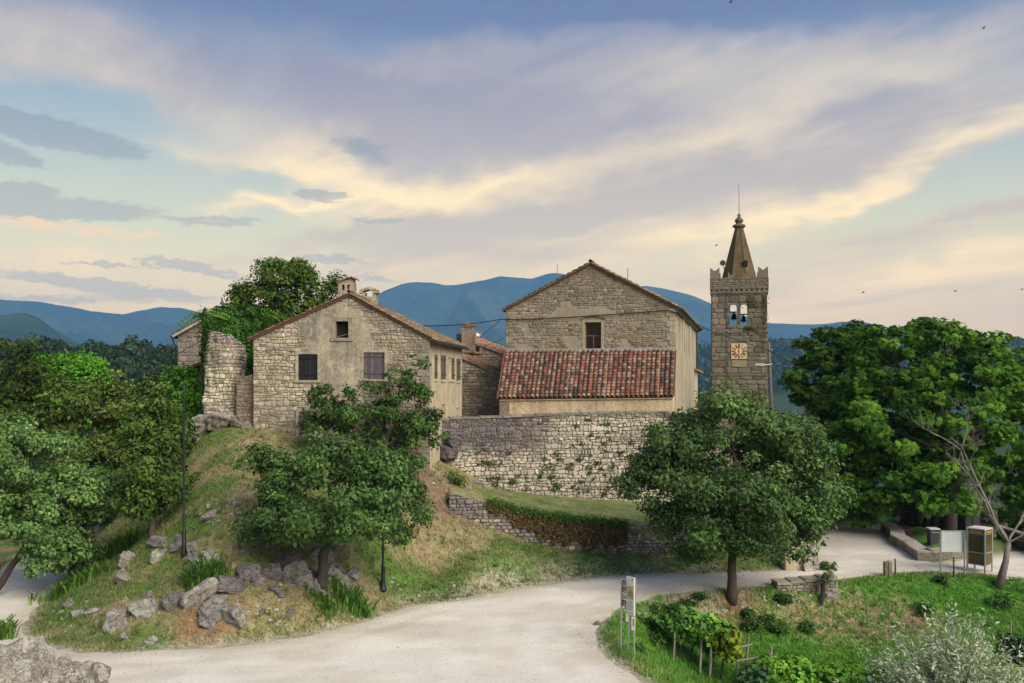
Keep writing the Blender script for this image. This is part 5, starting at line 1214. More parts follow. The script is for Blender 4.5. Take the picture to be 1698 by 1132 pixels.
# ================================================================== boulders
def boulder(c, sx, sy, sz, seed, col, parent=None, name='boulder', label=None, cat='boulder', group=None, rz=0.0, mat=None, sink=.35, npt=16, cuts=3, amp=.10, tilt=0.0):
    rd = random.Random(seed); bm = bmesh.new()
    for _ in range(npt):
        v = Vector((rd.gauss(0, 1), rd.gauss(0, 1), rd.gauss(0, 1))).normalized(); v *= rd.uniform(.8, 1.15)
        bm.verts.new((v.x * sx / 2, v.y * sy / 2, v.z * sz / 2))
    bmesh.ops.convex_hull(bm, input=bm.verts); bmesh.ops.delete(bm, geom=[v for v in bm.verts if not v.link_faces], context='VERTS')
    bmesh.ops.bevel(bm, geom=list(bm.edges), offset=min(sx, sy, sz) * .05, segments=1, affect='EDGES', clamp_overlap=True)
    bmesh.ops.triangulate(bm, faces=bm.faces); bmesh.ops.subdivide_edges(bm, edges=bm.edges, cuts=cuts, use_grid_fill=True)
    bm.normal_update(); s_ = (sx + sy + sz) / 3; o = Vector((rd.random() * 50, rd.random() * 50, 0))
    ca, sa = math.cos(rz), math.sin(rz)
    for v in bm.verts:
        q = v.co / s_ * 3 + o; d = mnoise.fractal(q, 1.0, 2.2, 5) * amp * s_ - abs(mnoise.noise(q * 1.7)) * amp * s_ * .9
        v.co += v.normal * d; x, y = v.co.x, v.co.y; v.co.x, v.co.y = x * ca - y * sa, x * sa + y * ca; v.co.z += v.co.x * tilt
    me = bpy.data.meshes.new(name); bm.to_mesh(me); bm.free(); set_cols(me, [col] * len(me.vertices)); me.materials.append(mat or M_ROCK)
    ob = bpy.data.objects.new(name, me); link(ob, parent, Vector(c) + V(0, 0, sz * (.5 - sink)))
    if label: tag(ob, label, cat, group)
    return ob
LG, PU, DG = (.27, .255, .23), (.18, .158, .163), (.19, .18, .172)
for p_, q_, w_, h_, lab in ((462, 972, 130, 36, 'broad purplish rock ledge the oak outcrop rises from'), (340, 1018, 120, 30, 'low rock ledge running under the pale boulders of the bank')):
    b = hit(p_, q_); k = b.y / F
    boulder(b + V(0, 1.2, 0), w_ * k, 2.4, h_ * k * 1.9, int(p_), PU if p_ > 400 else (.24, .225, .205), label=lab, name='rock_ledge', cat='rock', group='rock ledges of the mound', sink=.56, npt=22, cuts=5, amp=.16)
BO = [  # column, row of the foot, width, height in the photograph, colour, turn, label
 (326, 1003, 58, 42, LG, .2, 'large pale angular boulder on the bare bank below the tall lamp post'), (285, 1008, 42, 32, DG, .5, 'dark squat boulder leaning on the large pale boulder of the bank'),
 (356, 1026, 52, 42, DG, 1.1, 'dark faceted boulder at the edge of the bare orange soil'), (386, 1040, 42, 44, LG, -.6, 'pale slab sloping down to the right of the orange soil'),
 (188, 1046, 36, 44, LG, .1, 'pointed pyramid shaped boulder standing near the road bend'), (240, 1019, 42, 30, LG, .8, 'rough pitted boulder between the pointed boulder and the large pale one'),
 (246, 992, 18, 14, LG, .3, 'small round stone on top of the rough pitted boulder'), (262, 931, 36, 22, LG, .4, 'pale flat boulder in front of the tall lamp post, on brown earth'),
 (214, 936, 30, 24, LG, .9, 'grey boulder at the upper end of the rock row by the left road'), (206, 964, 34, 28, LG, 1.3, 'whitish slab leaning over the green blades by the left road'),
 (295, 912, 26, 24, DG, .2, 'rounded grey boulder just behind the foot of the tall lamp post'), (266, 906, 44, 14, DG, .0, 'long low dark ledge beside the single thin tree trunk'),
 (321, 915, 24, 20, LG, .6, 'pale upright stone right behind the tall lamp post'), (347, 938, 38, 26, LG, -.5, 'tilted grey slab to the right of the tall lamp post'), (322, 942, 26, 28, DG, -.3, 'brownish slab at the right foot of the tall lamp post'),
 (412, 956, 38, 34, PU, .2, 'purplish knobbly boulder at the left end of the outcrop under the oak'), (456, 955, 62, 36, PU, .1, 'largest purplish block of the outcrop left of the oak trunk'), (378, 984, 62, 28, PU, .4, 'wide low purplish rock between blade clump and outcrop'),
 (487, 972, 66, 42, DG, -.5, 'slanting dark block of the outcrop just left of the oak trunk'), (481, 936, 34, 24, PU, .7, 'small purplish rock on top of the outcrop'), (428, 972, 36, 18, PU, .1, 'low purplish rock in front of the outcrop left end'),
 (462, 985, 36, 18, PU, -.4, 'flat rock lying in front of the slanting dark block'), (520, 974, 46, 32, DG, .3, 'grey rock directly behind the oak trunk'), (553, 971, 44, 36, LG, -.4, 'grey wedge rock just right of the oak trunk'), (585, 965, 30, 26, LG, .5, 'pale slab at the right end of the outcrop under the oak'),
 (532, 930, 48, 20, LG, .0, 'long pale rock along the top of the outcrop under the oak'), (556, 948, 32, 20, DG, .2, 'mid sized rock behind the wedge rock right of the oak'), (479, 1024, 20, 14, DG, .3, 'small bluish stone alone on the brown slope'),
 (434, 1022, 12, 12, DG, .8, 'tiny upright stone on the brown slope beside the bluish one'), (250, 1066, 26, 14, LG, .1, 'low pale stone near the road edge below the pointed boulder'), (130, 1022, 24, 16, LG, .6, 'pale stone in the rubble left of the pointed boulder'), (112, 1008, 24, 16, DG, .2, 'darker stone at the corner of the left road'), (205, 1058, 20, 14, DG, .9, 'half buried stone at the right foot of the pointed boulder'),
 (152, 1018, 20, 12, LG, .3, 'flat whitish stone in the rubble above the left road corner'),
 (352, 862, 34, 16, LG, .2, 'weathered rock low on the dry upper slope'), (388, 838, 24, 12, LG, .5, 'small rock high on the dry upper slope'), (1381, 992, 24, 18, LG, .4, 'pale wedge stone beside the pruned stump'), (344, 868, 16, 10, DG, .2, 'little grey rock beside the weathered rock of the upper slope')]
for i, (p, q, w_, h_, c_, rz_, lab) in enumerate(BO):
    b = hit(p, q); k = b.y / F
    boulder(b + V(0, w_ * k * .2, 0), w_ * k * 1.3, w_ * k * 1.1, h_ * k * 1.7, 100 + i, jcol(c_, .12, .03), label=lab, group='boulders on the grassy mound', rz=rz_, sink=.42, npt=13, amp=.095, tilt=rng.uniform(-.25, .25))
for i, (p, q, w_, h_, lab) in enumerate([(743, 766, 42, 30, 'dark boulder under the left end of the town wall'), (752, 742, 30, 22, 'purplish boulder built into the left end of the town wall'), (790, 808, 26, 14, 'pale block at the foot of the town wall near its left end')]):
    b = at(p, q, 50.0); boulder(b, w_ * .034, 1.0, h_ * .034 * 1.2, 300 + i, (.12, .105, .115) if i < 2 else LG, label=lab, group='boulders under the town wall', sink=.1)
for i, (p, q, w_, h_) in enumerate([(332, 722, 50, 34), (365, 712, 56, 30), (395, 708, 34, 24), (312, 735, 34, 26), (412, 712, 22, 16)]):
    b = at(p, q, 47.3 - .2 * (i % 2)); boulder(b, w_ * .032, 1.3, h_ * .032 * 1.3, 400 + i, jcol((.27, .24, .215), .15), label=['craggy rock under the left edge of the tower stump', 'broad rock ledge carrying the tower stump', 'rock between tower stump and gabled house', 'rough rock low on the left below the tower stump', 'round stone in front of the broken wall'][i], group='rocks under the ruined tower', sink=.2)
# rock bank in the near corner
boulder((px(5, 25.5), 25.5, -.15), 6.6, 4.2, 4.6, 517, (.34, .32, .28), label='big pale limestone outcrop in the near left corner of the road', name='rock_outcrop', cat='outcrop', sink=.42, npt=26, cuts=7, amp=.17)
boulder((px(112, 25.6), 25.6, .55), 3.9, 2.2, 3.1, 523, (.32, .30, .265), label='grey limestone block ending the near corner outcrop', name='rock_outcrop', cat='outcrop', sink=.45, npt=18, cuts=6, amp=.16)
# loose rubble on the bank
rub = MB()
for _ in range(420):
    p, q = rng.choice([(rng.gauss(150, 45), rng.gauss(1015, 18)), (rng.gauss(400, 60), rng.gauss(1020, 18)), (rng.gauss(370, 35), rng.gauss(850, 14)), (rng.gauss(500, 70), rng.gauss(960, 20)), (rng.gauss(1200, 40), rng.gauss(1010, 14)), (rng.gauss(1450, 60), rng.gauss(1030, 8)), (rng.gauss(760, 30), rng.gauss(800, 14)), (rng.gauss(1310, 50), rng.gauss(985, 10)), (rng.gauss(700, 60), rng.gauss(985, 14))])
    if not (20 < p < 1690 and 700 < q < 1125): continue
    b = hit(p, q); s_ = rng.uniform(.04, .13); pts = [b + V(rng.uniform(-1, 1) * s_, rng.uniform(-1, 1) * s_, z_ * s_) for z_ in (-.3, -.3, -.3, .8, .9)]
    r_ = [b + V(math.cos(a_) * s_ * rng.uniform(.7, 1.2), math.sin(a_) * s_ * rng.uniform(.7, 1.2), -.02) for a_ in (0, 1.3, 2.5, 3.8, 5.1)]
    tp = [lerp(b, x, .5) + V(0, 0, s_ * rng.uniform(.4, .8)) for x in r_]
    rub.add(r_ + tp, [(k, (k + 1) % 5, 5 + (k + 1) % 5, 5 + k) for k in range(5)] + [(5, 6, 7, 8, 9)], jcol((.36, .33, .28), .25))
rub.build('rubble', M_ROCK, origin=V(0, 40, 0), kind='stuff')

# ================================================================== foliage
def mat_leaf(name, rough=.55, trans=.3):
    m, n = material(name); c = n.n('ShaderNodeAttribute', {'attribute_name': 'col'}).outputs['Color']
    p = n.n('ShaderNodeBsdfPrincipled', None, {'Base Color': c, 'Roughness': rough, 'Specular IOR Level': .12})
    t = n.n('ShaderNodeBsdfTranslucent', None, {0: n.mix(1.0, c, (1.25, 1.35, .7), 'MULTIPLY')})
    x = n.n('ShaderNodeMixShader', None, {0: trans, 1: p.outputs[0], 2: t.outputs[0]}); n.n('ShaderNodeOutputMaterial', None, {0: x.outputs[0]}); return m
M_LEAF = mat_leaf('leaf', .75, .18)
M_GRASS = mat_leaf('grass blade', .7, .25)
def unit(a): return a / (np.linalg.norm(a, axis=-1, keepdims=True) + 1e-9)
def leaf_geo(pos, nrm, axis, L, Wd, fold=.18):
    """one folded diamond per leaf"""
    axis = unit(axis - nrm * (axis * nrm).sum(1, keepdims=True)); side = np.cross(nrm, axis)
    L = L[:, None]; Wd = Wd[:, None]
    v = np.stack([pos, pos + axis * L * .45 + side * Wd * .5 + nrm * Wd * fold, pos + axis * L - nrm * L * .12, pos + axis * L * .45 - side * Wd * .5 + nrm * Wd * fold], 1)
    n_ = len(pos); return v.reshape(-1, 3), np.arange(n_ * 4).reshape(n_, 4)
def pal(cols, k, rg):
    c = np.array(cols); i = rg.integers(0, len(c), k); j = rg.integers(0, len(c), k); t = rg.random(k)[:, None]; return c[i] * (1 - t) + c[j] * t
def crown_clusters(lobes, n_, rg, shell=.45):
    w = np.array([(l[3] * l[4] * l[5]) ** .5 for l in lobes]); k_ = int(n_ * 1.7); li = rg.choice(len(lobes), k_, p=w / w.sum())
    d = unit(rg.normal(size=(k_, 3))); r = (shell + (1 - shell) * rg.random(k_) ** .6)
    L = np.array(lobes); P_ = L[li, :3] + d * r[:, None] * L[li, 3:6]
    sc_ = 1.5 / max(.6, float(np.cbrt(np.prod(L[:, 3:6], 1)).max()))                 # boughs: leave hollows between them
    g_ = np.array([mnoise.noise(Vector(p_ * sc_)) + .6 * mnoise.noise(Vector(p_ * sc_ * 2.3)) for p_ in P_])
    o_ = np.argsort(-(g_ + .42 * rg.normal(size=k_)))[:n_]; return P_[o_], d[o_]
def crown(name, lobes, parent, ncl, nl, leaf, clr, cols, seed, mode='leaf', flat=.7, droop=.15, up=.55, shell=.45, mat=None, clustervar=.5, aspect=.6):
    rg = np.random.default_rng(seed); C_, D_ = crown_clusters(lobes, ncl, rg, shell)
    rad = clr * rg.uniform(.55, 1.3, ncl); cnt = np.maximum(6, (nl * (rad / clr) ** 2).astype(int)); ci = np.repeat(np.arange(ncl), cnt); N = len(ci)
    ld = unit(rg.normal(size=(N, 3))); rr = rg.random(N) ** .42
    off = ld * rr[:, None] * rad[ci][:, None]; off[:, 2] *= flat
    pos = C_[ci] + off
    nrm = unit(.55 * ld + .45 * D_[ci] + np.array([0, 0, up]) + .55 * rg.normal(size=(N, 3)))
    ax = unit(rg.normal(size=(N, 3)) + .5 * ld + np.array([0, 0, -droop * 3]))
    cc = pal(cols, ncl, rg) * (1 + clustervar * rg.uniform(-1, 1, (ncl, 1)))
    c = (cc[ci] * .6 + pal(cols, N, rg) * .4) * rg.uniform(.75, 1.25, (N, 1))
    L_ = leaf * rg.uniform(.5, 1.55, N) * np.repeat(rg.uniform(.8, 1.25, ncl), cnt)
    if mode == 'palm':                                      # five leaflets spread like a hand
        V_, Q_, CC = [], [], []; side = unit(np.cross(nrm, ax)); ax0 = unit(np.cross(side, nrm)); o = 0
        for a_ in (-1.15, -.6, 0, .6, 1.15):
            axk = ax0 * math.cos(a_) + side * math.sin(a_) - nrm * .25
            v, q = leaf_geo(pos, nrm, axk, L_ * (1 - .22 * abs(a_)), L_ * .40); V_.append(v); Q_.append(q + o); CC.append(np.repeat(c, 4, 0)); o += len(v)
        v, q, c4 = np.concatenate(V_), np.concatenate(Q_), np.concatenate(CC)
    elif mode == 'frond':                                   # long feathered leaf: leaflet pairs on a drooping rib
        V_, Q_, CC = [], [], []; side = unit(np.cross(nrm, ax)); ax0 = unit(np.cross(side, nrm)); o = 0
        for k in range(6):
            t_ = (k + .6) / 6; p_ = pos + ax0 * (L_ * t_)[:, None] + np.array([0, 0, -1]) * (L_ * .35 * t_ * t_)[:, None]
            for sg in (-1, 1):
                v, q = leaf_geo(p_, nrm, side * sg + ax0 * .5, L_ * .34, L_ * .12); V_.append(v); Q_.append(q + o); CC.append(np.repeat(c, 4, 0)); o += len(v)
        v, q, c4 = np.concatenate(V_), np.concatenate(Q_), np.concatenate(CC)
    else:
        v, q = leaf_geo(pos, nrm, ax, L_, L_ * aspect); c4 = np.repeat(c, 4, 0)
    org = WORLD[parent]; me = mesh_np(name, v - np.array(org), q, mat or M_LEAF, c4)
    ob = bpy.data.objects.new(name, me); link(ob, parent, org); return ob, C_
def limbs(m, a, b, r0, rd, n_=6, sag=.12, col=(.1, .08, .06), sides=6, r1=.25):
    a, b = Vector(a), Vector(b); L_ = (b - a).length; pts, rad = [], []
    j = Vector((rd.uniform(-1, 1), rd.uniform(-1, 1), rd.uniform(-.3, .6))) * L_ * sag
    for i in range(n_ + 1):
        t_ = i / n_; w = Vector((rd.uniform(-1, 1), rd.uniform(-1, 1), rd.uniform(-1, 1))) * L_ * .018 * (0 < i < n_)
        pts.append(a.lerp(b, t_) + j * math.sin(PI * t_) + w + V(0, 0, L_ * .10 * math.sin(PI * t_))); rad.append(lerp(r0, r0 * r1, t_))
    m.tube(pts, rad, sides, col); return pts
def lob(p, q, Y, rx, ry, rd=None): k = Y / F; return (px(p, Y), Y, pz(q, Y), rx * k, (rd if rd is not None else rx) * k, ry * k)
def tree(name, label, base, fork, lobes, r, ncl, nl, leaf, clr, cols, seed, cat='tree', group=None, bark=(.085, .07, .055), nlimb=26, top=None, flare=1.35, **kw):
    t_ = thing(name, base, label, cat, group); rd = random.Random(seed); m = MB(); base, fork = Vector(base), Vector(fork)
    n_ = 7; pts, rad = [], []
    for i in range(n_ + 1):
        s_ = i / n_; pts.append(base.lerp(fork, s_) + V(rd.uniform(-1, 1), rd.uniform(-1, 1), 0) * r * .22 * (0 < i < n_) + V(0, 0, -.25 if i == 0 else 0)); rad.append(r * (flare if i == 0 else 1.08 if i == 1 else 1 - .25 * s_))
    m.tube(pts, rad, 10, bark)
    ob, C_ = crown('crown', lobes, t_, ncl, nl, leaf, clr, cols, seed, **kw)
    main = []
    for l in lobes[:6]:
        c_ = Vector(l[:3]); main.append(limbs(m, fork - V(0, 0, r * .3), fork.lerp(c_, .85), r * .62, rd, 6, .08, bark, 7, .4))
    ids = rd.sample(range(len(C_)), min(nlimb, len(C_)))
    for i in ids:
        c_ = Vector(C_[i]); st_ = min((q for mm in main for q in mm[2:]), key=lambda q: (q - c_).length); limbs(m, st_, c_, r * .17, rd, 5, .10, bark, 5, .25)
    m.build('trunk', M_BARK, t_, smooth=True); return t_
G_OAK = [(0.055, 0.115, 0.031), (0.082, 0.155, 0.041), (0.119, 0.2, 0.057), (0.07, 0.126, 0.047)]
G_LIME = [(0.060, 0.115, 0.034), (0.086, 0.155, 0.045), (0.135, 0.21, 0.068), (0.070, 0.13, 0.048)]
G_CHES = [(0.062, 0.155, 0.018), (0.10, 0.215, 0.024), (0.145, 0.275, 0.03), (0.045, 0.12, 0.016)]
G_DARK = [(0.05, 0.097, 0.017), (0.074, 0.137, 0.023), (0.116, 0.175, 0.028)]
G_SAGE = [(0.127, 0.228, 0.066), (0.188, 0.301, 0.097), (0.154, 0.264, 0.078), (0.094, 0.181, 0.054)]
G_OLIVE = [(0.085, 0.15, 0.03), (0.125, 0.185, 0.04), (0.065, 0.125, 0.028), (0.16, 0.18, 0.04)]
G_BRIGHT = [(0.095, 0.269, 0.024), (0.147, 0.355, 0.033), (0.078, 0.221, 0.024)]
Y1 = 36.6
b = hit(530, 977); Y1 = b.y
tree('oak_tree', 'green oak growing from rocks on the mound, in front of the gabled house', b, at(541, 900, Y1 + .1), [lob(545, 820, Y1, 105, 80), lob(455, 790, Y1 + .4, 62, 42), lob(440, 870, Y1 - .3, 52, 28), lob(650, 850, Y1, 58, 50), lob(545, 755, Y1 + .3, 62, 42), lob(650, 790, Y1 + .3, 55, 45), lob(550, 852, Y1 - .8, 122, 32), lob(420, 768, Y1 + .2, 34, 24), lob(480, 878, Y1 - .2, 50, 18), lob(625, 868, Y1 - .3, 56, 24), lob(560, 822, Y1 - 1.6, 90, 45)],
     .24, 330, 125, .15, .5, G_OAK, 21, nlimb=60, bark=(.05, .042, .036), flare=1.5)
tree('wild_tree', 'loose leafy young tree hiding the right windows of the gabled house', hit(645, 800), at(640, 740, 44.8), [lob(610, 682, 44.8, 62, 44), lob(690, 720, 44.8, 46, 52), lob(550, 662, 44.8, 36, 32), lob(664, 640, 45, 28, 36), lob(640, 740, 44.4, 60, 40), lob(525, 690, 44.8, 26, 24), lob(690, 596, 45, 12, 20), lob(700, 650, 45, 14, 18), lob(718, 700, 44.8, 12, 28)],
     .13, 150, 95, .16, .42, [(.045, .10, .022), (.065, .135, .03), (.09, .165, .04), (.04, .08, .02)], 22, nlimb=50, bark=(.09, .07, .055))
b = hit(1212, 992)
tree('lime_tree', 'big round lime tree with straight trunk beside the road bend, before the town wall', b, at(1216, 915, b.y), [lob(1215, 780, b.y, 125, 110), lob(1115, 800, b.y, 74, 82), lob(1320, 810, b.y, 78, 96), lob(1215, 695, b.y, 84, 54), lob(1150, 880, b.y - .3, 64, 48), lob(1290, 880, b.y - .3, 78, 54), lob(1225, 850, b.y - 2.2, 100, 70, 60), lob(1290, 720, b.y, 74, 58), lob(1130, 725, b.y, 62, 48), lob(1085, 770, b.y, 46, 30), lob(1360, 830, b.y, 40, 46), lob(1060, 800, b.y, 28, 20)],
     .24, 470, 140, .17, .62, G_LIME, 23, nlimb=70, bark=(.085, .066, .055), flare=1.3)
Yc = 55.0
CH = [('thick forked horse chestnut behind the white notice board, its crown tallest on the right', 1578, 892, 56.5, [lob(1560, 640, 56.5, 110, 80), lob(1620, 700, 56, 88, 88), lob(1540, 740, 55, 105, 74), lob(1560, 590, 57, 70, 48), lob(1640, 620, 57.5, 62, 52), lob(1560, 810, 54.8, 84, 44)], .55, 31),
      ('broad horse chestnut over the square, left neighbour of the forked chestnut', 1520, 872, 58.5, [lob(1460, 690, 57, 84, 92), lob(1500, 610, 58.5, 84, 66), lob(1440, 770, 56, 62, 70), lob(1490, 800, 55.8, 78, 56), lob(1420, 840, 57, 48, 30)], .5, 32),
      ('dark horse chestnut farthest left in the row, leaning over the view of the valley', 1492, 862, 63, [lob(1385, 600, 63, 62, 48), lob(1360, 650, 63, 54, 40), lob(1420, 580, 63.5, 55, 34), lob(1400, 690, 62, 55, 50), lob(1385, 770, 62, 46, 60)], .5, 33),
      ('horse chestnut cut by the right picture edge, behind the dead tree', 1720, 890, 60, [lob(1700, 640, 60, 56, 62), lob(1740, 690, 59, 84, 90), lob(1690, 750, 58, 62, 70), lob(1730, 800, 58, 70, 60)], .5, 34)]
for lab, p, q, Y, lo, r, sd_ in CH:
    bs = V(px(p, Y), Y, gz(px(p, Y), Y)); fk = V(px(p, Y), Y, bs.z + 2.4); g = G_CHES if sd_ != 33 else [tuple(x * .62 for x in c) for c in G_CHES]
    tree('chestnut_tree', lab, bs, fk, [(l[0], l[1], l[2] + .45, l[3] * 1.06, l[4] * 1.06, l[5] * 1.12) for l in lo], r, 190 if sd_ != 34 else 130, 72, .25, .78, g, sd_, group='horse chestnuts round the square', mode='palm', droop=.5, up=.8, nlimb=24, bark=(.06, .045, .04), flat=.55, clustervar=.35)
for i, (p, Y) in enumerate(((1503, 59.5), (1540, 57.4), (1553, 57.0))):
    bs = V(px(p, Y), Y, gz(px(p, Y), Y)); t_ = thing('tree_trunk', bs, ['dark slim trunk at the far end of the stone bench', 'dark straight trunk just left of the litter bin', 'dark straight trunk behind the litter bin'][i], 'trunk', 'dark trunks behind the stone bench')
    m = MB(); rd = random.Random(i); m.tube([bs + V(0, 0, -.2), bs + V(.05, 0, 1.0), bs + V(-.05, 0, 2.3), bs + V(.1, 0, 4.4)], [.42, .32, .29, .2], 9, (.05, .038, .034)); m.build('trunk', M_BARK, t_, smooth=True)
    crown('crown', [(bs.x, bs.y, bs.z + 5.2, 1.6, 1.6, 1.5)], t_, 30, 50, .24, .6, G_CHES, 60 + i, mode='palm', droop=.5, up=.8)
tree('walnut_tree', 'dark rounded tree rising behind the gabled house roof', V(px(470, 60), 60, 5.5), at(470, 560, 60), [lob(470, 480, 60, 60, 44), lob(425, 500, 60, 36, 36), lob(510, 500, 60, 40, 40), lob(455, 455, 60, 38, 26), lob(500, 455, 60, 26, 20), lob(400, 490, 60, 14, 18), lob(450, 540, 60, 60, 40), lob(550, 480, 60, 14, 12), lob(560, 466, 60, 8, 7)],
     .3, 190, 95, .21, .6, G_DARK, 41, nlimb=24)
Y = 51.5
tree('sumac_bush', 'bright green feather leaved tree growing out of the top of the tower stump', V(px(400, Y), Y, 6.5), at(395, 620, Y), [lob(400, 545, Y, 44, 32), lob(375, 530, Y, 32, 22), lob(425, 560, Y, 30, 28), lob(405, 590, Y, 24, 36), lob(350, 520, Y, 18, 14), lob(412, 640, Y, 14, 40), lob(345, 500, Y, 8, 10)],
     .14, 60, 17, .75, .55, [(.050, .135, .018), (.075, .18, .026), (.038, .10, .016)], 42, nlimb=20, mode='frond', droop=.25, up=.9)
# left side trees
b = hit(-30, 985)
tree('oak_tree', 'sage green oak leaning over the left road from the picture edge', V(px(-14, 40.5), 40.5, gz(px(-14, 40.5), 40.5)), at(42, 905, 41.0), [lob(40, 770, 41, 96, 66), lob(-20, 800, 41, 80, 110), lob(120, 820, 40.6, 62, 48), lob(60, 850, 40.4, 84, 52), lob(105, 905, 40.2, 46, 34), lob(150, 800, 40.8, 38, 30), lob(75, 930, 40, 34, 22), lob(20, 720, 41.4, 64, 40)],
     .17, 300, 105, .17, .5, G_SAGE, 43, nlimb=60, bark=(.07, .05, .04))
t2b = hit(118, 962)
tree('oak_tree', 'small oak by the green blades at the bend of the left road', t2b, at(135, 880, t2b.y + .3), [lob(130, 850, t2b.y, 44, 38), lob(160, 830, t2b.y, 38, 34), lob(135, 915, t2b.y, 30, 26), lob(100, 890, t2b.y, 30, 28)], .2, 90, 90, .15, .42, G_SAGE, 44, nlimb=26, bark=(.04, .034, .03))
b = hit(253, 890)
tree('oak_tree', 'olive green tree with thin bare trunk on the mound left of the lamp post', b, at(254, 850, b.y), [lob(255, 760, b.y, 56, 66), lob(250, 690, b.y, 46, 46), lob(235, 820, b.y, 44, 38), lob(285, 800, b.y, 36, 44), lob(275, 720, b.y, 40, 40), lob(262, 650, b.y, 24, 24)], .14, 170, 100, .17, .48, G_OLIVE[:3] + [(.05, .085, .02)], 45, nlimb=36)
LT_ = [('yellowish crowned tree behind the sage oak, left part of the grove', 150, 52, [lob(150, 700, 52, 66, 66), lob(175, 660, 52, 48, 48), lob(115, 670, 52, 44, 50), lob(160, 790, 51, 70, 60), lob(200, 740, 51.5, 40, 60)], G_OLIVE, 46),
       ('dark evergreen tree standing at the left picture edge above the sage oak', 10, 54, [lob(20, 640, 54, 66, 60), lob(-10, 600, 54, 50, 46), lob(50, 610, 54, 34, 44), lob(0, 700, 53, 80, 60), lob(60, 690, 53, 40, 50), lob(62, 570, 54, 12, 14)], [tuple(x * .6 for x in c) for c in G_DARK], 47),
       ('fresh green tree behind the grove, below the distant wood', 115, 66, [lob(110, 625, 66, 48, 38), lob(145, 610, 66, 30, 26), lob(90, 600, 66, 30, 22), lob(150, 670, 66, 60, 50)], G_BRIGHT, 48),
       ('round green tree between grove and farmhouse porch', 232, 60, [lob(235, 680, 60, 44, 38), lob(205, 700, 60, 40, 50), lob(262, 665, 60, 30, 30), lob(215, 790, 58, 60, 70)], G_OAK, 49),
       ('leafy bush under the porch roof of the farmhouse', 290, 53.5, [lob(295, 640, 53.5, 28, 34), lob(318, 650, 53.5, 16, 40), lob(285, 700, 52, 26, 40), lob(310, 705, 50.5, 18, 28)], G_BRIGHT, 50)]
for lab, p, Y, lo, g, sd_ in LT_:
    x_ = px(p, Y); z_ = gz(x_, Y); tree('grove_tree' if sd_ != 50 else 'bush', lab, V(x_, Y, z_), V(x_, Y, max(z_ + 1.0, lo[0][2] - lo[0][5])), lo, .2, 150 if sd_ != 50 else 70, 90, .22, .6, g, sd_, cat='tree' if sd_ != 50 else 'bush', group='trees of the left grove' if sd_ != 50 else None, nlimb=24)
# shaded grove floor behind the left road
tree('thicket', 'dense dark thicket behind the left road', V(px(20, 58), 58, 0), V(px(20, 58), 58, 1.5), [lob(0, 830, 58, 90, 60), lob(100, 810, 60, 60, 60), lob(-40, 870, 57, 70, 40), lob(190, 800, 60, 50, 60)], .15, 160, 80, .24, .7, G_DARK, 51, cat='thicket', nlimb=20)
# bright bushes behind the square on the right
for i, (p, q, Y, rx, ry) in enumerate(((1640, 868, 60, 40, 26), (1690, 866, 60, 38, 28), (1500, 858, 66, 24, 20), (1600, 862, 62, 34, 24), (1740, 870, 59, 40, 28))):
    x_ = px(p, Y); tree('garden_bush', ['bright green bush right above the phone booth', 'bright green bush beyond the dark parapet at the right edge', 'yellow green bush seen between the chestnut trunks', 'silvery bush behind the notice board', 'bright bush past the right picture edge'][i], V(x_, Y, gz(x_, Y)), V(x_, Y, gz(x_, Y) + .5), [lob(p, q, Y, rx, ry), lob(p - 10, q + ry, Y, rx, ry)], .05, 40, 60, .2, .5, [(.10, .21, .02), (.14, .26, .03), (.08, .16, .02)] if i != 3 else [(.14, .2, .09), (.2, .26, .13)], 70 + i, cat='bush', group='bushes beyond the square', nlimb=8)

# creepers
def creeper(name, label, P, pts, parent_loc, leaf, cols, seed, cat='creeper', aspect=.7, thick=.22):
    rg = np.random.default_rng(seed); t_ = thing(name, parent_loc, label, cat); N = len(pts)
    pos = np.array([tuple(P(u, v, rg.uniform(.03, thick))) for u, v in pts]); nn = np.array([tuple(P(u, v, 1) - P(u, v, 0)) for u, v in pts])
    nrm = unit(nn * .8 + np.array([0, 0, .5]) + .7 * rg.normal(size=(N, 3))); ax = unit(rg.normal(size=(N, 3)) + np.array([0, 0, -1.0]))
    L_ = leaf * rg.uniform(.6, 1.3, N); v, q = leaf_geo(pos, nrm, ax, L_, L_ * aspect); c = pal(cols, N, rg) * rg.uniform(.65, 1.3, (N, 1))
    me = mesh_np('leaves', v - np.array(WORLD[t_]), q, M_LEAF, np.repeat(c, 4, 0)); link(bpy.data.objects.new('leaves', me), t_, WORLD[t_]); return t_
LP = LW.P(); u0_, u1_ = float(np.interp(808, LW.cols, LW.s)), float(np.interp(1040, LW.cols, LW.s)); pts = []
rd = random.Random(5)
while len(pts) < 9000:
    u = rd.uniform(u0_, u1_); t_ = (u - u0_) / (u1_ - u0_); d_ = min(1, .35 + 1.6 * t_) * (1 if t_ < .93 else .7) * (.78 + .5 * mnoise.noise((u * 1.6, 0, 0)) + .3 * mnoise.noise((u * 5, 0, 3)))
    tp, bt = ltopf(u) + .12, lbotf(u) + .15; v = tp - (tp - bt) * d_ * rd.random() ** .85; pts.append((u, v))
creeper('hanging_creeper', 'brown and green creeper hanging over the low retaining wall', LP, pts, LW.pos(4) + V(0, 0, 1.2), .13, [(.14, .095, .045), (.19, .115, .06), (.11, .13, .04), (.23, .13, .07), (.08, .075, .035)], 81, thick=.2)
pts = []
while len(pts) < 2600:
    u = rd.uniform(u0_, u1_); pts.append((u, ltopf(u) + .1 + rd.gauss(0, .10)))
creeper('grass_fringe', 'fresh green grass fringe growing along the lip of the terrace above the creeper', LP, pts, LW.pos(5) + V(0, 0, 2.4), .2, [(.06, .15, .02), (.09, .19, .03), (.05, .11, .02)], 82, cat='grass', aspect=.2, thick=.3)
pts = []
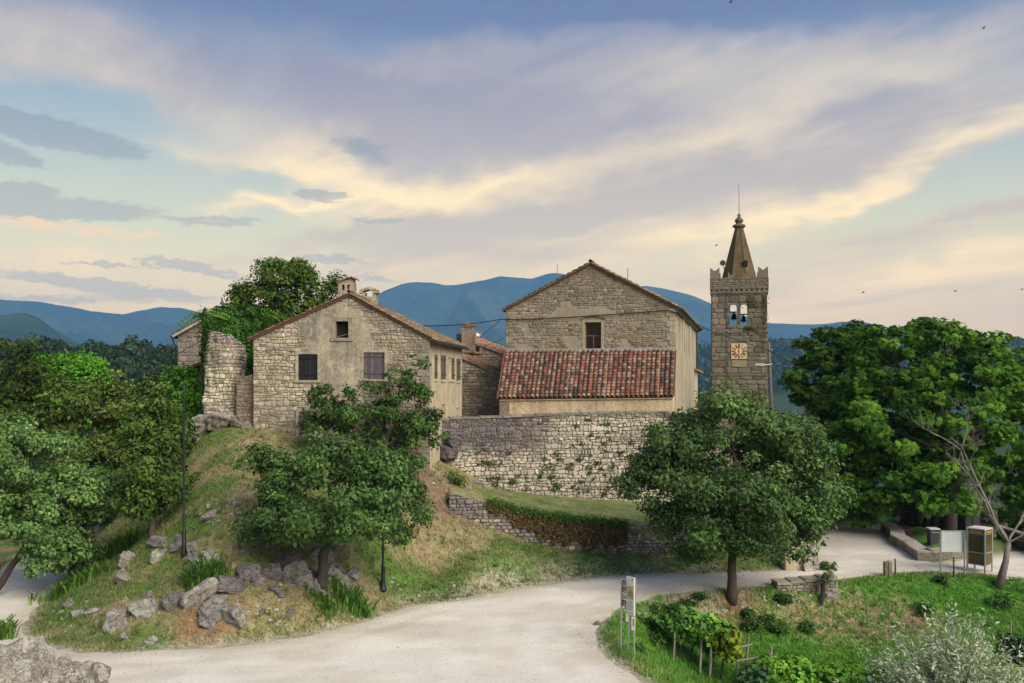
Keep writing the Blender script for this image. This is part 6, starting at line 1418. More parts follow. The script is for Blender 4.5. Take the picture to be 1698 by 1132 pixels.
RP = RW.P(); spots = [(rd.gauss(850, 70), rd.gauss(790, 22), rd.uniform(.05, .17)) for _ in range(60)] + [(rd.uniform(960, 1060), rd.gauss(785, 34), rd.uniform(.05, .16)) for _ in range(40)] + [(rd.uniform(940, 1060), rd.uniform(690, 740), rd.uniform(.05, .12)) for _ in range(14)] + [(800, 745, .25), (803, 765, .2)]
for p, q, s_ in spots:
    u = float(np.interp(p, RW.cols, RW.s)); z_ = pz(q, RW.pos(u).y)
    if z_ < rbotf(u) + .1 or z_ > rtopf(u): continue
    for _ in range(int(300 * s_)): pts.append((u + rd.gauss(0, s_ * 1.0), z_ + rd.gauss(0, s_ * .5)))
creeper('wall_weeds', 'tufts of green weeds rooted in the joints of the high town wall', RP, pts, RW.pos(6) + V(0, 0, 4), .09, [(.05, .09, .02), (.07, .12, .03), (.09, .11, .03), (.035, .06, .018)], 83, cat='weeds', thick=.13)
pts = [(rd.gauss(.18, .16) % (2 * PI), 8.0 + 4.8 * rd.random() ** .7) for _ in range(1500)] + [(rd.gauss(.5, .22), 12.1 + rd.gauss(0, .5)) for _ in range(900)]
creeper('ivy', 'ivy climbing the left edge of the tower stump', PR, pts, V(px(336, 48), 48, 9), .14, [(.04, .095, .018), (.06, .13, .022), (.03, .07, .015)], 84, thick=.28)
pts = [(tu(1268) + rd.gauss(0, .12), tz(490) - abs(rd.gauss(0, 2.2))) for _ in range(160)] + [(tu(1244) + rd.gauss(0, .3), tz(545) + rd.gauss(0, .12)) for _ in range(160)] + [(tu(1246) + rd.gauss(0, .35), tz(500) + rd.gauss(0, .4)) for _ in range(90)]
creeper('tower_weeds', 'small weeds sprouting from the bell tower ledges and right corner', PT, pts, PT(4, 14, .1), .14, [(.05, .07, .02), (.07, .10, .025)], 85, cat='weeds', thick=.22)

# sword leaved clumps
def blade_clump(label, p, q, w_, h_, n_, seed, cols=((.10, .20, .035), (.14, .26, .05), (.07, .15, .03)), cat='plant', spread=1.25):
    b = hit(p, q); k = b.y / F; rg = np.random.default_rng(seed); t_ = thing('iris_clump', b, label, cat, 'sword leaved clumps on the mound')
    X = rg.normal(0, w_ * k * .30, n_); Yy = rg.normal(0, w_ * k * .16, n_); H = h_ * k * rg.uniform(.35, .8, n_); az_ = rg.uniform(0, 2 * PI, n_); ln = rg.uniform(.1, spread, n_) * H
    d = np.stack([np.cos(az_), np.sin(az_), 0 * az_], -1); s_ = np.stack([-np.sin(az_), np.cos(az_), 0 * az_], -1) * (.034 * rg.uniform(.7, 1.3, n_))[:, None]
    base_ = np.stack([X, Yy, [gz(b.x + x, b.y + y) - b.z - .03 for x, y in zip(X, Yy)]], -1); up = np.array([0, 0, 1.0])
    m1 = base_ + d * (ln * .3)[:, None] + up * (H * .6)[:, None]; m2 = base_ + d * (ln * .75)[:, None] + up * (H * .92)[:, None]; tp = base_ + d * ln[:, None] * 1.15 + up * (H * .9)[:, None]
    v = np.stack([base_ - s_, base_ + s_, m1 - s_, m1 + s_, m2 - s_ * .7, m2 + s_ * .7, tp], 1).reshape(-1, 3); o = (np.arange(n_) * 7)[:, None]
    q_ = np.concatenate([o + np.array([[0, 1, 3, 2]]), o + np.array([[2, 3, 5, 4]]), o + np.array([[4, 5, 6, 6]])])[:, :]
    q4 = np.concatenate([o + np.array([[0, 1, 3, 2]]), o + np.array([[2, 3, 5, 4]])]); c = np.repeat(pal(cols, n_, rg) * rg.uniform(.7, 1.25, (n_, 1)), 7, 0)
    me = mesh_np('blades', v, q4, M_GRASS, c); tag(link(bpy.data.objects.new('blades', me), t_, WORLD[t_]), kind='stuff')
blade_clump('big tuft of sword leaves between pale boulder and tilted slab', 340, 965, 60, 46, 420, 91)
blade_clump('row of sword leaves at the bend of the left road', 125, 975, 76, 34, 420, 92)
blade_clump('tuft of sword leaves right of the oak trunk, above the road', 582, 1006, 50, 42, 380, 93)
blade_clump('short pale green tuft at the foot of the oak trunk', 532, 998, 44, 24, 300, 94, ((.10, .20, .035), (.13, .24, .05)))
blade_clump('green tuft behind the rock row by the left road', 200, 915, 50, 40, 300, 95)
blade_clump('grass tuft on top of the near corner outcrop', 4, 1060, 30, 50, 160, 96)

# silver willow bush, near right corner
Yw = 31.5; wb_ = V(px(1590, Yw), Yw, gz(px(1590, Yw), Yw)); wl = thing('willow_bush', wb_, 'big silvery narrow leaved willow bush in the lower right corner', 'bush')
rg = np.random.default_rng(99); m = MB(); P_, A_, S_ = [], [], []
for i in range(520):
    a_ = rg.uniform(0, 2 * PI); tilt = rg.uniform(0, 1) ** .6 * 1.05; Ls = rg.uniform(2.6, 4.9) * (1 - .25 * tilt)
    d = np.array([math.cos(a_) * math.sin(tilt), math.sin(a_) * math.sin(tilt), math.cos(tilt)]); b0_ = np.array(wb_) + np.array([rg.normal(0, .35), rg.normal(0, .35), .1])
    for k in range(50):
        t_ = .18 + .82 * (k / 49); p_ = b0_ + d * Ls * t_ + np.array([d[0], d[1], 0]) * .35 * t_ * t_ - np.array([0, 0, .25 * t_ * t_ * tilt]) + rg.normal(0, .05, 3)
        P_.append(p_); A_.append(d * .9 + rg.normal(0, .55, 3)); S_.append(.28 * rg.uniform(.6, 1.2) * (1.1 - .4 * t_))
    if i % 4 == 0: e_ = b0_ + d * Ls * .85 + np.array([d[0], d[1], 0]) * .25; m.tube([Vector(b0_), Vector(b0_ + d * Ls * .45), Vector(e_)], [.025, .016, .006], 5, (.11, .085, .06))
P_, A_, S_ = np.array(P_), np.array(A_), np.array(S_); N = len(P_); v, q = leaf_geo(P_, unit(np.array([0, 0, .8]) + rg.normal(0, .7, (N, 3))), unit(A_), S_, S_ * .30)
c = pal([(.37, .44, .29), (.48, .53, .39), (.28, .35, .20), (.56, .59, .47)], N, rg) * rg.uniform(.75, 1.25, (N, 1))
me = mesh_np('crown', v - np.array(wb_), q, M_LEAF, np.repeat(c, 4, 0)); link(bpy.data.objects.new('crown', me), wl, WORLD[wl]); m.build('stems', M_BARK, wl)

# bare dead tree by the phone booth
db = hit(1657, 972); dt = thing('dead_tree', db, 'bare grey dead tree standing right of the phone booth', 'tree'); m = MB(); rd = random.Random(8); Yd = db.y
bk_ = (.21, .185, .165)
tp_ = [db + V(-.05, 0, -.1), at(1668, 930, Yd), at(1672, 900, Yd)]; m.tube(tp_, [.22, .15, .13], 8, (.20, .17, .15))
def twig(a, d, L_, r_, depth):
    pts = [a]; dd = d.normalized()
    for k in range(5): dd = (dd + V(rd.uniform(-1, 1), rd.uniform(-1, 1), rd.uniform(-.5, .7)) * .22).normalized(); pts.append(pts[-1] + dd * L_ / 5)
    m.tube(pts, [lerp(r_, r_ * .35, k / 5) for k in range(6)], 5, jcol(bk_, .12))
    if depth > 0:
        for k in range(rd.randint(3, 5)):
            i = rd.randint(2, 5); twig(pts[i], (dd + V(rd.uniform(-1, 1), rd.uniform(-1, 1), rd.uniform(-.6, .8)) * 1.0), L_ * rd.uniform(.35, .6), r_ * .52, depth - 1)
for e_, r_ in ((at(1640, 850, Yd - .3), .07), (at(1690, 850, Yd + .2), .08), (at(1660, 840, Yd + .4), .07), (at(1700, 880, Yd), .05)):
    twig(tp_[2], e_ - tp_[2], (e_ - tp_[2]).length, r_, 3)
    if e_.x < px(1645, Yd): twig(e_, at(1595, 745, Yd) - e_, (at(1595, 745, Yd) - e_).length, .075, 3)
bough = [tp_[2], at(1652, 868, Yd - .1), at(1640, 838, Yd - .2), at(1624, 806, Yd - .2), at(1607, 768, Yd - .2), at(1594, 738, Yd - .1)]
m.tube(bough, [.09, .08, .07, .055, .038, .018], 7, bk_)
for q in bough[2:]:
    for _ in range(3): twig(q, V(rd.uniform(-1, 1), rd.uniform(-.6, .6), rd.uniform(-.2, 1)), rd.uniform(.5, 1.1), .028, 2)
m.build('branches', M_BARK, dt, smooth=True)
# pruned stump with a little regrowth
ob_ = hit(1362, 1000); pt = thing('pruned_tree', ob_, 'pruned dark stump with small grey green shoots before the low wall', 'tree'); m = MB()
m.tube([ob_ + V(-.05, 0, -.1), at(1365, 978, ob_.y), at(1364, 960, ob_.y), at(1370, 950, ob_.y)], [.14, .11, .12, .10], 8, (.045, .036, .03)); m.tube([at(1366, 966, ob_.y), at(1376, 952, ob_.y - .1)], [.07, .05], 6, (.045, .036, .03)); m.build('trunk', M_BARK, pt)
crown('crown', [lob(1366, 956, ob_.y, 18, 13)], pt, 26, 22, .09, .16, [(.16, .2, .12), (.12, .16, .08)], 97, aspect=.3)

# vines on posts in the garden
gr = [(1115, 1093, 1015, 0), (1143, 1100, 1022, 1), (1162, 1108, 1020, 0), (1172, 1118, 1030, 0), (1190, 1124, 1040, 1)]
VT = [(.12, .28, .05), (.16, .35, .07), (.09, .22, .05), (.20, .36, .05)]
for i, (p, q, tq_, y_) in enumerate([(1117, 1092, 1030, 0), (1132, 1098, 1030, 0), (1142, 1102, 1034, 1), (1163, 1110, 1046, 1), (1180, 1122, 1052, 1), (1196, 1128, 1062, 2)]):
    b = hit(p, q); tp = at(p + 4, tq_, b.y); vn = thing('grape_vine', b, 'grape vine number counted from the road sign end of the row', 'vine', 'grape vines in the garden row')
    vn['label'] = ['darkest leaved grape vine, first in the garden row from the road', 'second grape vine of the garden row from the road, bluish leaves', 'third grape vine of the row, with full green top', 'grape vine in the middle of the row beside a tall grey stake', 'grape vine next to the yellowing one in the row', 'yellow green grape vine at the end of the row near the crossed poles'][i]
    m = MB(); rd = random.Random(i); limbs(m, b + V(0, 0, -.1), tp + V(0, 0, -.2), .05, rd, 6, .1, (.05, .04, .032), 6, .6); m.build('stem', M_BARK, vn)
    g = [tuple(x * (.7 if i == 0 else 1) for x in c) for c in VT] if i < 5 else [(.19, .27, .025), (.25, .31, .03), (.12, .21, .03)]
    crown('leaves', [(tp.x, tp.y, tp.z + .2, .62, .5, .38), (tp.x + .2, tp.y, tp.z - .35, .35, .35, .4)], vn, 34, 34, .17, .24, g, 130 + i, aspect=.9)
for i, (p, q, tq_, r_) in enumerate([(1116, 1095, 1040, .05), (1160, 1118, 1040, .06), (1176, 1125, 1070, .06), (1220, 1140, 1085, .05), (1233, 1148, 1058, .06), (1276, 1100, 1072, .06), (1374, 1150, 1112, .06), (1673, 1110, 1028, .05), (1221, 1085, 1044, .05)]):
    b = hit(p, q) if q < 1131 else hit(p, 1130); tp = at(p + (3 if i != 4 else 8), tq_, b.y)
    st_ = MB().tube([b + V(0, 0, -.2), b.lerp(tp, .5) + V(.02, 0, 0), tp], [r_, r_ * .9, r_ * .85], 6, jcol((.25, .22, .19), .2)).build('garden_stake', M_WOOD, origin=b)
    tag(st_, ['dark stake beside the first vine of the garden row', 'tall grey stake in the middle of the vine row', 'grey stake beside the yellowing vine', 'shorter stake carrying the lower cross pole', 'taller leaning stake carrying both cross poles', 'thin stake at the right end of the lower cross pole', 'short stake poking out of the bright vine leaves', 'dark stake on the right side of the willow bush', 'thin stake behind the leafy vine row'][i], 'stake', 'wooden stakes in the garden')
for (a_, b_, lab) in (((1222, 1074), (1247, 1068), 'upper cross pole tied to the garden stakes'), ((1221, 1096), (1281, 1085), 'lower cross pole tied to the garden stakes')):
    Yv = 36.2; o_ = MB().tube([at(*a_, Yv), at((a_[0] + b_[0]) / 2, (a_[1] + b_[1]) / 2 + .5, Yv + .05), at(*b_, Yv + .1)], .045, 6, (.24, .2, .16)).build('cross_pole', M_WOOD, origin=at(*a_, Yv)); tag(o_, lab, 'pole', 'cross poles in the garden')
for i, (p, q, rx, ry, Y) in enumerate([(1290, 1112, 46, 24, 35.5), (1350, 1122, 46, 26, 34.8), (1410, 1126, 44, 26, 34.5), (1470, 1130, 44, 22, 34.5), (1260, 1130, 34, 20, 34.5), (1320, 1150, 60, 24, 33.5), (1420, 1155, 60, 24, 33.5), (1690, 1085, 26, 34, 35), (1690, 1130, 30, 24, 34)]):
    l_ = lob(p, q, Y, rx, ry); vn = thing('grape_vine', V(l_[0], Y, gz(l_[0], Y)), ['light green sprawling vine just right of the crossed poles', 'light green sprawling vine above the short stake', 'light green sprawling vine beside the short stake, toward the willow', 'yellowish sprawling vine touching the willow bush', 'dark sprawling vine under the lower cross pole', 'sprawling vine along the lower picture edge below the cross poles', 'sprawling vine along the lower picture edge left of the willow', 'dark bluish plant right of the willow bush', 'yellowish low plant in the lower right corner'][i], 'vine', 'sprawling vines at the garden front')
    m = MB(); m.tube([V(l_[0], Y, gz(l_[0], Y) - .1), V(l_[0] + .1, Y, l_[2])], [.05, .03], 6, (.06, .05, .04)); m.build('stem', M_BARK, vn)
    g = [(.18, .40, .04), (.25, .48, .07), (.14, .32, .04)] if i not in (3, 4, 7, 8) else ([(.30, .42, .05), (.19, .35, .04)] if i in (3, 8) else [(.05, .11, .045), (.075, .15, .06)])
    crown('leaves', [l_], vn, 42, 40, .18, .27, g, 150 + i, aspect=.9, shell=.3)
# weeds and bushes on the bank under the lime tree
for i, (p, q, s_) in enumerate([(1092, 1010, 16), (1110, 1030, 20), (1075, 1030, 16), (1140, 1005, 16), (1090, 1065, 18), (1250, 1040, 20), (1270, 1025, 14), (1240, 1015, 10), (1160, 990, 12), (1180, 1030, 16), (1290, 1040, 16), (1340, 1040, 14), (1530, 1010, 16), (1560, 960, 12), (1660, 1000, 20), (1300, 990, 12), (1060, 1075, 14), (755, 800, 18), (1375, 938, 12)]):
    b = hit(p, q + 8) if i != 17 else at(755, 805, 47.5); k = b.y / F * s_
    t_ = thing('weed_bush', b, 'low green weed bush %s' % ['at the top of the road bank below the bend', 'over the dark bank beside the first vine', 'on the bank edge next to the information board', 'left of the lime tree trunk, high on the bank', 'on the bank between information board and first vine', 'right below the orange soil patch', 'on the bank right of the orange soil patch', 'inside the orange soil patch', 'close to the lime tree trunk on its left', 'behind the leafy vine row', 'on the bank between orange soil and pruned stump', 'below the pruned stump on the brown bank', 'left of the willow top', 'at the road verge under the notice board', 'below the dead tree', 'between low wall and lime tree', 'beside the posts of the information board', 'at the upper end of the retaining wall', 'at the bend beside the buttress stone'][i], 'weed', 'weed bushes on the banks')
    crown('leaves', [(b.x, b.y, b.z + k * .5, k, k * .8, k * .7)], t_, 16, 34, .13, k * .45, [(.035, .085, .02), (.055, .125, .025), (.08, .15, .035)], 200 + i, shell=.2, aspect=.5)

# grass: short blades over the turf
rg = np.random.default_rng(5); N0 = 1000000
nt_ = N0 // 9; X, Yy = np.repeat(rg.uniform(-27, 33, nt_), 9), np.repeat(rg.uniform(30, 56, nt_), 9); sp_ = np.repeat(rg.uniform(.03, .14, nt_), 9); X, Yy = X + rg.normal(0, 1, len(X)) * sp_, Yy + rg.normal(0, 1, len(X)) * sp_; hf_ = np.repeat(rg.uniform(.6, 1.9, nt_) ** 1.3, 9)
keep = np.abs(X / Yy) < .60; X, Yy, hf_ = X[keep], Yy[keep], hf_[keep]
s_ = sdf(X, Yy, ROAD); gi = np.clip(np.searchsorted(gx, X) - 1, 0, len(gx) - 2); gj = np.clip(np.searchsorted(gy, Yy) - 1, 0, len(gy) - 2); gr_ = green[gj, gi]
keep = (s_ > .12 + .3 * rg.random(len(X))) & (rg.random(len(X)) < np.clip(gr_ * .55 + .25, .10, 1) * np.where((X > 4) & (Yy < 45), 1.0, .6)) & (Yy < 50)
X, Yy, gr_, hf_ = X[keep], Yy[keep], gr_[keep], hf_[keep]; n_ = len(X)
tx, ty = (X - gx[np.clip(np.searchsorted(gx, X) - 1, 0, len(gx) - 2)]) / .25, (Yy - gy[np.clip(np.searchsorted(gy, Yy) - 1, 0, len(gy) - 2)]) / .25
gi = np.clip(np.searchsorted(gx, X) - 1, 0, len(gx) - 2); gj = np.clip(np.searchsorted(gy, Yy) - 1, 0, len(gy) - 2)
Z = (GZ[gj, gi] * (1 - tx) + GZ[gj, gi + 1] * tx) * (1 - ty) + (GZ[gj + 1, gi] * (1 - tx) + GZ[gj + 1, gi + 1] * tx) * ty
H = hf_ * rg.uniform(.04, .12, n_) * np.where((X > 4) & (Yy < 44), 1.05, .9); a_ = rg.uniform(0, 2 * PI, n_); w_ = .016 + .016 * rg.random(n_)
b0_ = np.stack([X, Yy, Z - .01], -1); sd3 = np.stack([np.cos(a_), np.sin(a_), 0 * a_], -1) * w_[:, None]; ln = rg.normal(0, .06, (n_, 2))
tip = b0_ + np.stack([ln[:, 0], ln[:, 1], H], -1); v = np.stack([b0_ - sd3, b0_ + sd3, tip], 1).reshape(-1, 3); q = np.arange(n_ * 3).reshape(n_, 3)
t_ = sstep(gr_ + rg.normal(0, .22, n_), .15, .85)[:, None]; c = (np.array((.33, .28, .15)) * (1 - t_) + np.where(((X > 4) & (Yy < 45))[:, None], np.array((.135, .32, .05)), np.array((.12, .20, .05))) * t_) * rg.uniform(.7, 1.3, (n_, 1))
# taller tussocks and dry stalks
nt2 = 1500; tX, tY = rg.uniform(-26, 30, nt2), rg.uniform(31, 48, nt2); k_ = (sdf(tX, tY, ROAD) > .5) & (np.abs(tX / tY) < .58); tX, tY = tX[k_], tY[k_]
tz_ = np.array([gz(a, b_) for a, b_ in zip(tX, tY)]); tg = green[np.clip(np.searchsorted(gy, tY) - 1, 0, len(gy) - 2), np.clip(np.searchsorted(gx, tX) - 1, 0, len(gx) - 2)]
NB = 26; ii = np.repeat(np.arange(len(tX)), NB); hh = np.repeat(rg.uniform(.10, .30, len(tX)), NB) * rg.uniform(.5, 1.2, len(ii)); an = rg.uniform(0, 2 * PI, len(ii)); sp2 = rg.uniform(.0, .16, len(ii))
bb = np.stack([tX[ii] + np.cos(an) * sp2, tY[ii] + np.sin(an) * sp2, tz_[ii] - .03], -1); s3 = np.stack([-np.sin(an), np.cos(an), 0 * an], -1) * .016; lean = hh * rg.uniform(.2, .8, len(ii))
tt = bb + np.stack([np.cos(an) * lean, np.sin(an) * lean, hh], -1); v2 = np.stack([bb - s3, bb + s3, tt], 1).reshape(-1, 3); q2 = np.arange(len(ii) * 3).reshape(-1, 3) + len(v)
mx = sstep(tg[ii] + rg.normal(0, .3, len(ii)), .2, 1.0)[:, None]; c2 = (np.array((.33, .28, .15)) * (1 - mx) + np.array((.10, .19, .045)) * mx) * rg.uniform(.6, 1.2, (len(ii), 1))
v, q, c = np.concatenate([v, v2]), np.concatenate([q, q2]), np.concatenate([c, c2])
# loose gravel on the road, thickest along its edges
gv = MB(); rX, rY = rg.uniform(-22, 26, 60000), rg.uniform(29, 50, 60000); rD = sdf(rX, rY, ROAD)
k_ = (rD < .5) & (np.abs(rX / rY) < .58) & (rg.random(60000) < np.exp(-np.abs(rD + .1) / .9) + .10); rX, rY = rX[k_][:2600], rY[k_][:2600]
for x_, y_ in zip(rX, rY):
    s_ = rng.uniform(.015, .05) * (1.5 if rng.random() < .06 else 1); z_ = gz(x_, y_) + .012; a0_ = rng.random() * 6
    r_ = [V(x_ + math.cos(a0_ + a_) * s_ * rng.uniform(.7, 1.2), y_ + math.sin(a0_ + a_) * s_ * rng.uniform(.7, 1.2), z_ - .01) for a_ in (0, 1.6, 3.1, 4.7)]
    gv.add(r_ + [V(x_, y_, z_ + s_ * .8)], [(0, 1, 4), (1, 2, 4), (2, 3, 4), (3, 0, 4)], jcol((.42, .385, .33), .35))
gv.build('gravel', M_ROCK, origin=V(0, 40, 0), kind='stuff')
go = bpy.data.objects.new('grass', mesh_np('grass', v, q, M_GRASS, np.repeat(c, 3, 0))); link(go, None, V(0, 0, 0)); tag(go, kind='stuff')

# ------------------------------------------------------------------ woods on the far hills: nobody could count them
def wood(name, X, Yy, r, nl, leaf, cols, seed):
    rg = np.random.default_rng(seed); n_ = len(X); Z = ground_z(X, Yy); r = r * rg.uniform(.6, 1.25, n_); ci = np.repeat(np.arange(n_), nl); d = unit(rg.normal(size=(len(ci), 3))); d[:, 2] = np.abs(d[:, 2]) * 1.1 - .25
    lump = 1 + .25 * np.sin(d[:, 0] * 5 + ci) * np.cos(d[:, 1] * 4 + ci * 1.7)
    pos = np.stack([X, Yy, Z + r * .75], -1)[ci] + d * (r[ci] * lump)[:, None] * np.array([1, 1, 1.05]); nrm = unit(d + .45 * rg.normal(size=d.shape)); ax = unit(rg.normal(size=d.shape))
    cc = pal(cols, n_, rg) * rg.uniform(.7, 1.3, (n_, 1)); L_ = leaf * r[ci] * rg.uniform(.7, 1.4, len(ci)); v, q = leaf_geo(pos - ax * L_[:, None] * .5, nrm, ax, L_, L_ * .9)
    o = bpy.data.objects.new(name, mesh_np(name, v, q, M_LEAF, np.repeat(cc[ci] * rg.uniform(.8, 1.2, (len(ci), 1)), 4, 0))); link(o, None, V(0, 0, 0)); tag(o, kind='stuff')
rg = np.random.default_rng(3); FG = [(.030, .055, .022), (.045, .075, .026), (.06, .09, .03), (.025, .045, .022)]
Yy = rg.uniform(240, 375, 460); X = rg.uniform(-.66, -.27, 460) * Yy; wood("woods", X, Yy, 5.5, 340, .19, FG, 1)
Yy = rg.uniform(1350, 1950, 1500); X = rg.uniform(-.62, .66, 1500) * Yy; wood('woods', X, Yy, 15.0, 46, .45, FG, 2)
Yy = rg.uniform(95, 235, 260); X = rg.uniform(-.66, .66, 260) * Yy; k_ = ground_z(X, Yy) < -3; wood('woods', X[k_], Yy[k_], 4.0, 200, .25, FG, 4)

# ================================================================== street furniture
b = hit(305, 921)
lp = thing('lamp_post', b, 'tall thin black pole standing on the rocks of the mound, below the tower stump', 'lamp post')
H = EYE - (640 - HY) / F * b.y - b.z
MB()._lathe(b, [(.13, -.1), (.13, .12), (.10, .18), (.09, 1.0), (.075, 1.05), (.055, 1.1), (.05, H * .6), (.038, H - .3), (.03, H)], 10).build('pole', M_IRON, lp, smooth=True)
MB().tube([b + V(-.02, 0, H - .6), b + V(-.30, 0, H - .55)], .022, 5).build('arm', M_IRON, lp)
MB()._lathe(b + V(0, 0, H - .02), [(.03, 0), (.05, .04), (.03, .10), (.005, .14)], 8).build('cap', M_IRON, lp)
b = hit(635, 979); H = EYE - (868 - HY) / F * b.y - b.z
lp = thing('lamp_post', b, 'short fluted black lamp post between the oak and the road', 'lamp post')
MB()._lathe(b, [(.17, -.05), (.17, .06), (.13, .10), (.12, .26), (.095, .4), (.085, .7), (.07, 1.0), (.085, 1.03), (.055, 1.08), (.048, 1.9), (.058, 1.93), (.04, 2.0), (.036, H - .5)], 12).build('post', M_IRON, lp, smooth=True)
ln = MB()._lathe(b + V(0, 0, H - .52), [(.05, 0), (.08, .05), (.16, .4), (.17, .42), (.13, .46), (.04, .58), (.02, .66)], 6).build('lantern', M_IRON, lp)
# little black post with a flat top by the left road
b = hit(138, 948); pz_ = thing('lantern_post', b, 'low black post with flat crossbar under the small oak by the left road', 'post')
MB().tube([b, b + V(0, 0, 1.75)], .05, 6).build('post', M_IRON, pz_); MB().bbox(b + V(0, 0, 1.78), (.36, .1, .06)).build('crossbar', M_IRON, pz_)

# direction sign and information board
Ys = 33.0
def post(p, q, tq, parent, r=.04, Y=None):
    b = hit(p, q); MB().tube([b + V(0, 0, -.2), V(px(p + (q - tq) * .02, b.y), b.y, pz(tq, b.y))], r, 8).build('post', M_METAL, parent); return b
b = hit(1029, 1076); ds = thing('direction_sign', b, 'grey post with small brown direction plates, left of the information board', 'sign')
post(1029, 1076, 960, ds)
M_PRINT = M_PAINT
def panel(parent, name, A, B, z0, z1, th, col, mat=None):
    """upright plate from plan point A to B"""
    A, B = Vector(A), Vector(B); n_ = Vector((B.y - A.y, -(B.x - A.x), 0)).normalized() * th
    A0, B0 = V(A.x, A.y, 0), V(B.x, B.y, 0); P_ = lambda p_, z_, k: p_ + V(0, 0, z_) + n_ * k
    return MB().hexa([P_(A0, z0, -.5), P_(B0, z0, -.5), P_(B0, z0, .5), P_(A0, z0, .5), P_(A0, z1, -.5), P_(B0, z1, -.5), P_(B0, z1, .5), P_(A0, z1, .5)], col).build(name, mat or M_PAINT, parent)
A, B = V(b.x + .07, b.y - .03, 0), V(b.x + .24, b.y - .42, 0)
for i, (q0, q1, c_) in enumerate(((961, 970, (.09, .035, .03)), (971.5, 981, (.09, .035, .03)), (982.5, 991.5, (.50, .56, .58)), (993, 1003, (.09, .035, .03)))):
    pn = panel(ds, 'plate', A, B, pz(q1, b.y), pz(q0, b.y), .02, c_)
    for k in range(2): panel(pn, 'print', A.lerp(B, .15) + V(-.008, -.008, 0), A.lerp(B, .5 + .35 * k) + V(-.008, -.008, 0), pz(lerp(q0, q1, .3 + .35 * k) + 1.6, b.y), pz(lerp(q0, q1, .3 + .35 * k), b.y), .012, (.62, .58, .52) if i != 2 else (.18, .22, .25))
b1, b2 = hit(1041, 1083), hit(1051, 1089)
ib = thing('information_board', b1, 'tall white information board with map picture on two metal posts at the roadside', 'sign')
for bb, tq in ((b1, 1018), (b2, 958)): MB().tube([bb + V(0, 0, -.2), V(bb.x + .05, bb.y, pz(tq, bb.y))], .038, 8).build('post', M_METAL, ib)
b1u, b2u = V(px(1039, b1.y), b1.y - .06, 0), V(px(1051.5, b2.y), b2.y - .06, 0)
zt, zb = pz(954.5, b1.y), pz(1017, b1.y)
pn = panel(ib, 'panel', b1u, b2u, zb, zt, .05, (.60, .61, .61))
fr = V(-.02, -.03, 0) * 1.0; nn = Vector(((b2u - b1u).y, -(b2u - b1u).x, 0)).normalized() * .031
def prt(s0, s1, t0, t1, c_): panel(pn, 'print', b1u.lerp(b2u, s0) + nn, b1u.lerp(b2u, s1) + nn, lerp(zb, zt, t0), lerp(zb, zt, t1), .008, c_)
prt(.06, .94, .42, .76, (.36, .33, .15)); prt(.30, .62, .50, .66, (.46, .44, .27)); prt(.72, .92, .46, .6, (.22, .25, .10)); prt(.12, .4, .89, .91, (.3, .3, .3)); prt(.74, .9, .93, .955, (.08, .08, .09)); prt(.12, .38, .80, .815, (.35, .35, .35))
for k in range(11): prt(.12, .88 - .2 * (k % 4 == 3), .36 - k * .022, .368 - k * .022, (.42, .42, .43))
for k in range(4): prt(.14 + k * .2, .24 + k * .2, .04, .065, (.22, .2, .22))
nn = nn * 1.4
s1 = panel(ib, 'notice', V(px(1037, b1.y), b1.y - .1, 0), V(px(1042, b1.y), b1.y - .1 - .02, 0), pz(1029, b1.y), pz(1017.5, b1.y), .02, (.60, .60, .55))
panel(s1, 'print', V(px(1037.5, b1.y), b1.y - .116, 0), V(px(1041, b1.y), b1.y - .13, 0), pz(1022.5, b1.y), pz(1018.2, b1.y), .012, (.62, .48, .06))
s2 = panel(ib, 'notice', V(px(1046.5, b2.y), b2.y - .1, 0), V(px(1052, b2.y), b2.y - .16, 0), pz(1043, b2.y), pz(1021, b2.y), .02, (.66, .64, .62))
panel(s2, 'print', V(px(1048.3, b2.y), b2.y - .125, 0), V(px(1050.8, b2.y), b2.y - .155, 0), pz(1036, b2.y), pz(1024, b2.y), .015, (.55, .12, .09))
b = hit(990, 1036); boulder(b, .34, .28, .3, 611, (.16, .15, .16), label='small dark stone at the road edge left of the information board', cat='stone', name='kerb_stone')

# white notice board
b1, b2 = hit(1559, 951), hit(1599, 951); nb = thing('notice_board', b1, 'blank white notice board on two grey posts before the chestnut trees', 'notice board')
for bb, p_ in ((b1, 1559.5), (b2, 1599.5)): MB().tube([V(px(p_, bb.y), bb.y, bb.z - .2), V(px(p_, bb.y), bb.y, pz(880, bb.y))], .045, 8).build('post', M_METAL, nb)
yb = b1.y; MB().box((px(1561, yb), yb - .03, pz(915, yb)), (px(1598, yb), yb + .03, pz(881.5, yb)), (.56, .58, .60)).build('panel', M_PAINT, nb)
MB().box((px(1560.5, yb), yb - .04, pz(881.2, yb)), (px(1598.5, yb), yb + .04, pz(879.6, yb)), (.42, .40, .34)).build('top_rail', M_PAINT, nb)
for p_ in (1563, 1595): MB().tube([V(px(p_, yb) - .1, yb - .05, pz(897, yb)), V(px(p_, yb) + .1, yb - .05, pz(897, yb))], .018, 6).build('clip', M_METAL, nb)

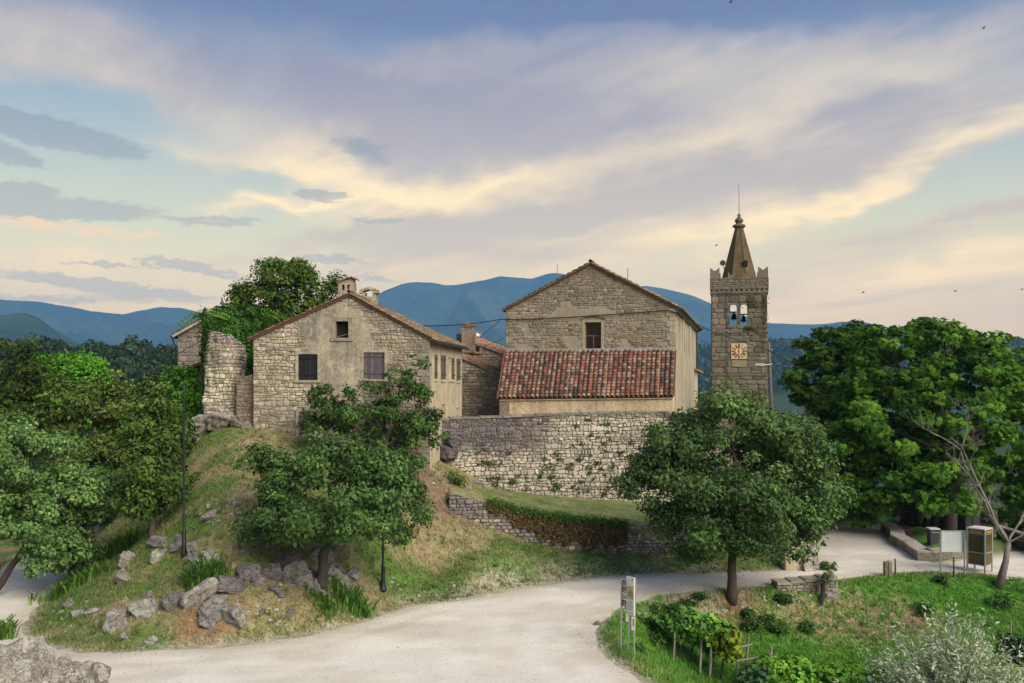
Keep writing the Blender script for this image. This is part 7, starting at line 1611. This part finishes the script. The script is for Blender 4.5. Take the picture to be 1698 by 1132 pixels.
# phone booth
b = hit(1637, 953); Yp = b.y - .1; k = Yp / F
pb = thing('phone_booth', V(px(1637, Yp), Yp, b.z), 'brown glazed telephone booth on thin legs, left of the dead tree', 'phone booth')
bw = 39 * k / 1.38; ang = R(40); cxp = px(1637.5, Yp) ; cyp = Yp + .75
def bc(u, v): ca, sa = math.cos(ang), math.sin(ang); return V(cxp + u * ca - v * sa, cyp + u * sa + v * ca, 0)
h_ = bw / 2; cs = [bc(-h_, -h_), bc(h_, -h_), bc(h_, h_), bc(-h_, h_)]
zl, zm, zb_, zt_ = b.z - .05, pz(919, Yp), pz(939, Yp), pz(880, Yp)
for c_ in cs: MB().tube([c_ + V(0, 0, zl - .1), c_ + V(0, 0, zt_)], .05, 6).build('leg', M_METAL, pb)
m_, n_ = material('smoked glass'); finish(m_, n_, (.085, .062, .028), .18, spec=.5, Alpha=.86); M_SMOKE = m_
for i in range(4):
    A, B = cs[i], cs[(i + 1) % 4]; a0, b0_ = A.lerp(B, .06), A.lerp(B, .94)
    panel(pb, 'glass', a0, b0_, zm + .03, zt_ - .25, .015, (.1, .08, .04), M_SMOKE)
    panel(pb, 'lower_panel', a0, b0_, zb_ + .02, zm - .03, .02, (.115, .085, .035))
    for z_ in (zm, zb_, zt_ - .23): MB().hexa([q + V(0, 0, z_ + s_) for s_ in (-.03, .03) for q in (A.lerp(B, .03) , A.lerp(B, .97), A.lerp(B, .97) + (bc(0, 0) - (A + B) / 2).normalized() * .04, A.lerp(B, .03) + (bc(0, 0) - (A + B) / 2).normalized() * .04)], (.5, .48, .42)).build('rail', M_METAL, pb)
    fs_ = panel(pb, 'sign_band', a0, b0_, zt_ - .20, zt_ - .01, .03, (.07, .055, .035))
    out = ((A + B) / 2 - bc(0, 0)).normalized() * .02
    panel(fs_, 'print', A.lerp(B, .14) + out, A.lerp(B, .86) + out, zt_ - .17, zt_ - .07, .012, (.42, .24, .02))
rc_ = [c_ + (c_ - bc(0, 0)) * .06 for c_ in cs]
MB().add([q + V(0, 0, zt_ - .01) for q in rc_] + [q + V(0, 0, zt_ + .05) for q in rc_] + [bc(0, 0) + V(0, 0, zt_ + .13)], [(3, 2, 1, 0), (0, 1, 5, 4), (1, 2, 6, 5), (2, 3, 7, 6), (3, 0, 4, 7), (4, 5, 8), (5, 6, 8), (6, 7, 8), (7, 4, 8)], (.56, .56, .55)).build('roof', M_PAINT, pb)
pc = bc(h_ * .5, h_ * .5); ph = MB().bbox(pc + V(0, 0, (zm + zt_) / 2 - .05), (.30, .22, 1.2), (.34, .23, .09), ang, .02).build('telephone', M_PAINT, pb)
MB().bbox(pc + V(-.03, -.12, (zm + zt_) / 2 + .1), (.26, .12, .2), (.26, .07, .02), ang, .02).build('handset', M_PAINT, ph)

# posts at the road verge
b = hit(1472, 956); rd = random.Random(4)
sp = thing('stone_post', b, 'short split stone post at the grass verge, left of the notice board', 'post')
for dx_, w_, h_, c_ in ((-.12, .16, .82, (.20, .16, .12)), (.08, .22, .84, (.22, .17, .10))): MB().bbox(b + V(dx_, .02 * dx_, h_ / 2 - .08), (w_, .26, h_), c_, dx_, .035).build('half', M_STONE, sp)
for p_, q_, tq, lab in ((1484, 955, 926, 'thin dark iron stake right of the split stone post'), (1581, 957, 923, 'dark stake with twigs in front of the notice board')):
    b = hit(p_, q_); o_ = MB().tube([b + V(0, 0, -.2), V(b.x + .02, b.y, lerp(b.z, pz(tq, b.y), .5)), V(b.x, b.y, pz(tq, b.y))], [.05, .042, .035], 6, (.05, .045, .04)).build('verge_stake', M_WOOD, origin=b); tag(o_, lab, 'stake', 'stakes at the road verge')
b = hit(1663, 962); boulder(b + V(.18, -.05, 0), .26, .24, .26, 612, (.55, .54, .50), label='small white round stone at the foot of the dead tree', cat='stone', name='white_stone', sink=.2)

# stone bench platform under the chestnut trees
PB = [(1481, 881), (1498, 893), (1500, 902), (1519, 912), (1537, 926), (1546, 931), (1608, 925)]
pts = [hit(p, q) for p, q in PB]; top_h = .55
bp = thing('stone_platform', pts[3], 'zigzag stone bench wall edging the square under the chestnut trees', 'wall')
for i, (a_, b_) in enumerate(zip(pts[:-1], pts[1:])):
    d = (b_ - a_); d.z = 0; n_ = V(-d.y, d.x, 0).normalized() * .75
    if n_.y < 0: n_ = -n_
    nst = max(1, int(d.length / .9))
    for k_ in range(nst):
        A, B = a_.lerp(b_, k_ / nst + .004), a_.lerp(b_, (k_ + 1) / nst - .004)
        MB().hexa([V(q.x, q.y, z_) for z_ in (-.1, top_h - .1) for q in (A, B, B + n_, A + n_)], jcol((.17, .15, .12), .2)).build('block', M_STONE, bp, origin=A)
        MB().hexa([V(q.x, q.y, z_) for z_ in (top_h - .098, top_h) for q in (A - n_ * .06, B - n_ * .06, B + n_ * 1.0, A + n_ * 1.0)], jcol((.32, .29, .25), .15)).build('slab', M_STONE, bp, origin=A)
fl = MB(); q_ = [V(q.x, q.y, 0) for q in pts]; far_ = [V(px(1700, 62), 62, 0), V(px(1490, 64), 64, 0)]
fl.add([V(q.x, q.y, .22) + V(0, .3, 0) for q in q_ + far_] , [tuple(range(len(q_) + 2))], (.12, .095, .075)); fl.build('earth_fill', M_ROCK, bp)
for i, (p_, Y_, c_) in enumerate(((1547, 51.5, (.035, .04, .05)), (1502, 58.8, (.02, .02, .03)))):
    b = V(px(p_, Y_), Y_, .22 if i == 0 else .3); lb = thing('litter_bin', b, ['dark grey litter bin with pale lid beside the chestnut trunks', 'black wheeled bin at the far end of the stone bench'][i], 'bin', 'bins under the chestnut trees')
    MB().hexa([b + V(sx * .26 * k_, sy * .24 * k_, z_) for z_, k_ in ((0, .85), (.95, 1.05)) for sx, sy in ((-1, -1), (1, -1), (1, 1), (-1, 1))], c_).build('body', M_PAINT, lb)
    MB().bbox(b + V(0, 0, .99), (.60, .56, .07), (.45, .45, .43) if i == 0 else (.04, .04, .05), 0, .015).build('lid', M_PAINT, lb)
    MB().tube([b + V(-.2, -.28, .8), b + V(.2, -.28, .8)], .02, 5).build('handle', M_METAL, lb)
b = V(px(1612, 53), 53, 0); ct = thing('dark_container', b, 'tall dark container between notice board and phone booth', 'container')
MB().bbox(b + V(0, .4, 1.0), (.95, .8, 2.0), (.018, .018, .022), .1, .03).build('body', M_PAINT, ct); MB().bbox(b + V(0, .4, 2.05), (1.0, .86, .1), (.03, .03, .03), .1, .02).build('lid', M_PAINT, ct)
for s_ in (-.22, .22): MB().bbox(b + V(s_, .0, 1.0), (.40, .04, 1.7), (.024, .024, .028), .1, .01).build('door', M_PAINT, ct)
# dark parapet at the right edge, with coping
A, B = V(px(1652, 54), 54, 0), V(px(1760, 47.5), 47.5, 0); pw = thing('parapet_wall', A, 'dark parapet wall with lighter coping behind the dead tree', 'wall'); n_ = V(.5, .35, 0).normalized() * .4
ns_ = 9
for i in range(ns_):
    a_, b_ = A.lerp(B, i / ns_ + .003), A.lerp(B, (i + 1) / ns_ - .003)
    MB().hexa([V(q.x, q.y, z_) for z_ in (-.3, .85) for q in (a_, b_, b_ + n_, a_ + n_)], jcol((.075, .06, .058), .25)).build('block', M_STONE, pw, origin=a_)
    MB().hexa([V(q.x, q.y, z_) for z_ in (.852, .97) for q in (a_ - n_ * .1, b_ - n_ * .1, b_ + n_ * 1.1, a_ + n_ * 1.1)], jcol((.24, .20, .18), .15)).build('coping', M_STONE, pw, origin=a_)

# utility pole with street light, mast on the hill, wires
b = V(px(1282, 72), 72, 0); tpz = pz(567, 72)
up_ = thing('utility_pole', b, 'wooden utility pole with street light arm, right beside the bell tower', 'pole')
MB().tube([b + V(.25, 0, -1), V(px(1274.5, 72), 72, tpz)], [.17, .11], 8, (.19, .15, .12)).build('post', M_WOOD, up_)
a0 = at(1278, 604, 71.8); MB().tube([a0, at(1266, 605, 71.6)], .04, 6).build('arm', M_METAL, up_)
l0, l1 = at(1250.5, 604, 71.5), at(1267, 604.5, 71.5)
MB().hexa([l0 + V(0, -.12, -.06), l1 + V(0, -.16, -.12), l1 + V(0, .16, -.12), l0 + V(0, .12, -.06), l0 + V(.1, -.1, .07), l1 + V(-.05, -.13, .12), l1 + V(-.05, .13, .12), l0 + V(.1, .1, .07)], (.36, .37, .38)).build('street_light', M_PAINT, up_)
for q_ in (581, 604): MB().tube([at(1276, q_, 71.9) + V(.16, -.05, 0), at(1276, q_, 71.9) + V(.16, -.05, .12)], .045, 6).build('insulator', M_PAINT, up_)
def wire(lab, pts, r=.028, sag=.0):
    out = []
    for a_, b_ in zip(pts[:-1], pts[1:]):
        for i in range(12):
            t_ = i / 12; out.append(a_.lerp(b_, t_) - V(0, 0, sag * 4 * t_ * (1 - t_)))
    out.append(pts[-1]); o_ = MB().tube(out, r, 5).build('overhead_wire', M_CABLE, origin=pts[0]); tag(o_, lab, 'wire', 'overhead wires'); return o_
cl = PC(-.25, cz(840, 529), .15); c2_ = PC(CW * .96, cz(1110, 514), .13); c3_ = PC(CW + .1, cz(1122, 519), .12)
wire('black cable bundle crossing the church gable below its eaves', [cl, PC(.3, cz(850, 529), .12), PC(2.6, cz(910, 527.5), .10), PC(6.0, cz(990, 523), .12), c2_, c3_], .035, .02)
wire('black wire from the gabled house roof to the corner of the church', [at(703, 540, 52), cl], .032, .12)
wire('wire falling from the church corner past the tower to the utility pole', [c3_, PCS(6, pz(530, 62), .5), at(1180, 549, 70), at(1275, 580.5, 71.9)], .032, .03)
wire('wire from the utility pole down into the right chestnut trees', [at(1275, 580.5, 71.9), at(1345, 615, 64), at(1440, 660, 58)], .032, .1)
wire('thin wire from church corner to the small orange roof', [cl, at(790, 562, 66)], .018, .05)
wire('thin wire below it from church corner to the lower orange roof', [PC(-.1, cz(841, 560), .1), at(800, 575, 64)], .016, .05)
wire('thin wire from the farmhouse gable down toward the left grove', [at(336, 563, 55), at(280, 592, 53), at(230, 622, 52)], .02, .05)
ms = thing('radio_mast', V(px(1287.5, 1880), 1880, float(ground_z(px(1287.5, 1880), 1880))), 'thin red and white mast on the wooded hill right of the tower', 'mast')
zb_ = float(ground_z(px(1287.5, 1880), 1880)); zt_ = pz(566, 1880)
for i in range(7):
    za, zc_ = lerp(zb_, zt_, i / 7), lerp(zb_, zt_, (i + 1) / 7); MB()._lathe((px(1287.5, 1880), 1880, za), [(1.3 - .11 * i, 0), (1.19 - .11 * i, zc_ - za)], 6, (.5, .09, .07) if i % 2 == 0 else (.62, .62, .62)).build('section', M_PAINT, ms)
for p_, q0, q1, lab in ((924, 455, 438, 'tallest aerial on the mountain top left of the church'), (949, 457, 448, 'short aerial on the mountain top close to the church roof')):
    Ym = 6750; o_ = MB()._lathe((px(p_, Ym), Ym, pz(q0 + 4, Ym)), [(5, 0), (2.5, (q1 - q0 - 4) * -Ym / F)], 5, (.25, .2, .2)).build('summit_aerial', M_PAINT, origin=(px(p_, Ym), Ym, pz(q0, Ym))); tag(o_, lab, 'aerial', 'aerials on the mountain')

# swallows
for i, (p_, q_, Y_) in enumerate(((1188, 407, 60), (1431, 485, 60), (1584, 483, 60), (1694, 480, 60), (1631, 47, 50), (1211, 4, 50))):
    c_ = at(p_, q_, Y_); f_ = 1 if i % 2 else -1
    m = MB(); m.add([c_ + V(-.10 * f_, 0, .0), c_ + V(0, -.03, .02), c_ + V(.09 * f_, 0, .005), c_ + V(0, .03, .02), c_ + V(0, 0, -.025), c_ + V(.03 * f_, -.16, .07), c_ + V(-.05 * f_, -.15, .06), c_ + V(.03 * f_, .16, .07), c_ + V(-.05 * f_, .15, .06), c_ + V(.15 * f_, -.03, .0), c_ + V(.15 * f_, .03, 0)],
                     [(0, 1, 3), (1, 2, 3), (0, 4, 1), (1, 4, 2), (0, 3, 4), (3, 2, 4), (1, 5, 6), (1, 2, 5), (3, 8, 7), (3, 7, 2), (2, 9, 10)], (.03, .03, .035))
    tag(m.build('bird', M_PAINT, origin=c_), ['small bird flying left of the tower spire', 'small bird over the chestnut trees, first right of the tower', 'small bird flying high above the tall chestnut crown', 'small bird at the right picture edge above the trees', 'small bird high in the upper right sky', 'small bird at the top edge of the sky'][i], 'bird', 'birds in the sky')

# ================================================================== air
m, n = material('haze air'); pv_ = n.n('ShaderNodeVolumePrincipled', None, {'Color': (*HAZE_COL, 1), 'Density': HAZE, 'Anisotropy': .0})
n.n('ShaderNodeOutputMaterial', None, {'Volume': pv_.outputs[0]})
zlo, zhi = min(GZ.min(), min(a for a, _ in ZR)) - 1.0, max(b for _, b in ZR) + 130.0
hz = MB().box((-9600, -3900, zlo), (9600, 9600, zhi)).build('haze', m, origin=(0, 0, 0)); tag(hz, kind='stuff')
